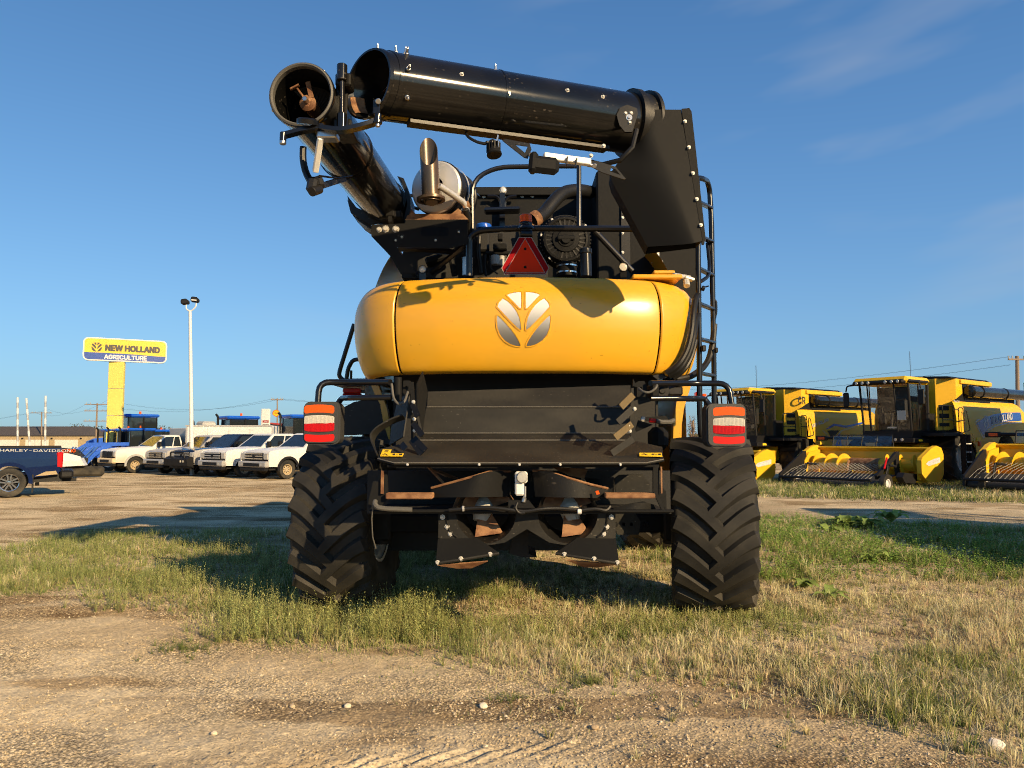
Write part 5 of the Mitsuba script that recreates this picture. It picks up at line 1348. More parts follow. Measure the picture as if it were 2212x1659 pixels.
# ------------------------------------------------------------ wheels
def ag_wheel(parent, r, width, rim_r, n, place, lug_m='m_rubber', rim_m='m_rim', lug_h=0.052, detail=14, phase=0.0):
    """Lugged farm tyre about the local x axis."""
    hw = width / 2
    rc = r - lug_h
    w = lambda x: np.interp(abs(x), [0, hw * 0.6, hw * 0.86, hw * 0.97, hw, hw * 0.98, hw * 0.84], [rc, rc - 0.006, rc - 0.02, rc - 0.06, rc - 0.15, rc - 0.27, rim_r + 0.02])
    half = [(hw * 0.80, rim_r), (hw * 0.88, rim_r + 0.06), (hw * 0.99, rim_r + (rc - rim_r) * 0.42), (hw, rim_r + (rc - rim_r) * 0.60), (hw * 0.97, rc - 0.075), (hw * 0.92, rc - 0.035), (hw * 0.84, rc - 0.016), (hw * 0.6, rc - 0.006), (hw * 0.3, rc)]
    profile = [(rr_, -x) for x, rr_ in half] + [(rc, 0)] + [(rr_, x) for x, rr_ in half[::-1]]
    k = name(f'{parent}__wheel')
    put_x(k, 'tyre', lathe(profile, (0, 0, 0), (1, 0, 0), 72), lug_m, place, smooth=50)
    put_x(k, 'rim', lathe([(rim_r, -hw * 0.82), (rim_r + 0.025, -hw * 0.84), (rim_r + 0.02, -hw * 0.78), (rim_r - 0.03, -hw * 0.7), (rim_r - 0.06, -hw * 0.3), (rim_r - 0.08, hw * 0.15), (0.2, hw * 0.2), (0.0, hw * 0.2)], (0, 0, 0), (1, 0, 0), 48), rim_m, place, smooth=40)
    put_x(k, 'rim', lathe([(rim_r, hw * 0.82), (rim_r + 0.025, hw * 0.84), (rim_r + 0.02, hw * 0.78), (rim_r - 0.03, hw * 0.7), (rim_r - 0.06, hw * 0.45), (0.2, hw * 0.35), (0.0, hw * 0.35)], (0, 0, 0), (1, 0, 0), 48), rim_m, place, smooth=40)
    m = detail
    tau = np.linspace(0, 1, m)
    for sd in (-1, 1):
        xs = -sd * (-hw * 1.0 + (hw * 1.0 + 0.045) * tau)          # from shoulder to just past the middle
        ss_ = 0.40 * r * tau ** 1.4                                # how far it has run down the tread
        dx, ds = np.gradient(xs), np.gradient(ss_)
        l = np.hypot(dx, ds)
        nx, ns = -ds / l, dx / l
        wt = np.interp(tau, [0, 0.5, 1], [0.052, 0.040, 0.034]) * (r / 0.81)
        for q in range(n):
            ph = phase + q * 2 * math.pi / n + (math.pi / n if sd > 0 else 0)
            rows = []
            for i in range(m):
                rb = rc - 0.012 - 0.02 * (abs(xs[i]) / hw) ** 3 - (0.10 if i == 0 else 0)
                rt = r - 0.030 * (abs(xs[i]) / hw) ** 2.5 - (0.075 if i == 0 else 0)
                row = []
                for e, rad, g in ((-1, rb, 1.75), (-1, rt, 1.0), (1, rt, 1.0), (1, rb, 1.75)):
                    x = xs[i] + nx[i] * wt[i] * g * e
                    s = ss_[i] + ns[i] * wt[i] * g * e
                    if abs(x) > hw * 1.01:
                        x = math.copysign(hw * 1.01, x)
                    a = ph - s / r
                    row.append((x, -rad * math.cos(a), rad * math.sin(a)))
                rows.append(row)
            g = np.array(rows)
            v = g.reshape(-1, 3)
            f = grid_faces(m, 4, True)
            e0 = (m - 1) * 4
            f = np.vstack([f, [(0, 1, 2), (0, 2, 3), (e0, e0 + 2, e0 + 1), (e0, e0 + 3, e0 + 2)]])
            me = tm(v, f)
            if me.volume < 0:
                me.invert()
            put_x(k, 'lug', me, lug_m, place, smooth=30)
    return k


def put_x(parent, part, mesh, m, place, **k):
    return put(parent, part, mesh, m, xf=place if FRAME[0] is None else FRAME[0] @ place, **k)


def wheel_at(x, y, z, steer=0.0, camber=0.0):
    c, s = math.cos(steer), math.sin(steer)
    M = np.eye(4)
    M[:3, :3] = np.array([[c, -s, 0], [s, c, 0], [0, 0, 1]])
    M[:3, 3] = (x, y, z)
    return M


mat('m_rim', (0.42, 0.40, 0.34), 0.5)
ag_wheel(CB, 0.80, 0.735, 0.345, 20, wheel_at(1.865, 7.02, 0.815, -math.radians(12)), phase=0.10)
ag_wheel(CB, 0.80, 0.70, 0.345, 20, wheel_at(-1.52, 7.08, 0.815, -math.radians(4)), phase=0.02)
for x in (-1.72, 2.0):                                      # front drive wheels, mostly hidden behind
    ag_wheel(CB, 1.02, 0.76, 0.46, 18, wheel_at(x, 11.0, 1.02), detail=6)
put(CB, 'front_fender', [lathe([(0.98, -0.42), (1.14, -0.40), (1.16, 0.40), (0.98, 0.42)], (-1.72, 11.0, 1.05), (1, 0, 0), 24, -0.1, 3.3)], 'm_black', smooth=40)
# dark wheel-arch cover at left with its red marker lamps
put(CB, 'wheel_cover', [plate([(724, 940), (728, 905), (742, 880), (765, 868), (800, 862), (838, 862), (838, 955), (800, 938)], 7.9, 0.4)], 'm_black')
put(CB, 'marker_lamp', [box(at(756, 0, 9.6)[0], at(793, 0, 9.6)[0], 9.55, 9.65, at(0, 849, 9.6)[2], at(0, 839, 9.6)[2], 0.01)], 'm_red')
put(CB, 'marker_lamp', [box(at(756, 0, 9.6)[0], at(793, 0, 9.6)[0], 9.55, 9.65, at(0, 856, 9.6)[2], at(0, 849.5, 9.6)[2], 0.01)], 'm_red_reflex')
put(CB, 'marker_lamp_arm', [box(at(793, 0, 9.6)[0], -1.5, 9.6, 9.66, at(0, 849, 9.6)[2], at(0, 842, 9.6)[2])], 'm_tube_black')
put(CB, 'marker_lamp', [box(at(1486, 0, 9.6)[0], at(1499, 0, 9.6)[0], 9.55, 9.65, at(0, 858, 9.6)[2], at(0, 847, 9.6)[2], 0.01)], 'm_red')
put(CB, 'marker_lamp', [box(at(1500, 0, 9.6)[0], at(1508, 0, 9.6)[0], 9.55, 9.65, at(0, 857, 9.6)[2], at(0, 851, 9.6)[2], 0.01)], 'm_amber')
put(CB, 'marker_lamp_arm', [box(1.8, at(1503, 0, 9.6)[0], 9.66, 9.72, at(0, 867, 9.6)[2], at(0, 858, 9.6)[2])], 'm_tube_black')

put(CB, 'side_platform', box(-2.25, -1.5, 8.9, 10.2, at(0, 824, 9.4)[2] - 0.06, at(0, 824, 9.4)[2] - 0.01, 0.01), 'm_black')

# ------------------------------------------------------------ swing-out lamp clusters
def lamp_cluster(x0, x1, y0, y1, l0, l1, rows, Y, side, lab):
    k = name(f'{CB}__tail_light')
    if lab:
        labels[k] = {'label': lab}
    a, b = at(x0, y1, Y), at(x1, y0, Y)
    body = rrect(a[0], b[0], a[2], b[2], 0.055)
    g = prism(body, 'y', Y + 0.02, Y + 0.16)
    g2 = prism(body.buffer(-0.012), 'y', Y + 0.003, Y + 0.02)
    v = np.vstack([np.array(body.exterior.coords), np.array(body.buffer(-0.012).exterior.coords)])
    put(k, 'housing', [g, g2], 'm_housing')
    for nm, m, ya, yb, bow in rows:
        p, q = at(l0, yb, Y), at(l1, ya, Y)
        outline = rrect(p[0], q[0], p[2], q[2], 0.018 if nm != 'white_lens' and nm != 'red_lens' else 0.012)
        mesh = extr(outline, 1.0)
        vv, ff = trimesh.remesh.subdivide_to_size(mesh.vertices, mesh.faces, 0.03)
        u = (vv[:, 0] - (p[0] + q[0]) / 2) / ((q[0] - p[0]) / 2)
        zz = vv[:, 1] + bow * 0.010 * u * u
        depth = Y - 0.002 - (0.010 if 'lens' in nm else 0.003) * (vv[:, 2] > 0.5) * (1 - 0.6 * u * u)
        put(k, nm, tm(np.stack([vv[:, 0], depth + 0.006, zz], 1), ff), m, smooth=30)
        if 'lens' in nm:
            zlo, zhi = p[2] + 0.006, q[2] - 0.006
            for i, xx in enumerate(np.linspace(p[0] + 0.012, q[0] - 0.012, 22)):
                if i % 1 == 0:
                    uu = (xx - (p[0] + q[0]) / 2) / ((q[0] - p[0]) / 2)
                    rib.append(box(xx - 0.0016, xx + 0.0016, Y - 0.0085 + 0.006 * uu * uu, Y - 0.004, zlo + bow * .01 * uu * uu, zhi + bow * .01 * uu * uu))
            put(k, nm + '_ribs', list(rib), m, kind='stuff')
            rib.clear()


rib = []
mat('m_housing', (0.028, 0.028, 0.028), 0.6)
LR = [('amber_reflector', 'm_amber', 874, 891, -1), ('white_lens', 'm_lens', 896.5, 914, -1), ('red_lens', 'm_red', 915, 933, 1), ('red_reflector', 'm_red_bright', 939.5, 955, 1)]
mat('m_red_bright', (0.50, 0.012, 0.010), 0.4, spec=0.2)
lamp_cluster(653, 735, 867.5, 960, 657, 722, LR, 6.06, -1, 'left tail light with amber, white and red lenses')
RR = [('amber_reflector', 'm_amber', 878.5, 896.5, -1), ('white_lens', 'm_lens', 902, 919, -1), ('red_lens', 'm_red', 920, 938, 1), ('red_reflector', 'm_red_bright', 944, 959.5, 1)]
lamp_cluster(1528, 1612.5, 872, 966, 1541, 1609, RR, 6.06, 1, 'right tail light with amber, white and red lenses')
put(CB, 'lamp_arm', tube([at(843, 826, 5.88), at(745, 825.6, 6.2), at(690, 825.6, 6.14), at(686.5, 870, 6.12)], 0.026, 12, 0.10), 'm_tube_black')
put(CB, 'lamp_arm', tube([at(845.6, 858.5, 5.88), at(760, 859.5, 5.95), at(738, 860, 6.2), at(727, 876, 6.16)], 0.023, 12, 0.07), 'm_tube_black')
put(CB, 'lamp_arm', tube([at(1405, 828, 5.88), at(1500, 828, 6.2), at(1574, 828, 6.14), at(1580.7, 875, 6.12)], 0.024, 12, 0.11), 'm_tube_black')
put(CB, 'lamp_arm', tube([at(1405, 860.5, 5.88), at(1480, 861, 5.95), at(1522, 861, 6.18), at(1535, 878, 6.15)], 0.022, 12, 0.08), 'm_tube_black')
put(CB, 'arm_pivot', [cyl(at(860, 867, 5.90), at(860, 815, 5.90), 0.030), box(at(853, 0, 5.90)[0], at(868, 0, 5.90)[0], 5.90, 6.08, at(0, 856, 5.88)[2], at(0, 828, 5.88)[2], 0.01)], 'm_panel')
put(CB, 'arm_bracket', [plate([(871, 822), (886, 822), (887, 848), (884, 853), (876, 854), (870, 848)], 5.94, 0.04, holes=[[(874, 836), (878, 833), (882, 836), (882, 841), (878, 844), (874, 841)]], rnd=0.008)], 'm_panel')
put(CB, 'arm_pivot', [box(at(1395, 0, 5.90)[0], at(1411, 0, 5.90)[0], 5.88, 6.08, at(0, 858, 5.88)[2], at(0, 829, 5.88)[2], 0.012)], 'm_panel')
put(CB, 'arm_bracket', [plate([(1368, 818), (1372, 828), (1380, 823), (1392, 823), (1396, 832), (1396, 857), (1376, 857), (1376, 836), (1367, 834)], 5.94, 0.04, holes=[[(1380, 836), (1386, 836), (1388, 842), (1384, 846), (1379, 843)]])], 'm_panel')
put(CB, 'arm_cable', tube([at(846, 829, 5.88), at(850, 862, 5.84), at(862, 875, 5.82), at(874, 868, 5.84), at(881, 846, 5.88)], 0.010, 8, 0.06), 'm_grey_hose')
put(CB, 'arm_cable', tube([at(1380, 839, 5.88), at(1390, 847, 5.82), at(1405, 848, 5.82), at(1417, 838, 5.82), at(1419, 832, 5.84)], 0.010, 8, 0.05), 'm_grey_hose')
put(CB, 'arm_bracket', [box(at(1428, 0, 6.08)[0], at(1462, 0, 6.08)[0], 6.08, 6.18, at(0, 856, 6.08)[2], at(0, 832, 6.08)[2], 0.02)], 'm_black')
put(CB, 'reel_pulley', lathe([(0, -0.01), (0.02, -0.01), (0.03, 0.0), (0.06, 0.0), (0.065, 0.02), (0, 0.02)], at(1430, 844, 6.04), (0, 1, 0), 20), 'm_deep')
put(CB, 'red_valve', [cyl(at(1402, 908, 6.7), at(1416, 909, 6.7), 0.02)], 'm_red')
put(CB, 'brass_fitting', [cyl(at(1384, 907, 6.7), at(1391, 907, 6.7), 0.025, 8), cyl(at(1388, 907, 6.7), at(1390, 900, 6.7), 0.02, 8)], 'm_zinc')
put(CB, 'hydraulic_hose', tube([at(1416, 909, 6.7), at(1430, 912, 6.75), at(1447, 912, 6.8), at(1455, 908, 6.85)], 0.022, 8), 'm_grey_hose')
put(CB, 'arm_plate', plate([(1392, 901), (1440, 898), (1444, 907), (1440, 911), (1396, 909)], 6.85, 0.02), 'm_panel')
# ---------------------------------------------------------------- row of combines with pickup headers at right
mat('m_cab_dark', (0.008, 0.008, 0.009), 0.55, spec=0.25)
mat('m_print_grey', (0.42, 0.43, 0.45), 0.5)
mat('m_belt', (0.02, 0.02, 0.02), 0.7)
mat('m_smoke', (0.20, 0.12, 0.05), 0.25)


def bulged(poly, th, f, size=0.22):
    """Side sheet: polygon in (x, z), pushed out to y = f(z)."""
    m = extr(Polygon(poly).buffer(0), 1.0)
    v, fc = trimesh.remesh.subdivide_to_size(m.vertices, m.faces, size)
    y = f(v[:, 1]) - th * (1 - v[:, 2])
    return v, fc, y


def side_sheet(poly, th, f, sgn, size=0.22):
    v, fc, y = bulged(poly, th, f, size)
    m = tm(np.stack([v[:, 0], sgn * y, v[:, 1]], 1), fc)
    if sgn < 0:
        pass
    else:
        m.invert()
    return m


def field_combine(O, ang, label, variant, header=True):
    k = thing('parked_combine', label, 'combine', 'combines parked in a row at the right')
    FRAME[0] = frame(O[0], O[1], float(ground_z(*O)), ang) @ np.diag([1, 0.856, 1, 1.0])
    S = lambda z: np.interp(z, [0.9, 1.6, 2.4, 2.75, 2.95, 3.1, 3.22], [1.66, 1.72, 1.72, 1.69, 1.63, 1.53, 1.38])
    side = [(0.98, 3.02), (0.98, 1.98), (0.62, 1.93), (0.1, 1.80), (-0.45, 1.50), (-0.85, 1.10), (-1.2, 1.0), (-2.35, 1.0), (-2.55, 1.4), (-2.95, 1.75), (-3.5, 1.88), (-4.05, 1.75), (-4.45, 1.4), (-4.7, 1.15), (-5.5, 1.25), (-5.75, 2.0), (-5.65, 2.7), (-5.2, 3.05), (-4.5, 3.2), (-2.5, 3.2), (-0.5, 3.13)]
    put(k, 'side_panel', side_sheet(side, 0.03, S, 1), 'm_bg_yellow', smooth=40)
    put(k, 'side_panel', side_sheet(side, 0.03, S, -1), 'm_bg_yellow', smooth=40)
    put(k, 'chassis', [box(-5.4, 1.1, -1.3, 1.3, 0.85, 2.0), box(-5.3, -2.3, -1.42, 1.42, 2.0, 3.3)], 'm_deep')
    put(k, 'grain_tank', [prism(Polygon([(1.02, -0.95), (1.02, 0.95), (0.60, 1.58), (-2.4, 1.58), (-2.4, -1.58), (0.60, -1.58)]).buffer(-0.03).buffer(0.03, 3), 'z', 1.98, 3.88)], 'm_bg_yellow')
    for z0, z1 in ((2.72, 2.92), (2.44, 2.60), (2.14, 2.26)):
        ca, cb = V(1.02, 0.95), V(0.60, 1.58)
        cc = (ca * 0.62 + cb * 0.38)
        put(k, 'tank_vent', obox((cc[0] + 0.010, cc[1] + 0.007, (z0 + z1) / 2), (cb - ca).tolist() + [0], (0.36, 0.02, z1 - z0), 0.008), 'm_cab_dark')
    put(k, 'tank_cover', [prism([(-1.60, 3.88), (1.60, 3.88), (1.45, 3.95), (0, 4.02), (-1.45, 3.95)], 'x', -2.45, 0.98)], 'm_cab_dark')
    put(k, 'tank_rail', [box(-2.5, 0.3, 1.58, 1.66, 3.70, 3.86, 0.02)], 'm_bg_yellow')
    put(k, 'auger_recess', [prism([(0.08, 3.70), (-2.4, 3.70), (-2.4, 3.05), (0.85, 3.05), (0.08, 3.35)], 'y', 1.583, 1.592)], 'm_cab_dark')
    put(k, 'auger_tube', [cyl((0.0, 1.80, 3.42), (-5.9, 1.80, 3.46), 0.21, 24), lathe([(0, -0.05), (0.2, -0.02), (0.24, 0.05), (0.24, 0.12), (0.2, 0.14)], (0.0, 1.8, 3.42), (-1, 0, 0), 24)], 'm_gloss_black')
    put(k, 'auger_clamp', [lathe([(0.21, 0), (0.24, 0.01), (0.24, 0.05), (0.21, 0.06)], (x, 1.8, 3.43), (-1, 0, 0), 24) for x in (-0.9, -3.2)], 'm_black', kind='stuff')
    put(k, 'engine_hood', [box(-5.5, -2.42, -1.35, 1.35, 3.2, 3.45, 0.05)], 'm_cab_dark')
    # cab
    put(k, 'cab_floor', [prism([(-0.98, 1.70), (0.98, 1.70), (1.05, 1.98), (-1.05, 1.98)], 'x', 1.75, 3.05), box(1.70, 1.80, -1.0, 1.0, 1.7, 3.6), box(1.0, 1.75, -0.9, 0.9, 1.7, 2.6)], 'm_cab_dark')
    pf = [(3.02, 0.98), (3.25, 0.55), (3.25, -0.55), (3.02, -0.98)]
    pt_ = [(3.22, 1.0), (3.45, 0.55), (3.45, -0.55), (3.22, -1.0)]
    for (a, b), (c, d) in zip(pf, pt_):
        put(k, 'cab_pillar', tube([(a, b, 1.95), (c, d, 3.62)], 0.030 if abs(b) < 0.9 else 0.045, 8), 'm_cab_dark')
    for y in (1.0, -1.0):
        put(k, 'cab_pillar', tube([(1.80, y, 1.95), (1.80, y * 1.02, 3.62)], 0.06, 8), 'm_cab_dark')
        put(k, 'cab_pillar', tube([(2.45, y, 1.95), (2.5, y * 1.02, 3.62)], 0.025, 8), 'm_cab_dark')
    for i in range(3):
        a, b, c, d = V(*pf[i], 1.98), V(*pf[i + 1], 1.98), V(*pt_[i + 1], 3.6), V(*pt_[i], 3.6)
        put(k, 'windscreen', tm([a, b, c, d], [(0, 1, 2), (0, 2, 3)]), 'm_pane', smooth=False)
    for y in (1.0, -1.0):
        put(k, 'side_window', tm([(1.82, y, 1.98), (3.0, y, 1.98), (3.2, y * 1.01, 3.6), (1.82, y * 1.01, 3.6)], [(0, 1, 2), (0, 2, 3)]), 'm_pane', smooth=False)
    put(k, 'seat', [box(1.95, 2.4, -0.28, 0.28, 2.2, 2.45, 0.08), box(1.85, 2.02, -0.27, 0.27, 2.4, 3.15, 0.07)], 'm_cab_dark')
    put(k, 'console', [tube([(2.75, 0, 1.98), (2.6, 0, 2.6)], 0.05, 8), lathe([(0.16, 0), (0.19, 0.012), (0.19, 0.03), (0.16, 0.04)], (2.55, 0, 2.62), (-0.5, 0, 1), 18), box(2.1, 2.5, -0.6, -0.35, 2.2, 2.65, 0.04), box(2.4, 2.45, -0.75, -0.5, 2.6, 2.85, 0.01)], 'm_cab_dark')
    put(k, 'roof', [box(1.72, 3.55, -1.12, 1.12, 3.62, 3.86, 0.10)], 'm_bg_yellow')
    put(k, 'roof_visor', [box(3.35, 3.70, -1.05, 1.05, 3.60, 3.74, 0.05), box(1.9, 3.4, 1.08, 1.15, 3.66, 3.75, 0.02), box(1.9, 3.4, -1.15, -1.08, 3.66, 3.75, 0.02)], 'm_cab_dark')
    for y in (-0.85, -0.6, -0.35, 0.35, 0.6, 0.85):
        put(k, 'roof_lamp', lathe([(0, 0.02), (0.05, 0.015), (0.06, 0)], (3.70, y, 3.67), (1, 0, 0), 12), 'm_lens')
    for y in (1, -1):
        put(k, 'mirror', [box(3.28, 3.36, y * 1.55 - 0.13, y * 1.55 + 0.13, 2.85, 3.38, 0.04)], 'm_cab_dark')
        put(k, 'mirror_arm', [tube([(3.3, y * 1.05, 3.66), (3.32, y * 1.5, 3.62), (3.32, y * 1.55, 3.4)], 0.03, 8, 0.08)], 'm_cab_dark')
    put(k, 'antenna', tube([(2.9, 0.95, 3.8), (2.9, 0.95, 4.75)], 0.010, 6), 'm_cab_dark')
    if variant == 'twin':
        put(k, 'window_notice', box(3.08, 3.09, 0.45, 0.80, 2.35, 2.68), 'm_lens')
        put(k, 'window_label', box(3.20, 3.21, 0.10, 0.50, 2.06, 2.11), 'm_lens')
    # platform, rails, ladder
    put(k, 'platform', [box(0.75, 2.35, 1.0, 1.85, 1.78, 1.90, 0.01), box(1.0, 3.1, -1.1, 1.1, 1.55, 1.72, 0.02)], 'm_cab_dark')
    rl_ = lambda p, r=0.018: tube(p, r, 6, 0.12)
    put(k, 'platform_rail', [rl_([(2.3, 1.82, 1.9), (2.3, 1.82, 2.85), (1.45, 1.82, 2.85), (1.40, 1.82, 1.9)]), rl_([(2.3, 1.82, 2.35), (1.42, 1.82, 2.35)])], 'm_cab_dark')
    put(k, 'platform_rail', [rl_([(1.05, 1.84, 1.9), (1.05, 1.84, 2.8), (0.65, 1.84, 2.8), (0.62, 1.84, 1.9)]), rl_([(1.05, 1.84, 2.35), (0.64, 1.84, 2.35)])], 'm_cab_dark')
    put(k, 'platform_rail', [rl_([(0.6, 1.84, 1.95), (0.52, 1.86, 2.7), (0.42, 1.86, 2.7), (0.15, 1.86, 2.0), (0.6, 1.86, 1.95)])], 'm_cab_dark')
    put(k, 'ladder_stile', [box(0.98, 1.03, 1.85, 2.05, 0.45, 1.85, 0.01), box(0.50, 0.55, 1.85, 2.05, 0.45, 1.85, 0.01)], 'm_cab_dark')
    for z in (0.5, 0.85, 1.2, 1.5):
        put(k, 'ladder_step', box(0.55, 0.98, 1.84, 2.06, z, z + 0.035), 'm_alu')
    put(k, 'ladder_rail', [rl_([(1.03, 2.0, 0.7), (1.05, 2.2, 1.2), (1.05, 2.1, 1.85)], 0.014), rl_([(0.50, 2.0, 0.7), (0.48, 2.2, 1.2), (0.48, 2.1, 1.85)], 0.014)], 'm_cab_dark')
    put(k, 'marker_board', [box(-0.40, -0.05, 1.98, 2.02, 1.62, 1.74), tube([(-0.2, 1.75, 1.6), (-0.2, 2.0, 1.6)], 0.02, 6)], 'm_decal')
    put(k, 'marker_lamp', [box(-0.33, -0.15, 1.98, 2.06, 1.42, 1.60, 0.02)], 'm_amber')
    put(k, 'warning_plate', box(2.52, 2.78, 1.11, 1.12, 1.60, 1.68), 'm_decal')
    for x, y in ((3.11, 0.35), (3.11, 0.62), (3.11, -0.4)):
        put(k, 'front_lamp', lathe([(0, 0.012), (0.05, 0.01), (0.055, 0)], (x, y, 1.66), (1, 0, 0), 12), 'm_lens')
    put(k, 'lamp_boom', [tube([(3.05, -1.1, 1.7), (3.2, -2.6, 1.72)], 0.055, 8), box(3.12, 3.24, -3.1, -2.55, 1.62, 1.80, 0.03)], 'm_cab_dark')
    put(k, 'boom_lamp', box(3.24, 3.26, -2.95, -2.65, 1.66, 1.76), 'm_amber')
    # decals
    if variant == 'cr':
        put(k, 'lettering', text('CR', 0.30, (0.60, 1.586, 3.42), (-1, 0, 0), (0, 0, 1), 0.006), 'm_ink')
        put(k, 'lettering', text('NEW HOLLAND', 0.13, (-0.55, 1.725, 2.52), (-1, 0, 0.23), (0.23, 0, 1), 0.006), 'm_print_grey')
        put(k, 'number', text('4', 0.66, (-1.95, 1.735, 1.72), (-1, 0, 0), (0, 0, 1), 0.006), 'm_blue', label='large blue figure four')
        dec = [(-0.9, 2.24), (-1.6, 2.50), (-2.6, 2.42), (-4.2, 2.62), (-4.2, 2.54), (-2.6, 2.32), (-1.7, 2.40), (-1.2, 2.28)]
        put(k, 'stripe', side_sheet(dec, 0.004, lambda z: S(z) + 0.006, 1), 'm_blue')
        put(k, 'side_vent', side_sheet([(-1.05, 2.2), (-2.1, 2.22), (-1.4, 1.85)], 0.004, lambda z: S(z) + 0.007, 1), 'm_cab_dark')
        put(k, 'stripe', [tube([(x, S(z) + 0.008, z) for x, z in ((-0.7, 2.2), (-1.0, 2.05), (-1.35, 1.75), (-1.5, 1.75), (-2.2, 2.2), (-3.2, 2.35))], 0.012, 6)], 'm_print_grey')
    else:
        put(k, 'lettering', text('ROTOR', 0.14, (0.62, 1.586, 2.83), (-1, 0, 0), (0, 0, 1), 0.006), 'm_ink')
        put(k, 'lettering', text('TWIN', 0.13, (0.62, 1.586, 3.02), (-1, 0, 0), (0, 0, 1), 0.006), 'm_print_grey')
        dec = [(-0.75, 2.28), (-1.4, 2.46), (-2.4, 2.63), (-3.6, 2.72), (-5.2, 2.76), (-5.2, 2.42), (-3.6, 2.36), (-2.4, 2.24), (-1.75, 2.04), (-1.32, 1.80), (-1.05, 2.0)]
        put(k, 'stripe', side_sheet(dec, 0.004, lambda z: S(z) + 0.006, 1), 'm_blue')
        bd = Polygon(dec).buffer(0.09).difference(Polygon(dec).buffer(0.035))
        bd = bd.intersection(shapely.box(-5.2, 1.5, 0, 2.42))
        v = []
        for gpoly in getattr(bd, 'geoms', [bd]):
            v.append(side_sheet(gpoly, 0.004, lambda z: S(z) + 0.006, 1))
        put(k, 'stripe', v, 'm_print_grey')
        put(k, 'lettering', text('NEW HOLLAND', 0.26, (-3.15, 1.735, 2.49), (-1, 0, 0.10), (0.10, 0, 1), 0.006, width=2.1), 'm_print_grey', label='pale brand lettering on the blue stripe')
        q = lambda x, y: (-1.62 - (x - 2057) / 900 * 0.7, 2.33 - (y - 1040) / 900 * 0.7)
        for p in leaf_emblem(q):
            put(k, 'emblem_piece', side_sheet(p, 0.004, lambda z: S(z) + 0.012, 1), 'm_print_grey')
    # wheels
    for x, r, w, n in ((0.30, 1.02, 0.80, 16), (-3.5, 0.78, 0.60, 14)):
        for y in (1.25, -1.25):
            M = np.eye(4)
            M[:3, :3] = np.array([[0, 1, 0], [-1, 0, 0], [0, 0, 1]])
            M[:3, 3] = (x, y, r)
            FR = FRAME[0]
            ag_wheel(k, r, w, r * 0.5, n, M, rim_m='m_cream', detail=4) if False else simple_wheel(k, r, w, r * 0.5, M, n)
    put(k, 'mudguard', [prism(Polygon([(0.30 + 1.10 * math.cos(a), 1.02 + 1.10 * math.sin(a)) for a in np.linspace(0.3, 2.6, 14)] + [(0.30 + 1.04 * math.cos(a), 1.02 + 1.04 * math.sin(a)) for a in np.linspace(2.6, 0.3, 14)]), 'y', 0.9, 1.7)], 'm_cab_dark')
    put(k, 'feeder_house', [prism([(1.1, 1.0), (1.2, 1.65), (3.9, 1.15), (4.0, 0.45)], 'y', -0.7, 0.7)], 'm_bg_yellow')
    if not header:
        FRAME[0] = None
        return k
    # pickup header
    HWD, PR = 2.35, 1.45
    put(k, 'header_back', [prism([(3.95, 0.30), (3.92, 1.30), (4.10, 1.42), (4.14, 1.38), (4.04, 1.25), (4.10, 0.5), (4.4, 0.36), (5.2, 0.34), (5.2, 0.30)], 'y', -HWD, HWD), box(3.9, 4.0, -HWD, HWD, 1.02, 1.08)], 'm_bg_yellow')
    for sgn in (1, -1):
        ep = [(3.80, 0.55), (3.78, 1.20), (3.92, 1.40), (4.25, 1.47), (4.6, 1.40), (5.30, 1.10), (5.36, 1.02), (5.36, 0.60), (4.95, 0.32), (4.1, 0.30)]
        y0 = HWD if sgn > 0 else -HWD - 0.16
        put(k, 'header_end', [prism(Polygon(ep).buffer(-0.03).buffer(0.03), 'y', y0, y0 + 0.16)], 'm_bg_yellow')
        put(k, 'header_end', [prism([(4.2, 0.35), (4.15, 1.3), (4.9, 1.2), (5.2, 0.9), (5.2, 0.4)], 'y', sgn * (HWD - 0.10), sgn * HWD)], 'm_bg_yellow')
    put(k, 'header_badge', [prism([(4.05, 0.93), (4.9, 0.83), (5.05, 0.90), (4.9, 0.98), (4.4, 1.06), (4.05, 1.10)], 'y', HWD + 0.16, HWD + 0.165)], 'm_print_grey')
    put(k, 'header_badge_print', text('NEW HOLLAND', 0.09, (4.45, HWD + 0.166, 0.965), (-1, 0, 0.12), (0.12, 0, 1), 0.003, width=0.72), 'm_white')
    put(k, 'auger_drum', cyl((4.62, -HWD + 0.1, 0.82), (4.62, HWD - 0.1, 0.82), 0.20, 24), 'm_bg_yellow')
    put(k, 'auger_flight', [flight((4.62, HWD - 0.12, 0.82), (0, -1, 0), 0.19, 0.36, 1.55, 3.0, 0.6, 72, 0.012)], 'm_bg_yellow')
    put(k, 'auger_flight', [flight((4.62, -HWD + 0.12, 0.82), (0, 1, 0), 0.19, 0.36, 1.55, -3.0, 2.0, 72, 0.012)], 'm_bg_yellow')
    put(k, 'auger_flight', [flight((4.62, -0.66, 0.82), (0, 1, 0), 0.19, 0.36, 0.12, -0.4, 2.0, 16, 0.012), cyl((4.62, -0.6, 0.82), (4.62, 0.6, 0.82), 0.215, 24)], 'm_rust')
    put(k, 'pickup_belt', [panel([(5.15, -HWD + 0.1, 0.50), (6.55, -HWD + 0.1, 0.24), (6.55, PR, 0.24), (5.15, PR, 0.50)], 0.03), cyl((6.55, -HWD + 0.1, 0.24), (6.55, PR, 0.24), 0.09, 12)], 'm_belt')
    tines = []
    for x in (5.4, 5.75, 6.1, 6.4, 6.62):
        z = 0.50 - (x - 5.15) * 0.186 + 0.02
        for y in np.arange(-HWD + 0.2, PR, 0.16):
            tines.append(tm([(x, y - 0.006, z), (x, y + 0.006, z), (x + 0.02, y, z + 0.11)], [(0, 1, 2), (0, 2, 1)]))
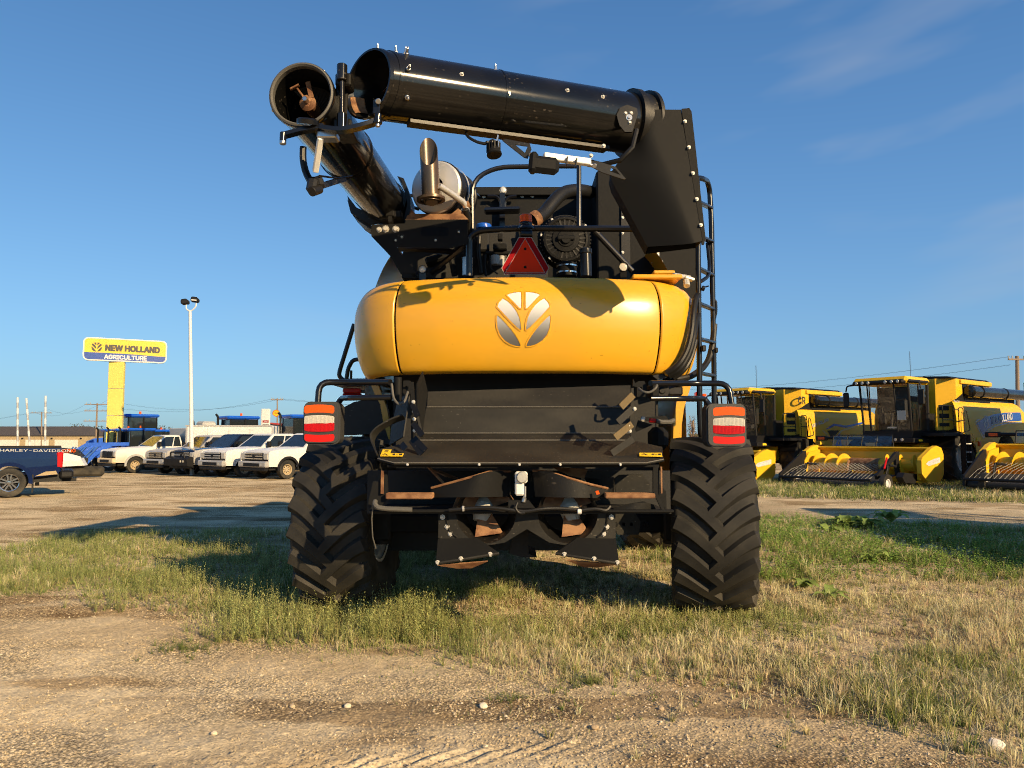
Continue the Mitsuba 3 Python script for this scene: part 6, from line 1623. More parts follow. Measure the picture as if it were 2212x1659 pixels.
    put(k, 'pickup_tine', tines, 'm_belt', smooth=False, kind='stuff')
    put(k, 'windguard_beam', [cyl((6.75, -HWD + 0.05, 0.40), (6.75, PR, 0.40), 0.045, 10)], 'm_cab_dark')
    for i, y in enumerate(np.linspace(-HWD + 0.2, PR - 0.1, 24)):
        put(k, 'windguard_rod', tube([(6.75, y, 0.42), (6.2, y + 0.05, 0.66), (5.2, y + 0.12, 0.86)], 0.0055, 5), 'm_cast')
    for sgn in (1, -1):
        y = PR if sgn > 0 else -HWD
        put(k, 'pickup_side', [prism([(5.0, 0.35), (5.05, 1.25), (5.2, 1.25), (6.7, 0.50), (6.75, 0.20), (6.3, 0.16)], 'y', y, y + 0.07) if sgn < 0 else prism([(5.05, 0.5), (5.05, 1.28), (5.2, 1.28), (6.55, 0.55), (6.5, 0.42), (5.3, 1.05), (5.2, 0.5)], 'y', y, y + 0.10)], 'm_cab_dark')
        yw = sgn * 1.78
        M = np.eye(4)
        M[:3, :3] = np.array([[0, 1, 0], [-1, 0, 0], [0, 0, 1]])
        M[:3, 3] = (6.4, yw, 0.30)
        simple_wheel(k, 0.30, 0.20, 0.15, M, 0, 'm_white')
        put(k, 'wheel_strut', [obox((6.1, yw - sgn * 0.14, 0.55), (-0.5, 0, 1), (0.65, 0.05, 0.12), 0.01), tube([(5.9, yw - sgn * 0.14, 0.85), (5.3, yw - sgn * 0.2, 0.8)], 0.04, 6)], 'm_cab_dark')
    put(k, 'belt_shield', [prism(Polygon([(5.1, 0.28), (5.1, 0.55), (5.9, 0.62), (6.05, 0.5), (5.9, 0.35)]).buffer(0.02), 'y', PR + 0.5, PR + 0.75)], 'm_cab_dark')
    put(k, 'strut_jack', [cyl((6.2, 1.62, 0.75), (6.0, 1.62, 1.1), 0.035, 8)], 'm_red')
    if variant == 'twin' or variant == 'far':
        for i in range(4):
            y = -1.75 + i * 0.62
            put(k, 'shield_pane', tm([(4.05, y, 1.44), (4.05, y + 0.60, 1.44), (3.95, y + 0.60, 1.80), (3.95, y, 1.80)], [(0, 1, 2), (0, 2, 3)]), 'm_pane', smooth=False)
            put(k, 'shield_frame', [tube([(4.06, y, 1.42), (3.95, y, 1.82)], 0.022, 6)], 'm_cab_dark')
        put(k, 'shield_frame', [tube([(3.95, -1.75, 1.82), (3.95, 0.70, 1.82), (4.06, 0.80, 1.42)], 0.02, 6), tube([(4.06, -1.75, 1.43), (4.06, 0.80, 1.43)], 0.015, 6)], 'm_cab_dark')
    FRAME[0] = None
    return k


def simple_wheel(parent, r, w, rim, M, n, rim_m='m_cream', tyre='m_rubber'):
    """Wheel about its local x axis: tyre, dished rim, hub, and lug bars joined on the tyre when it is a farm tyre too small to pick apart."""
    k = name(f'{parent}__wheel')
    h = w / 2
    put_x(k, 'tyre', lathe([(rim, -h * 0.8), (rim + (r - rim) * 0.5, -h), (r * 0.96, -h * 0.92), (r * 0.985, -h * 0.75), (r * 0.985, h * 0.75), (r * 0.96, h * 0.92), (rim + (r - rim) * 0.5, h), (rim, h * 0.8)], (0, 0, 0), (1, 0, 0), 36), tyre, M, smooth=50)
    for s in (-1, 1):
        put_x(k, 'rim', lathe([(0, s * h * 0.35), (rim * 0.3, s * h * 0.42), (rim * 0.35, s * h * 0.25), (rim * 0.8, s * h * 0.2), (rim * 0.88, s * h * 0.7), (rim * 1.02, s * h * 0.82), (rim * 1.02, s * h * 0.6)], (0, 0, 0), (1, 0, 0), 28), rim_m, M, smooth=40)
    if n:
        bars = []
        for s in (-1, 1):
            for q in range(n):
                a = q * 2 * math.pi / n + (math.pi / n if s > 0 else 0)
                p = [(s * h * t, -r * 0.985 * math.cos(a - (1 - t) * 0.32), r * 0.985 * math.sin(a - (1 - t) * 0.32)) for t in (1.0, 0.5, 0.0)]
                bars.append(sweep(np.array(p), np.array([(-0.035, -0.03), (0.035, -0.03), (0.03, 0.03), (-0.03, 0.03)]) * r, up=(0, -math.cos(a), math.sin(a))))
        put_x(k, 'lugs', bars, tyre, M, kind='stuff')
    return k


HA = math.radians(217.4)
field_combine((15.78, 28.28), HA, 'parked yellow combine with a white notice in its cab window', 'twin')
field_combine((11.5, 31.7), HA, 'parked yellow combine with a big blue 4 on its shaded side', 'cr')
field_combine((19.8, 24.4), HA, 'combine mostly out of view, only its header reaching in at right', 'far')
field_combine((23.8, 20.5), HA, 'combine at the near end of the row, out of view', 'far', header=False)
# the neighbour that stands beside us with its back to the camera and throws the long shadow on the road
field_combine((13.2, 6.4), math.radians(88), 'combine parked beside the big one, just out of view, shading the road', 'cr', header=False)

# ---------------------------------------------------------------- utility poles and wires
def pole(px, ptop, Y, arms, lab, lean=0.0, r=0.14, m='m_wood'):
    k = thing('utility_pole', lab, 'pole', None)
    b = at(px, 946, Y)
    t = at(px + lean, ptop, Y)
    z0 = float(ground_z(b[0], Y)) - 0.2
    put(k, 'post', cyl((b[0] - lean * 0, Y, z0), t, r * 1.15, 10, r * 0.8), m)
    for dz, half in arms:
        put(k, 'crossarm', obox(t + V(0, -0.12, -dz), (1, 0.1, 0), (2 * half, 0.10, 0.13)), m)
        for s in (-0.9, -0.55, 0.55, 0.9):
            put(k, 'insulator', cyl(t + V(s * half, -0.12, -dz + 0.06), t + V(s * half, -0.12, -dz + 0.30), 0.05, 8), 'm_grey')
    return t


tA = pole(208, 871, 120, [(0.2, 1.85), (1.25, 1.9), (2.9, 1.95)], 'tall brown utility pole with three crossarms beside the yellow sign post', 2)
tB = pole(91, 890, 160, [(0.2, 2.2)], 'plain utility pole with one crossarm behind the tan shed', -1)
tC = pole(600, 860, 110, [(0.25, 0.9)], 'grey utility pole standing just behind the fuel price sign', -1, 0.11)
tD = pole(2198, 769, 62, [(0.3, 0.9)], 'weathered utility pole at the far right above the combine', -1, 0.17)


def wire(a, b, sag, lab, grp='overhead wires'):
    a, b = V(*a), V(*b)
    t = np.linspace(0, 1, 18)
    p = a + (b - a) * t[:, None]
    p[:, 2] -= sag * 4 * t * (1 - t)
    put(None, 'overhead_wire', tube(p, 0.013, 4), 'm_deep', smooth=False, label=lab, cat='wire', group=grp)


for dx, w in ((-1.6, 'lower'), (1.6, 'upper')):
    e = V(dx, 0, 0.5 * (dx > 0))
    wire(tB + e, tA + e, 1.4, w + ' dark overhead wire between the two left utility poles')
    wire(tA + e, tC + V(dx * 0.4, 0, -0.1), 1.6, w + ' dark overhead wire passing behind the yellow sign post')
    wire(tB + e, at(-250, 925 + dx, 200), 1.0, w + ' dark overhead wire leaving the left edge')
    wire(tC + V(dx * 0.4, 0, -0.1), at(1240, 868 - dx, 130), 1.2, w + ' dark overhead wire running right from the fuel sign')
for dz, w in ((-0.05, 'upper'), (-0.75, 'lower')):
    wire(tD + V(-0.6, 0, dz), at(1240, 836 - dz * 14, 130), 1.5, w + ' long overhead wire above the parked combines')
    wire(tD + V(0.6, 0, dz), at(2500, 752 - dz * 14, 62), 0.3, w + ' overhead wire leaving the right edge')
# ---------------------------------------------------------------- left side: dealer sign, lamp post, trucks, tractors, buildings
gzf = lambda x, y: float(ground_z(x, y))
# dealer sign
SGN = thing('dealer_sign', 'tall yellow and blue dealership sign on a yellow post', 'sign')
c = at(272, 757, 45)
yaw = math.radians(27)
rt, up, nr = V(math.cos(yaw), math.sin(yaw), 0), V(0, 0, 1), V(math.sin(yaw), -math.cos(yaw), 0)
W, H = 4.55, 1.40


def signp(poly, d0, d1):
    m = extr(poly, d1 - d0)
    v = c + m.vertices[:, :1] * rt + m.vertices[:, 1:2] * up + (m.vertices[:, 2:] + d0) * nr
    m = tm(v, m.faces)
    if m.volume < 0:
        m.invert()
    return m


full = rrect(-W / 2, W / 2, -H / 2, H / 2, 0.30)
face = full.buffer(-0.07)
band = Polygon([(-W, -H), (W, -H), (W, -0.32), (1.6, -0.28), (0.2, -0.22), (-1.0, -0.205), (-W, -0.205)])
put(SGN, 'cabinet', signp(full, -0.22, 0.0), 'm_grey')
put(SGN, 'border', signp(full.difference(face), 0.0, 0.03), 'm_cream')
put(SGN, 'yellow_face', signp(face.difference(band), 0.0, 0.012), 'm_sign_yellow')
put(SGN, 'blue_face', signp(face.intersection(band), 0.0, 0.012), 'm_blue')
put(SGN, 'lettering', text('NEW HOLLAND', 0.32, c + rt * 0.38 + up * 0.11 + nr * 0.012, rt, up, 0.012, width=2.95, fat=0.022), 'm_ink', label='dark bold brand name')
put(SGN, 'lettering', text('AGRICULTURE', 0.24, c + rt * 0.0 - up * 0.44 + nr * 0.012, rt, up, 0.012, True, width=2.3, fat=0.006), 'm_white', label='white word below the brand name')
for p in leaf_emblem(lambda x, y: ((x - 2057) / 600 * 0.56 - 1.56, 0.12 - (y - 1040) / 600 * 0.56)):
    put(SGN, 'emblem_piece', signp(p, 0.012, 0.024), 'm_ink')
pc = at(247, 946, 45)
zb, ztop = gzf(pc[0], 45) - 0.1, c[2] - H / 2
hs = np.linspace(zb, ztop, 5)
for a, b in zip(hs[:-1], hs[1:]):
    m = box(-0.43, 0.43, -0.15, 0.15, a + 0.012, b - 0.012, 0.01)
    Rm = np.eye(4); Rm[:2, :2] = [[math.cos(0.2), -math.sin(0.2)], [math.sin(0.2), math.cos(0.2)]]; Rm[:2, 3] = (pc[0], 45)
    m.apply_transform(Rm)
    put(SGN, 'post_panel', m, 'm_post_yellow')
# lamp post
LP = thing('lamp_post', 'tall white lamp post with two black floodlights', 'lamp post')
b, t = at(413, 946, 36), at(410.5, 672, 36)
put(LP, 'post', cyl((b[0] + 0.1, 36, gzf(b[0], 36) - 0.1), t, 0.11, 14, 0.07), 'm_white')
for s, (px, py), tilt in ((-1, (400, 653), -0.15), (1, (421.5, 648.5), 0.12)):
    h = at(px, py, 36)
    put(LP, 'arm', tube([t, t + V(s * 0.14, 0, 0.06), V(h[0] + 0.06, 36, h[2] - 0.3), h + V(0.06, 0, -0.12)], 0.035, 8, 0.1), 'm_white')
    f_ = put(LP, 'floodlight', [obox(h, (1, 0.2, -tilt), (0.38, 0.34, 0.22), 0.06), obox(h + V(0, -0.12, 0.02), (1, 0.2, -tilt), (0.30, 0.1, 0.26), 0.05)], 'm_cab_dark')
    if s > 0:
        put(f_, 'lens', [obox(h + V(0.03, -0.20, -0.03), (1, 0.2, -tilt), (0.24, 0.02, 0.07))], 'm_lens')
# whip poles behind the blue pickup
for i, (x0, y0, x1, y1, lab) in enumerate(((38, 858, 38, 990, 'leftmost of the three white striped marker poles'), (57, 860, 66, 990, 'leaning white marker pole between two upright ones'), (98.5, 855, 97, 990, 'rightmost of the three white striped marker poles'))):
    k = thing('marker_pole', lab, 'pole', 'white striped marker poles')
    a, b = at(x0, y0, 27), at(x1, y1, 27)
    for j, (u, w) in enumerate(zip(np.linspace(0, 1, 12)[:-1], np.linspace(0, 1, 12)[1:])):
        put(k, 'band', cyl(a + (b - a) * u, a + (b - a) * w, 0.034, 8), 'm_white' if j % 2 == 0 else 'm_silver')


# ------------------------------------------------------------ pickups
def hoop(cx, cz, r0, r1, a0, a1, n=14):
    a = np.linspace(a0, a1, n)
    return Polygon([(cx + r1 * math.cos(t), cz + r1 * math.sin(t)) for t in a] + [(cx + r0 * math.cos(t), cz + r0 * math.sin(t)) for t in a[::-1]])


def wheel_frame(x, y, z):
    M = np.eye(4)
    M[:3, :3] = np.array([[0, 1, 0], [-1, 0, 0], [0, 0, 1]])
    M[:3, 3] = (x, y, z)
    return M


def pickup(label, O, ang, paint='m_white', s=1.0, ext=0.0, ov=0.0, grille='m_cab_dark', frame_m='m_chrome', bumper='m_silver', flare=None, rim='m_tan', bed=True, lower=None, push=False, cat='pickup', crew=True, badge=None, rear_only=False):
    k = thing('pickup_truck', label, cat, 'pickup trucks parked on the lot')
    FRAME[0] = frame(O[0], O[1], gzf(*O), ang, s)
    wy = lambda z: np.interp(z, [0.5, 0.8, 1.1, 1.32, 1.45], [0.96, 1.0, 0.99, 0.955, 0.93])
    R = 0.47
    arch = lambda cx: [(cx + R * math.cos(a), 0.42 + R * math.sin(a)) for a in np.linspace(0.05, math.pi - 0.05, 14)]
    front = [(0.80, 0.50), (0.98, 0.62), (1.0, 0.95), (0.98, 1.12), (0.90, 1.20), (0.5, 1.26), (-0.6, 1.31), (-0.95, 1.34), (-3.02, 1.34), (-3.02, 0.52)] + [(-0.6, 0.50)] + arch(0.0)[::-1][:0]
    side = Polygon([(0.98, 0.55), (1.0, 0.95), (0.98, 1.12), (0.90, 1.20), (0.5, 1.26), (-0.6, 1.31), (-0.95, 1.34), (-3.02, 1.34), (-3.02, 0.50), (-0.5, 0.50)]).difference(Point(0, 0.42).buffer(R + 0.02, 12)).difference(shapely.box(-0.46, 0.3, 0.46, 0.62))
    if not rear_only:
        for sg in (1, -1):
            put(k, 'door_side', side_sheet(side, 0.05, wy, sg, 0.3), lower or paint, smooth=40)
        hoodp = [(1.0, 1.0), (0.97, 1.14), (0.88, 1.23), (0.4, 1.30), (-0.9, 1.37)]
        yv = np.array([-0.93, -0.86, -0.6, -0.3, 0, 0.3, 0.6, 0.86, 0.93])
        g = np.array([[(x, y * (0.985 if x > 0.8 else 1.0), z - 0.05 * (abs(y) / 0.93) ** 3 + 0.012 * (0.2 < abs(y) < 0.7)) for y in yv] for x, z in hoodp])
        put(k, 'hood', tm(g.reshape(-1, 3), grid_faces(len(hoodp), len(yv))), paint, smooth=50)
        put(k, 'front_clip', [box(-0.6, 0.93, -0.9, 0.9, 0.58, 1.15)], 'm_deep')
        put(k, 'grille', [box(0.95, 1.02, -0.62, 0.62, 0.80, 1.13, 0.02)], grille)
        for z in (0.86, 0.965, 1.07):
            put(k, 'grille_bar', box(1.01, 1.035, -0.60, 0.60, z, z + 0.045), frame_m)
        put(k, 'grille_badge', lathe([(0, 0.01), (0.09, 0.008), (0.11, 0)], (1.03, 0, 0.98), (1, 0, 0), 18), 'm_cab_dark')
        for sg in (1, -1):
            put(k, 'headlight', box(0.86, 1.01, sg * 0.64 if sg > 0 else -0.95, 0.95 if sg > 0 else -0.64, 0.84, 1.12, 0.03), 'm_lens')
            put(k, 'turn_lamp', box(0.80, 0.95, sg * 0.93 if sg > 0 else -0.975, 0.975 if sg > 0 else -0.93, 0.98, 1.08, 0.01), 'm_amber')
        put(k, 'bumper', [box(0.9, 1.14, -0.98, 0.98, 0.52, 0.78, 0.05)], bumper)
        put(k, 'bumper_step', [box(0.9, 1.10, -0.9, 0.9, 0.36, 0.53, 0.04), box(1.13, 1.16, -0.55, 0.55, 0.56, 0.70, 0.02)], 'm_cab_dark')
        for y in (0.66, -0.66):
            put(k, 'fog_lamp', lathe([(0, 0.01), (0.06, 0.0)], (1.145, y, 0.63), (1, 0, 0), 12), 'm_lens')
    # greenhouse
    xb0, xb1, xt0, xt1 = -0.85, -3.0, -1.60, -2.86
    if not crew:
        xb1, xt1 = -2.5, -2.38
    zb_, zt = 1.33, 1.93
    corners = lambda x0, x1, y, z: [(x0, y, z), (x1, y, z), (x1, -y, z), (x0, -y, z)]
    b4, t4 = np.array(corners(xb0, xb1, 0.94, zb_)), np.array(corners(xt0, xt1, 0.74, zt))
    top = np.array(corners(xt0 - 0.10, xt1 + 0.08, 0.64, zt + 0.045))
    vv = np.vstack([b4, t4, top])
    put(k, 'cab', tm(vv, [(0, 1, 5), (0, 5, 4), (1, 2, 6), (1, 6, 5), (2, 3, 7), (2, 7, 6), (3, 0, 4), (3, 4, 7), (4, 5, 9), (4, 9, 8), (5, 6, 10), (5, 10, 9), (6, 7, 11), (6, 11, 10), (7, 4, 8), (7, 8, 11), (8, 9, 10), (8, 10, 11)]), paint, smooth=25)

    def pane(a, b, c_, d, u0, u1, v0, v1, nm='window'):
        q = []
        for u, v in ((u0, v0), (u1, v0), (u1, v1), (u0, v1)):
            q.append((a * (1 - u) + b * u) * (1 - v) + (d * (1 - u) + c_ * u) * v)
        q = np.array(q)
        n_ = np.cross(q[1] - q[0], q[2] - q[0]); n_ /= np.linalg.norm(n_)
        cen = (b4.mean(0) + t4.mean(0)) / 2
        if (q.mean(0) - cen) @ n_ < 0:
            n_ = -n_
        put(k, nm, panel(q + n_ * 0.004, 0.004), 'm_glass_dark')
    pane(b4[3], b4[0], t4[0], t4[3], 0.06, 0.94, 0.06, 0.93, 'windscreen')
    for i0, i1, j0, j1 in ((0, 1, 4, 5), (3, 2, 7, 6)):
        a, b_, c_, d = vv[i0], vv[i1], vv[j1], vv[j0]
        pane(a, b_, c_, d, 0.10, 0.53 if crew else 0.62, 0.05, 0.90)
        pane(a, b_, c_, d, 0.57 if crew else 0.66, 0.93, 0.05, 0.90)
    pane(b4[1], b4[2], t4[2], t4[1], 0.08, 0.92, 0.15, 0.9)
    for sg in (1, -1):
        put(k, 'mirror', [box(-1.20, -1.05, sg * 1.0 if sg > 0 else -1.24, 1.24 if sg > 0 else -1.0, 1.34, 1.62, 0.04)], 'm_cab_dark')
        for x in (-1.85, -2.75) if crew else (-2.1,):
            put(k, 'door_handle', box(x, x + 0.18, sg * 0.985 if sg > 0 else -1.015, 1.015 if sg > 0 else -0.985, 1.12, 1.17, 0.008), 'm_cab_dark')
        for x in (-1.05, -2.02):
            put(k, 'door_seam', box(x, x + 0.012, sg * 0.985 if sg > 0 else -1.004, 1.004 if sg > 0 else -0.985, 0.56, 1.30), 'm_deep')
    put(k, 'underbody', [box(-5.0 - ext, 0.8, -0.78, 0.78, 0.40, 0.62), box(-3.0, -0.9, -0.88, 0.88, 0.5, 1.3)], 'm_deep')
    if bed:
        bs = Polygon([(-3.06, 0.50), (-3.06, 1.36), ((-5.28 - ext + ov), 1.40), ((-5.32 - ext + ov), 0.95), ((-5.24 - ext + ov), 0.62), ((-4.3 - ext), 0.54)]).difference(Point((-3.75 - ext), 0.42).buffer(R + 0.02, 12)).difference(shapely.box((-4.21 - ext), 0.3, (-3.29 - ext), 0.55))
        for sg in (1, -1):
            put(k, 'bed_side', side_sheet(bs, 0.05, wy, sg, 0.3), paint, smooth=40)
            put(k, 'bed_rail', box((-5.28 - ext + ov), -3.06, sg * 0.88 if sg > 0 else -0.96, 0.96 if sg > 0 else -0.88, 1.37, 1.42, 0.01), 'm_cab_dark')
            put(k, 'tail_light', box((-5.34 - ext + ov), (-5.18 - ext + ov), sg * 0.84 if sg > 0 else -1.0, 1.0 if sg > 0 else -0.84, 0.80, 1.25, 0.03), 'm_red')
        put(k, 'tailgate', [box((-5.30 - ext + ov), (-5.22 - ext + ov), -0.86, 0.86, 0.68, 1.38, 0.02), box((-5.2 - ext + ov), -3.06, -0.9, 0.9, 0.62, 0.7)], paint)
        put(k, 'rear_bumper', [box((-5.62 - ext + ov), (-5.28 - ext + ov), -0.95, 0.95, 0.50, 0.72, 0.05)], bumper if not rear_only else 'm_cab_dark')
    if flare:
        for cx in (0.0, -3.75 - ext) if bed else (0.0,):
            for sg in (1, -1):
                y = (0.985, 1.035) if sg > 0 else (-1.035, -0.985)
                put(k, 'fender_flare', prism(hoop(cx, 0.42, R - 0.01, R + 0.09, -0.1, math.pi + 0.1), 'y', *y), flare)
    for cx in (0.0, -3.75 - ext):
        for y in (0.83, -0.83):
            w_ = simple_wheel(k, 0.41, 0.27, 0.23, wheel_frame(cx, y, 0.41), 0, rim)
            if not rear_only:
                for q in range(8):
                    a = q * math.pi / 4
                    put(w_, 'hub_hole', lathe([(0, 0.002), (0.025, 0)], (cx + 0.13 * math.cos(a), y + math.copysign(0.034, y), 0.41 + 0.13 * math.sin(a)), (0, math.copysign(1, y), 0), 8), 'm_deep')
                    put(w_, 'wheel_nut', cyl((cx + 0.075 * math.cos(a + .4), y + math.copysign(0.05, y), 0.41 + 0.075 * math.sin(a + .4)), (cx + 0.075 * math.cos(a + .4), y + math.copysign(0.075, y), 0.41 + 0.075 * math.sin(a + .4)), 0.016, 6), 'm_satin')
    if push:
        put(k, 'brush_guard', [prism([(1.02, 0.45), (1.30, 0.50), (1.34, 0.80), (1.12, 0.92), (1.02, 0.9)], 'y', -1.0, 1.0), tube([(1.2, -0.6, 0.8), (1.25, -0.55, 1.12), (1.25, 0.55, 1.12), (1.2, 0.6, 0.8)], 0.035, 8, 0.1)], 'm_cab_dark')
        for y in (0.42, 0.62):
            put(k, 'guard_lamp', box(1.33, 1.35, y, y + 0.09, 0.66, 0.76), 'm_lens')
    if badge:
        put(k, 'lettering', text(badge[0], badge[1], (-4.35 - ext, 0.975, 1.30), (-1, 0, -0.02), (0, 0, 1), 0.006, False, width=badge[2]), 'm_print_grey')
    FRAME[0] = None
    return k


PA = math.radians(234)
def at_wheel(px, py, dY=0.0):
    """Ground point under a wheel on the falling lot."""
    Y = 30.0
    for _ in range(20):
        x = at(px, 946, Y)[0]
        Y = F * (EYE - gzf(x, Y)) / (py - 946)
    return at(px, 946, Y)[0], Y


def by_left_wheel(px, py, ang, s=1.0):
    x, y = at_wheel(px, py)
    c_, n_ = math.cos(ang), math.sin(ang)
    return (x + n_ * 0.83 * s, y - c_ * 0.83 * s)


mat('m_beige_dust', (0.52, 0.42, 0.26), 0.7)
pickup('white pickup with grey wheel flares standing nearest the combine tyre', by_left_wheel(619, 1034, PA), PA, 'm_white', 1.0, 0.0, 0.0, 'm_cab_dark', 'm_chrome', 'm_silver', 'm_cab_dark', 'm_tan', True)
pickup('older white pickup with tall square headlights, second from the tyre', by_left_wheel(527, 1030.5, PA), PA, 'm_white', 1.0, 0.0, 0.0, 'm_cab_dark', 'm_silver', 'm_silver', None, 'm_tan')
pickup('black and silver pickup with a heavy black brush guard', by_left_wheel(458, 1027, PA), PA, 'm_truck_black', 1.0, 0.0, 0.0, 'm_cab_dark', 'm_silver', 'm_cab_dark', None, 'm_grey', lower='m_silver', push=True)
pickup('silver pickup between the white box truck and the black pickup', by_left_wheel(398, 1024, PA), PA, 'm_silver', 0.98, 0.0, 0.0, 'm_cab_dark', 'm_chrome', 'm_silver', None, 'm_grey')
BT = pickup('dusty beige-white work truck with a grey service box', by_left_wheel(292, 1021, PA - 0.08), PA - 0.08, 'm_dirty_white', 1.0, 0.0, 0.0, 'm_cab_dark', 'm_cab_dark', 'm_beige_dust', 'm_grey', 'm_tan', bed=False, lower='m_dirty_white', cat='truck', crew=False)
O = by_left_wheel(292, 1021, PA - 0.08)
FRAME[0] = frame(O[0], O[1], gzf(*O), PA - 0.08)
put(BT, 'service_box', [box(-5.6, -2.62, -1.05, 1.05, 0.75, 2.35, 0.04)], 'm_silver', label='grey service box')
for i, x in enumerate((-2.75, -3.75)):
    put(BT, 'box_door', box(x - 0.9, x, 1.05, 1.065, 0.85, 2.25, 0.005), 'm_white' if i else 'm_silver')
    put(BT, 'box_latch', box(x - 0.85, x - 0.72, 1.065, 1.08, 1.25, 1.32), 'm_cab_dark')
put(BT, 'lettering', text('KBH-ALL', 0.16, (-3.2, 1.067, 2.1), (-1, 0, 0), (0, 0, 1), 0.004, width=0.45), 'm_ink')
put(BT, 'roof_unit', [box(-4.6, -3.8, -0.4, 0.5, 2.35, 2.75, 0.1)], 'm_grey')
put(BT, 'exhaust_pipe', tube([(-3.2, 0.6, 2.35), (-3.2, 0.6, 2.7), (-3.05, 0.6, 2.85)], 0.06, 8, 0.08), 'm_cab_dark')
FRAME[0] = None
# long white enclosed trailer behind
k = thing('box_trailer', 'long white enclosed trailer behind the pickups', 'trailer')
x0, Y0 = at(415, 946, 41)[0], 41.0
FRAME[0] = frame(x0, Y0, gzf(x0, Y0), math.radians(188))
put(k, 'body', [box(-4.4, 0.0, -1.1, 1.1, 0.6, 2.50, 0.05)], 'm_white')
put(k, 'nose', [box(0.0, 0.05, -1.05, 1.05, 0.62, 2.40), box(-4.45, 0.06, 1.1, 1.13, 2.44, 2.52)], 'm_silver')
for x in (-1.1, -2.2, -3.3):
    put(k, 'panel_seam', box(x, x + 0.02, 1.1, 1.108, 0.65, 2.34), 'm_silver')
put(k, 'rub_rail', box(-4.4, 0, 1.1, 1.12, 1.22, 1.28), 'm_silver')
for x in (-2.0, -2.9):
    simple_wheel(k, 0.36, 0.22, 0.2, wheel_frame(x, 0.95, 0.36), 0, 'm_white')
    simple_wheel(k, 0.36, 0.22, 0.2, wheel_frame(x, -0.95, 0.36), 0, 'm_white')
FRAME[0] = None
# blue pickup, its back half in view at the left edge
BA = math.radians(211)
EX = 0.75
wr = V(*at(25, 946, 20.9)[:2])
hB, lB = V(math.cos(BA), math.sin(BA)), V(-math.sin(BA), math.cos(BA))
OB = wr + hB * (3.75 + EX) - lB * 0.83
bk = pickup('dark blue pickup at the left edge, only its bed and rear wheel in view', OB, BA, 'm_truck_blue', 1.0, EX, 0.33, bumper='m_cab_dark', flare='m_truck_blue', rim='m_cab_dark', badge=('HARLEY-DAVIDSON', 0.075, 1.7))
FRAME[0] = frame(OB[0], OB[1], gzf(*OB), BA) @ np.array([[1, 0, 0, -EX], [0, 1, 0, 0], [0, 0, 1, 0], [0, 0, 0, 1.0]])
for y in (0.83,):
    for q in range(5):
        a = q * 2 * math.pi / 5 + math.pi / 2
        u, w = V(math.cos(a), 0, math.sin(a)), V(-math.sin(a), 0, math.cos(a))
        o = V(-3.75, y + 0.118, 0.41)
        for s in (-1, 1):
            put(bk, 'wheel_spoke', sweep(np.array([o + u * 0.05 + w * s * 0.028, o + u * 0.14 + w * s * 0.035, o + u * 0.235 + w * s * 0.055]), np.array([(-0.020, -0.014), (0.020, -0.014), (0.020, 0.014), (-0.020, 0.014)]), up=(0, 1, 0)), 'm_chrome')
    put(bk, 'wheel_rim_ring', lathe([(0.225, -0.03), (0.225, 0.012), (0.24, 0.018), (0.25, 0.0), (0.25, -0.03)], (-3.75, y + 0.118, 0.41), (0, 1, 0), 40), 'm_chrome')
    put(bk, 'hub_cap', lathe([(0, 0.03), (0.05, 0.028), (0.065, 0.01), (0.065, -0.02)], (-3.75, y + 0.118, 0.41), (0, 1, 0), 20), 'm_chrome')
put(bk, 'mud_flap', box(-4.32, -4.28, 0.72, 0.98, 0.12, 0.62), 'm_cab_dark')
put(bk, 'hitch', [box(-5.38, -4.9, -0.06, 0.06, 0.36, 0.46), cyl((-4.45, 0.6, 0.34), (-4.35, 0.6, 0.34), 0.05, 10)], 'm_cab_dark')
put(bk, 'mud_patch', side_sheet([(-4.35, 0.575), (-4.6, 0.70), (-4.85, 0.72), (-4.9, 0.62)], 0.004, lambda z: np.interp(z, [0.5, 0.8, 1.1], [0.96, 1.0, 0.99]) + 0.004, 1), 'm_tan', label='dried mud patch behind the wheel')
FRAME[0] = None


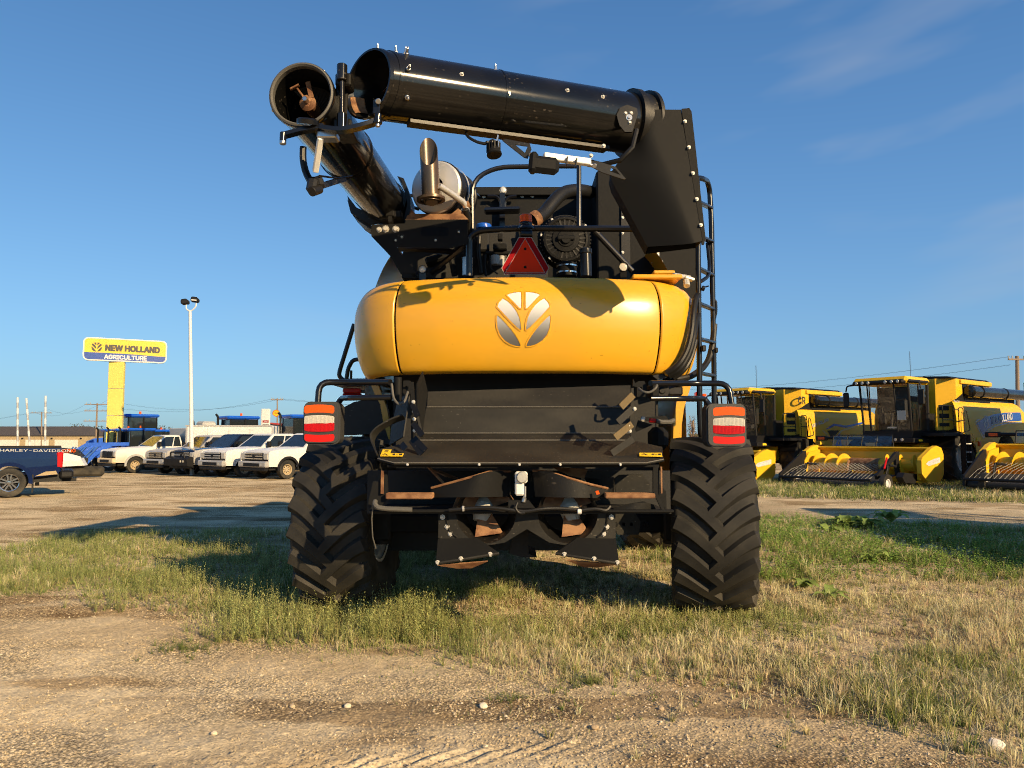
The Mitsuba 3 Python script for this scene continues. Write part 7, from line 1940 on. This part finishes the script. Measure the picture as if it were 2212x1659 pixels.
# ------------------------------------------------------------ blue tractors with front loaders
def tractor(label, O, ang, s=1.0, loader=True, cab='m_tractor_blue', big=False):
    k = thing('tractor', label, 'tractor', 'tractors parked behind the trucks')
    FRAME[0] = frame(O[0], O[1], gzf(*O), ang, s)
    put(k, 'hood', [prism(Polygon([(0.4, 0.9), (0.4, 1.62), (1.9, 1.45), (2.25, 1.3), (2.3, 0.85)]).buffer(-0.04).buffer(0.04), 'y', -0.38, 0.38)], 'm_tractor_blue')
    put(k, 'chassis', [box(-0.6, 2.2, -0.3, 0.3, 0.55, 0.95)], 'm_cab_dark')
    put(k, 'cab_roof', [box(-1.15, 0.65, -0.85, 0.85, 2.62, 2.80, 0.08)], cab)
    put(k, 'cab_floor', [box(-1.05, 0.5, -0.75, 0.75, 1.0, 1.35, 0.03)], 'm_cab_dark')
    for x, y in ((0.45, 0.7), (0.45, -0.7), (-1.05, 0.75), (-1.05, -0.75), (-0.35, 0.78), (-0.35, -0.78)):
        put(k, 'cab_pillar', tube([(x, y, 1.2), (x * 0.95, y, 2.66)], 0.04, 6), 'm_cab_dark')
    put(k, 'cab_glass', tm([(0.45, -0.68, 1.36), (0.45, 0.68, 1.36), (0.43, 0.68, 2.6), (0.43, -0.68, 2.6)], [(0, 1, 2), (0, 2, 3)]), 'm_glass_dark', smooth=False)
    for y in (0.74, -0.74):
        put(k, 'cab_glass', tm([(0.44, y, 1.36), (-1.03, y, 1.36), (-1.0, y, 2.6), (0.42, y, 2.6)], [(0, 1, 2), (0, 2, 3)]), 'm_glass_dark', smooth=False)
    put(k, 'seat', [box(-0.7, -0.25, -0.25, 0.25, 1.35, 1.6, 0.05), box(-0.75, -0.6, -0.25, 0.25, 1.5, 2.15, 0.05)], 'm_cab_dark')
    for y in (0.85, -0.85):
        simple_wheel(k, 0.85, 0.48, 0.48, wheel_frame(-0.75, y, 0.85), 14, 'm_cream')
        simple_wheel(k, 0.58, 0.36, 0.32, wheel_frame(1.75, y * 0.95, 0.58), 12, 'm_cream')
        put(k, 'mudguard', prism(hoop(-0.75, 0.85, 0.90, 0.95, 0.3, 2.6), 'y', y - 0.3 if y > 0 else y - 0.2, y + 0.2 if y > 0 else y + 0.3), 'm_tractor_blue')
    put(k, 'stack', [tube([(1.0, 0.42, 1.5), (1.0, 0.42, 2.75), (1.12, 0.42, 2.88)], 0.06, 8, 0.08)], 'm_cab_dark')
    put(k, 'beacon', cyl((-0.2, 0.5, 2.80), (-0.2, 0.5, 2.95), 0.06, 10), 'm_amber')
    if loader:
        for y in (0.55, -0.55):
            put(k, 'loader_arm', sweep(np.array([(0.3, y, 1.75), (1.5, y, 1.72), (2.5, y, 1.05), (2.95, y, 0.50)]), np.array([(-0.05, -0.11), (0.05, -0.11), (0.05, 0.11), (-0.05, 0.11)])), 'm_tractor_blue')
            put(k, 'loader_ram', cyl((0.5, y, 1.1), (2.0, y, 1.32), 0.05, 8), 'm_chrome')
            put(k, 'loader_ram', cyl((2.3, y, 1.55), (2.98, y, 0.75), 0.045, 8), 'm_chrome')
        put(k, 'bucket', [prism([(2.95, 0.12), (2.9, 0.85), (3.0, 0.9), (3.06, 0.85), (3.08, 0.22), (3.75, 0.12), (3.75, 0.08), (3.1, 0.08)], 'y', -1.05, 1.05), prism([(2.95, 0.1), (2.9, 0.85), (3.1, 0.8), (3.7, 0.12)], 'y', 1.02, 1.05), prism([(2.95, 0.1), (2.9, 0.85), (3.1, 0.8), (3.7, 0.12)], 'y', -1.05, -1.02)], 'm_cab_dark')
    FRAME[0] = None
    return k


TA = math.radians(219)
for i, (px, Y, lab) in enumerate(((243, 45.5, 'leftmost blue tractor with a black loader bucket'), (266, 44.2, 'second blue loader tractor from the left'), (292, 43.0, 'third blue loader tractor, half behind the beige truck'), (338, 47.5, 'fourth blue loader tractor, mostly behind the beige truck'))):
    tractor(lab, (at(px, 946, Y)[0], Y), TA, 0.86)
tractor('tall blue tractor with exhaust stack behind the loader tractors', (at(288, 946, 54)[0], 54), TA, 1.30, False)
tractor('tractor whose blue cab roof shows above the white trailer', (at(505, 946, 47)[0], 47), TA, 1.16, False)
tractor('dark cab tractor with blue roof beside the fuel price sign', (at(640, 946, 42)[0], 42), TA, 1.12, False)
k = thing('snowmobile', 'white and black machine with orange lettering behind the blue pickup', 'snowmobile')
x, Y = at(140, 946, 33)[0], 33.0
FRAME[0] = frame(x, Y, gzf(x, Y), math.radians(200))
put(k, 'hull', [side_sheet([(-0.9, 0.55), (-0.7, 0.95), (-0.1, 1.12), (0.35, 0.95), (0.75, 0.80), (0.85, 0.6), (0.2, 0.5)], 0.7, lambda z: np.interp(z, [0.4, 0.8, 1.2], [0.45, 0.48, 0.3]), 1)], 'm_white', smooth=45)
put(k, 'cowl', [side_sheet([(-0.8, 0.95), (-0.5, 1.25), (0.1, 1.32), (0.5, 1.12), (0.3, 1.0), (-0.2, 1.14)], 0.7, lambda z: np.interp(z, [0.8, 1.35], [0.47, 0.30]), 1)], 'm_cab_dark', smooth=45)
put(k, 'lettering', text('RACING', 0.13, (-0.15, 0.43, 1.2), (-1, 0, 0), (0, 0, 1), 0.01, width=0.75), 'm_amber')
put(k, 'ski', tube([(-0.4, 0.5, 0.06), (1.1, 0.5, 0.06), (1.4, 0.5, 0.25)], 0.05, 6), 'm_white')
put(k, 'track', box(-1.6, 0.0, -0.2, 0.2, 0.05, 0.5, 0.1), 'm_rubber')
FRAME[0] = None

# ------------------------------------------------------------ buildings
k = thing('storage_shed', 'long tan shed with dark roof and pale roll-up doors', 'shed')
Y = 160.0
g0 = gzf(-100, Y)
Xr = at(189, 946, Y)[0]
ze, zr = at(0, 940.5, Y)[2], at(0, 921, Y + 6)[2]
put(k, 'wall', [box(Xr - 40, Xr, Y, Y + 12, g0 - 0.5, ze)], 'm_tan')
put(k, 'roof', [prism([(Y - 0.4, ze - 0.05), (Y + 6, zr), (Y + 12.4, ze - 0.05)], 'x', Xr - 40.5, Xr - 2.9), tm([(Xr - 2.9, Y - 0.4, ze - 0.05), (Xr - 2.9, Y + 6, zr), (Xr - 2.9, Y + 12.4, ze - 0.05), (Xr + 0.3, Y - 0.4, ze - 0.05), (Xr + 0.3, Y + 12.4, ze - 0.05)], [(0, 3, 1), (1, 3, 4), (1, 4, 2)])], 'm_roof', smooth=False)
for i in range(7):
    x1 = Xr - 2.0 - i * 6.3
    put(k, 'roll_up_door', [box(x1 - 5.0, x1, Y - 0.06, Y, g0, ze - 0.95)], 'm_cream')
    put(k, 'door_frame', [box(x1 - 5.15, x1 + 0.15, Y - 0.04, Y + 0.01, ze - 0.95, ze - 0.85)], 'm_tan')
    put(k, 'wall_lamp', [box(x1 + 0.5, x1 + 0.8, Y - 0.25, Y, ze - 0.75, ze - 0.5)], 'm_cab_dark')
k = thing('shop_building', 'grey gable building with red roof behind the trucks', 'building')
Y = 95.0
a, b, cpx = at(563, 921, Y), at(600, 921, Y), at(577, 915, Y)
g0 = gzf(a[0], Y)
za, zc = at(0, 927, Y)[2], at(0, 916, Y)[2]
put(k, 'wall', [prism([(a[0], g0), (a[0], za), (a[0] + 1.1, zc), (a[0] + 6.5, za), (a[0] + 6.5, g0)], 'y', Y, Y + 14)], 'm_grey')
put(k, 'roof', [panel([(a[0] + 1.1, Y - 0.3, zc + 0.05), (a[0] + 6.7, Y - 0.3, za - 0.05), (a[0] + 6.7, Y + 14.3, za - 0.05), (a[0] + 1.1, Y + 14.3, zc + 0.05)], 0.15), panel([(a[0] + 1.1, Y - 0.3, zc + 0.05), (a[0] - 0.2, Y - 0.3, za - 0.05), (a[0] - 0.2, Y + 14.3, za - 0.05), (a[0] + 1.1, Y + 14.3, zc + 0.05)], 0.15)], 'm_red_roof', smooth=False)
s0 = at(560, 938.5, Y - 0.3)
put(k, 'sign_board', [box(s0[0] - 0.75, s0[0] + 0.75, Y - 0.45, Y - 0.3, s0[2] - 0.38, s0[2] + 0.38, 0.02)], 'm_sign_yellow')
put(k, 'sign_lettering', text('Food Mart', 0.22, (s0[0], Y - 0.46, s0[2]), (1, 0, 0), (0, 0, 1), 0.01, width=1.2), 'm_red')
put(k, 'vent_pipe', tube([(at(552, 0, Y - 2)[0], Y - 2, g0), (at(552, 0, Y - 2)[0], Y - 2, za), (at(556, 0, Y - 2)[0], Y - 2, zc - 0.1), (at(562, 0, Y - 2)[0], Y - 2, zc)], 0.22, 8, 0.3), 'm_cab_dark')
# fuel price sign
k = thing('price_sign', 'white fuel station price pylon with a yellow scallop shell', 'sign')
Y = 88.0
x0, x1 = at(586, 0, Y)[0], at(603.5, 0, Y)[0]
zt, zb_ = at(0, 883, Y)[2], at(0, 936, Y)[2]
xm = (x0 + x1) / 2
put(k, 'pylon', [box(x0, x1, Y, Y + 0.35, zb_ - 2.5, zt, 0.05)], 'm_white')
sh = at(596.5, 893, Y)
fanp = [(sh[0] + 0.02, sh[2] - 0.37)]
for i in range(29):
    a = math.radians(-20 + 220 * i / 28)
    rr_ = 0.40 * (1 - 0.06 * abs(math.sin(a * 6)))
    fanp.append((sh[0] + rr_ * math.cos(a), sh[2] + rr_ * math.sin(a) * 0.98))
shell = Polygon(fanp).buffer(0)
put(k, 'shell_border', prism(shell.buffer(0.06), 'y', Y - 0.02, Y), 'm_red')
put(k, 'shell', prism(shell, 'y', Y - 0.03, Y - 0.02), 'm_sign_yellow')
for i in range(6):
    a = math.radians(20 + 28 * i)
    put(k, 'shell_rib', obox(V(sh[0] + 0.2 * math.cos(a), Y - 0.035, sh[2] - 0.1 + 0.24 * math.sin(a)), (math.cos(a), 0, math.sin(a) * 1.2), (0.42, 0.01, 0.025)), 'm_red')
for py, m in ((910.5, 'm_red_reflex'), (919, 'm_cab_dark'), (925.5, 'm_red_reflex')):
    z = at(0, py, Y)[2]
    put(k, 'price_panel', box(xm - 0.30, xm + 0.42, Y - 0.015, Y, z - 0.13 if m != 'm_red_reflex' else z - 0.15, z + 0.13 if m != 'm_red_reflex' else z + 0.15), m)
    put(k, 'price_digits', text('1.45' if py < 915 else ('1.52' if py < 922 else '1.39'), 0.16, (xm + 0.06, Y - 0.016, z), (1, 0, 0), (0, 0, 1), 0.005), 'm_white')

# ------------------------------------------------------------ distant trees and a hedge line
def tree(px, top, half, Y, lab, seed, tone=(0.085, 0.085, 0.040), bare=0.35):
    k = thing('tree', lab, 'tree', None)
    q = np.random.default_rng(seed)
    x = at(px, 946, Y)[0]
    g0 = gzf(x, Y)
    h = at(px, top, Y)[2] - g0
    w = half / F * Y
    put(k, 'trunk', [tube([(x, Y, g0 - 0.2), (x + 0.05 * w, Y, g0 + 0.4 * h), (x, Y, g0 + 0.85 * h)], 0.02 * h, 6)] + [tube([(x, Y, g0 + h * u), (x + w * q.uniform(-0.7, 0.7), Y + w * q.uniform(-0.5, 0.5), g0 + h * (u + 0.35))], 0.009 * h, 5) for u in np.linspace(0.15, 0.6, 7)], 'm_wood')
    n = 900
    cl = q.normal(0, 1, (26, 3)) * V(0.42 * w, 0.42 * w, 0.22 * h) + V(0, 0, 0.52 * h)
    p = cl[q.integers(0, 26, n)] + q.normal(0, 1, (n, 3)) * V(0.20 * w, 0.20 * w, 0.085 * h)
    p = p[(p[:, 2] > 0.05 * h) & (p[:, 2] < h)]
    n = len(p)
    d1, d2 = q.normal(0, 1, (n, 3)), q.normal(0, 1, (n, 3))
    d1 /= np.linalg.norm(d1, axis=1, keepdims=True); d2 /= np.linalg.norm(d2, axis=1, keepdims=True)
    sz = q.uniform(0.06, 0.14, (n, 1)) * w
    v = np.stack([p - d1 * sz, p + d2 * sz, p + d1 * sz, p - d2 * sz], 1).reshape(-1, 3) + V(x, Y, g0)
    i = np.arange(n)[:, None] * 4
    f = np.hstack([i, i + 1, i + 2, i, i + 2, i + 3]).reshape(-1, 3)
    cc = np.repeat(V(*tone) * q.uniform(0.6, 1.5, (n, 1)) * (1 + q.normal(0, 0.1, (n, 3))), 4, 0)
    put(k, 'crown', tm(v, f), 'm_blade', smooth=False, color=np.clip(cc, 0.01, 0.5))


for i, (px, top, hw, Y, lab, tone) in enumerate(((170, 915, 12, 175, 'bushy olive tree just right of the tan shed', (0.10, 0.09, 0.05)), (188, 917, 11, 180, 'second roadside tree right of the tan shed', (0.085, 0.085, 0.04)),
        (203, 919, 10, 172, 'dark tree half behind the crossarm pole', (0.06, 0.075, 0.035)), (220, 920, 11, 185, 'small tree left of the yellow sign post', (0.09, 0.09, 0.045)), (332, 913, 10, 175, 'autumn-brown tree right of the tall blue tractor', (0.13, 0.095, 0.05)),
        (346, 918, 11, 180, 'olive tree above the service box', (0.09, 0.09, 0.04)), (361, 922, 11, 178, 'low brownish tree beside the box truck roof', (0.12, 0.10, 0.055)), (1497, 893, 10, 60, 'reddish bush between the big machine and the parked combines', (0.12, 0.06, 0.035)))):
    tree(px, top, hw, Y, lab, 500 + i, tone)
# the hazy line of growth along the horizon
hr = np.random.default_rng(71)
n = 5200
az = hr.uniform(-0.80, 0.80, n)
D = hr.uniform(380, 460, n)
x, y = np.sin(az) * D, np.cos(az) * D
z = ground_z(x, y) + np.abs(hr.normal(0, 1.9, n)) * (0.35 + meshkit.fbm(np.stack([az * 30, 0 * az, 0 * az], -1), 3, 2))
p = np.stack([x, y, z], 1)
s = hr.uniform(0.8, 2.2, n)
d1 = np.stack([s, 0 * s, 0 * s], 1); d2 = np.stack([0 * s, 0.3 * s, 0.6 * s], 1)
v = np.stack([p - d1, p - d2, p + d1, p + d2], 1).reshape(-1, 3)
i = np.arange(n)[:, None] * 4
f = np.hstack([i, i + 1, i + 2, i, i + 2, i + 3]).reshape(-1, 3)
put(None, 'treeline', tm(v, f), 'm_blade', smooth=False, color=np.repeat(V(0.10, 0.11, 0.07) * hr.uniform(0.7, 1.3, (n, 1)), 4, 0), kind='stuff', label='low far treeline along the horizon')
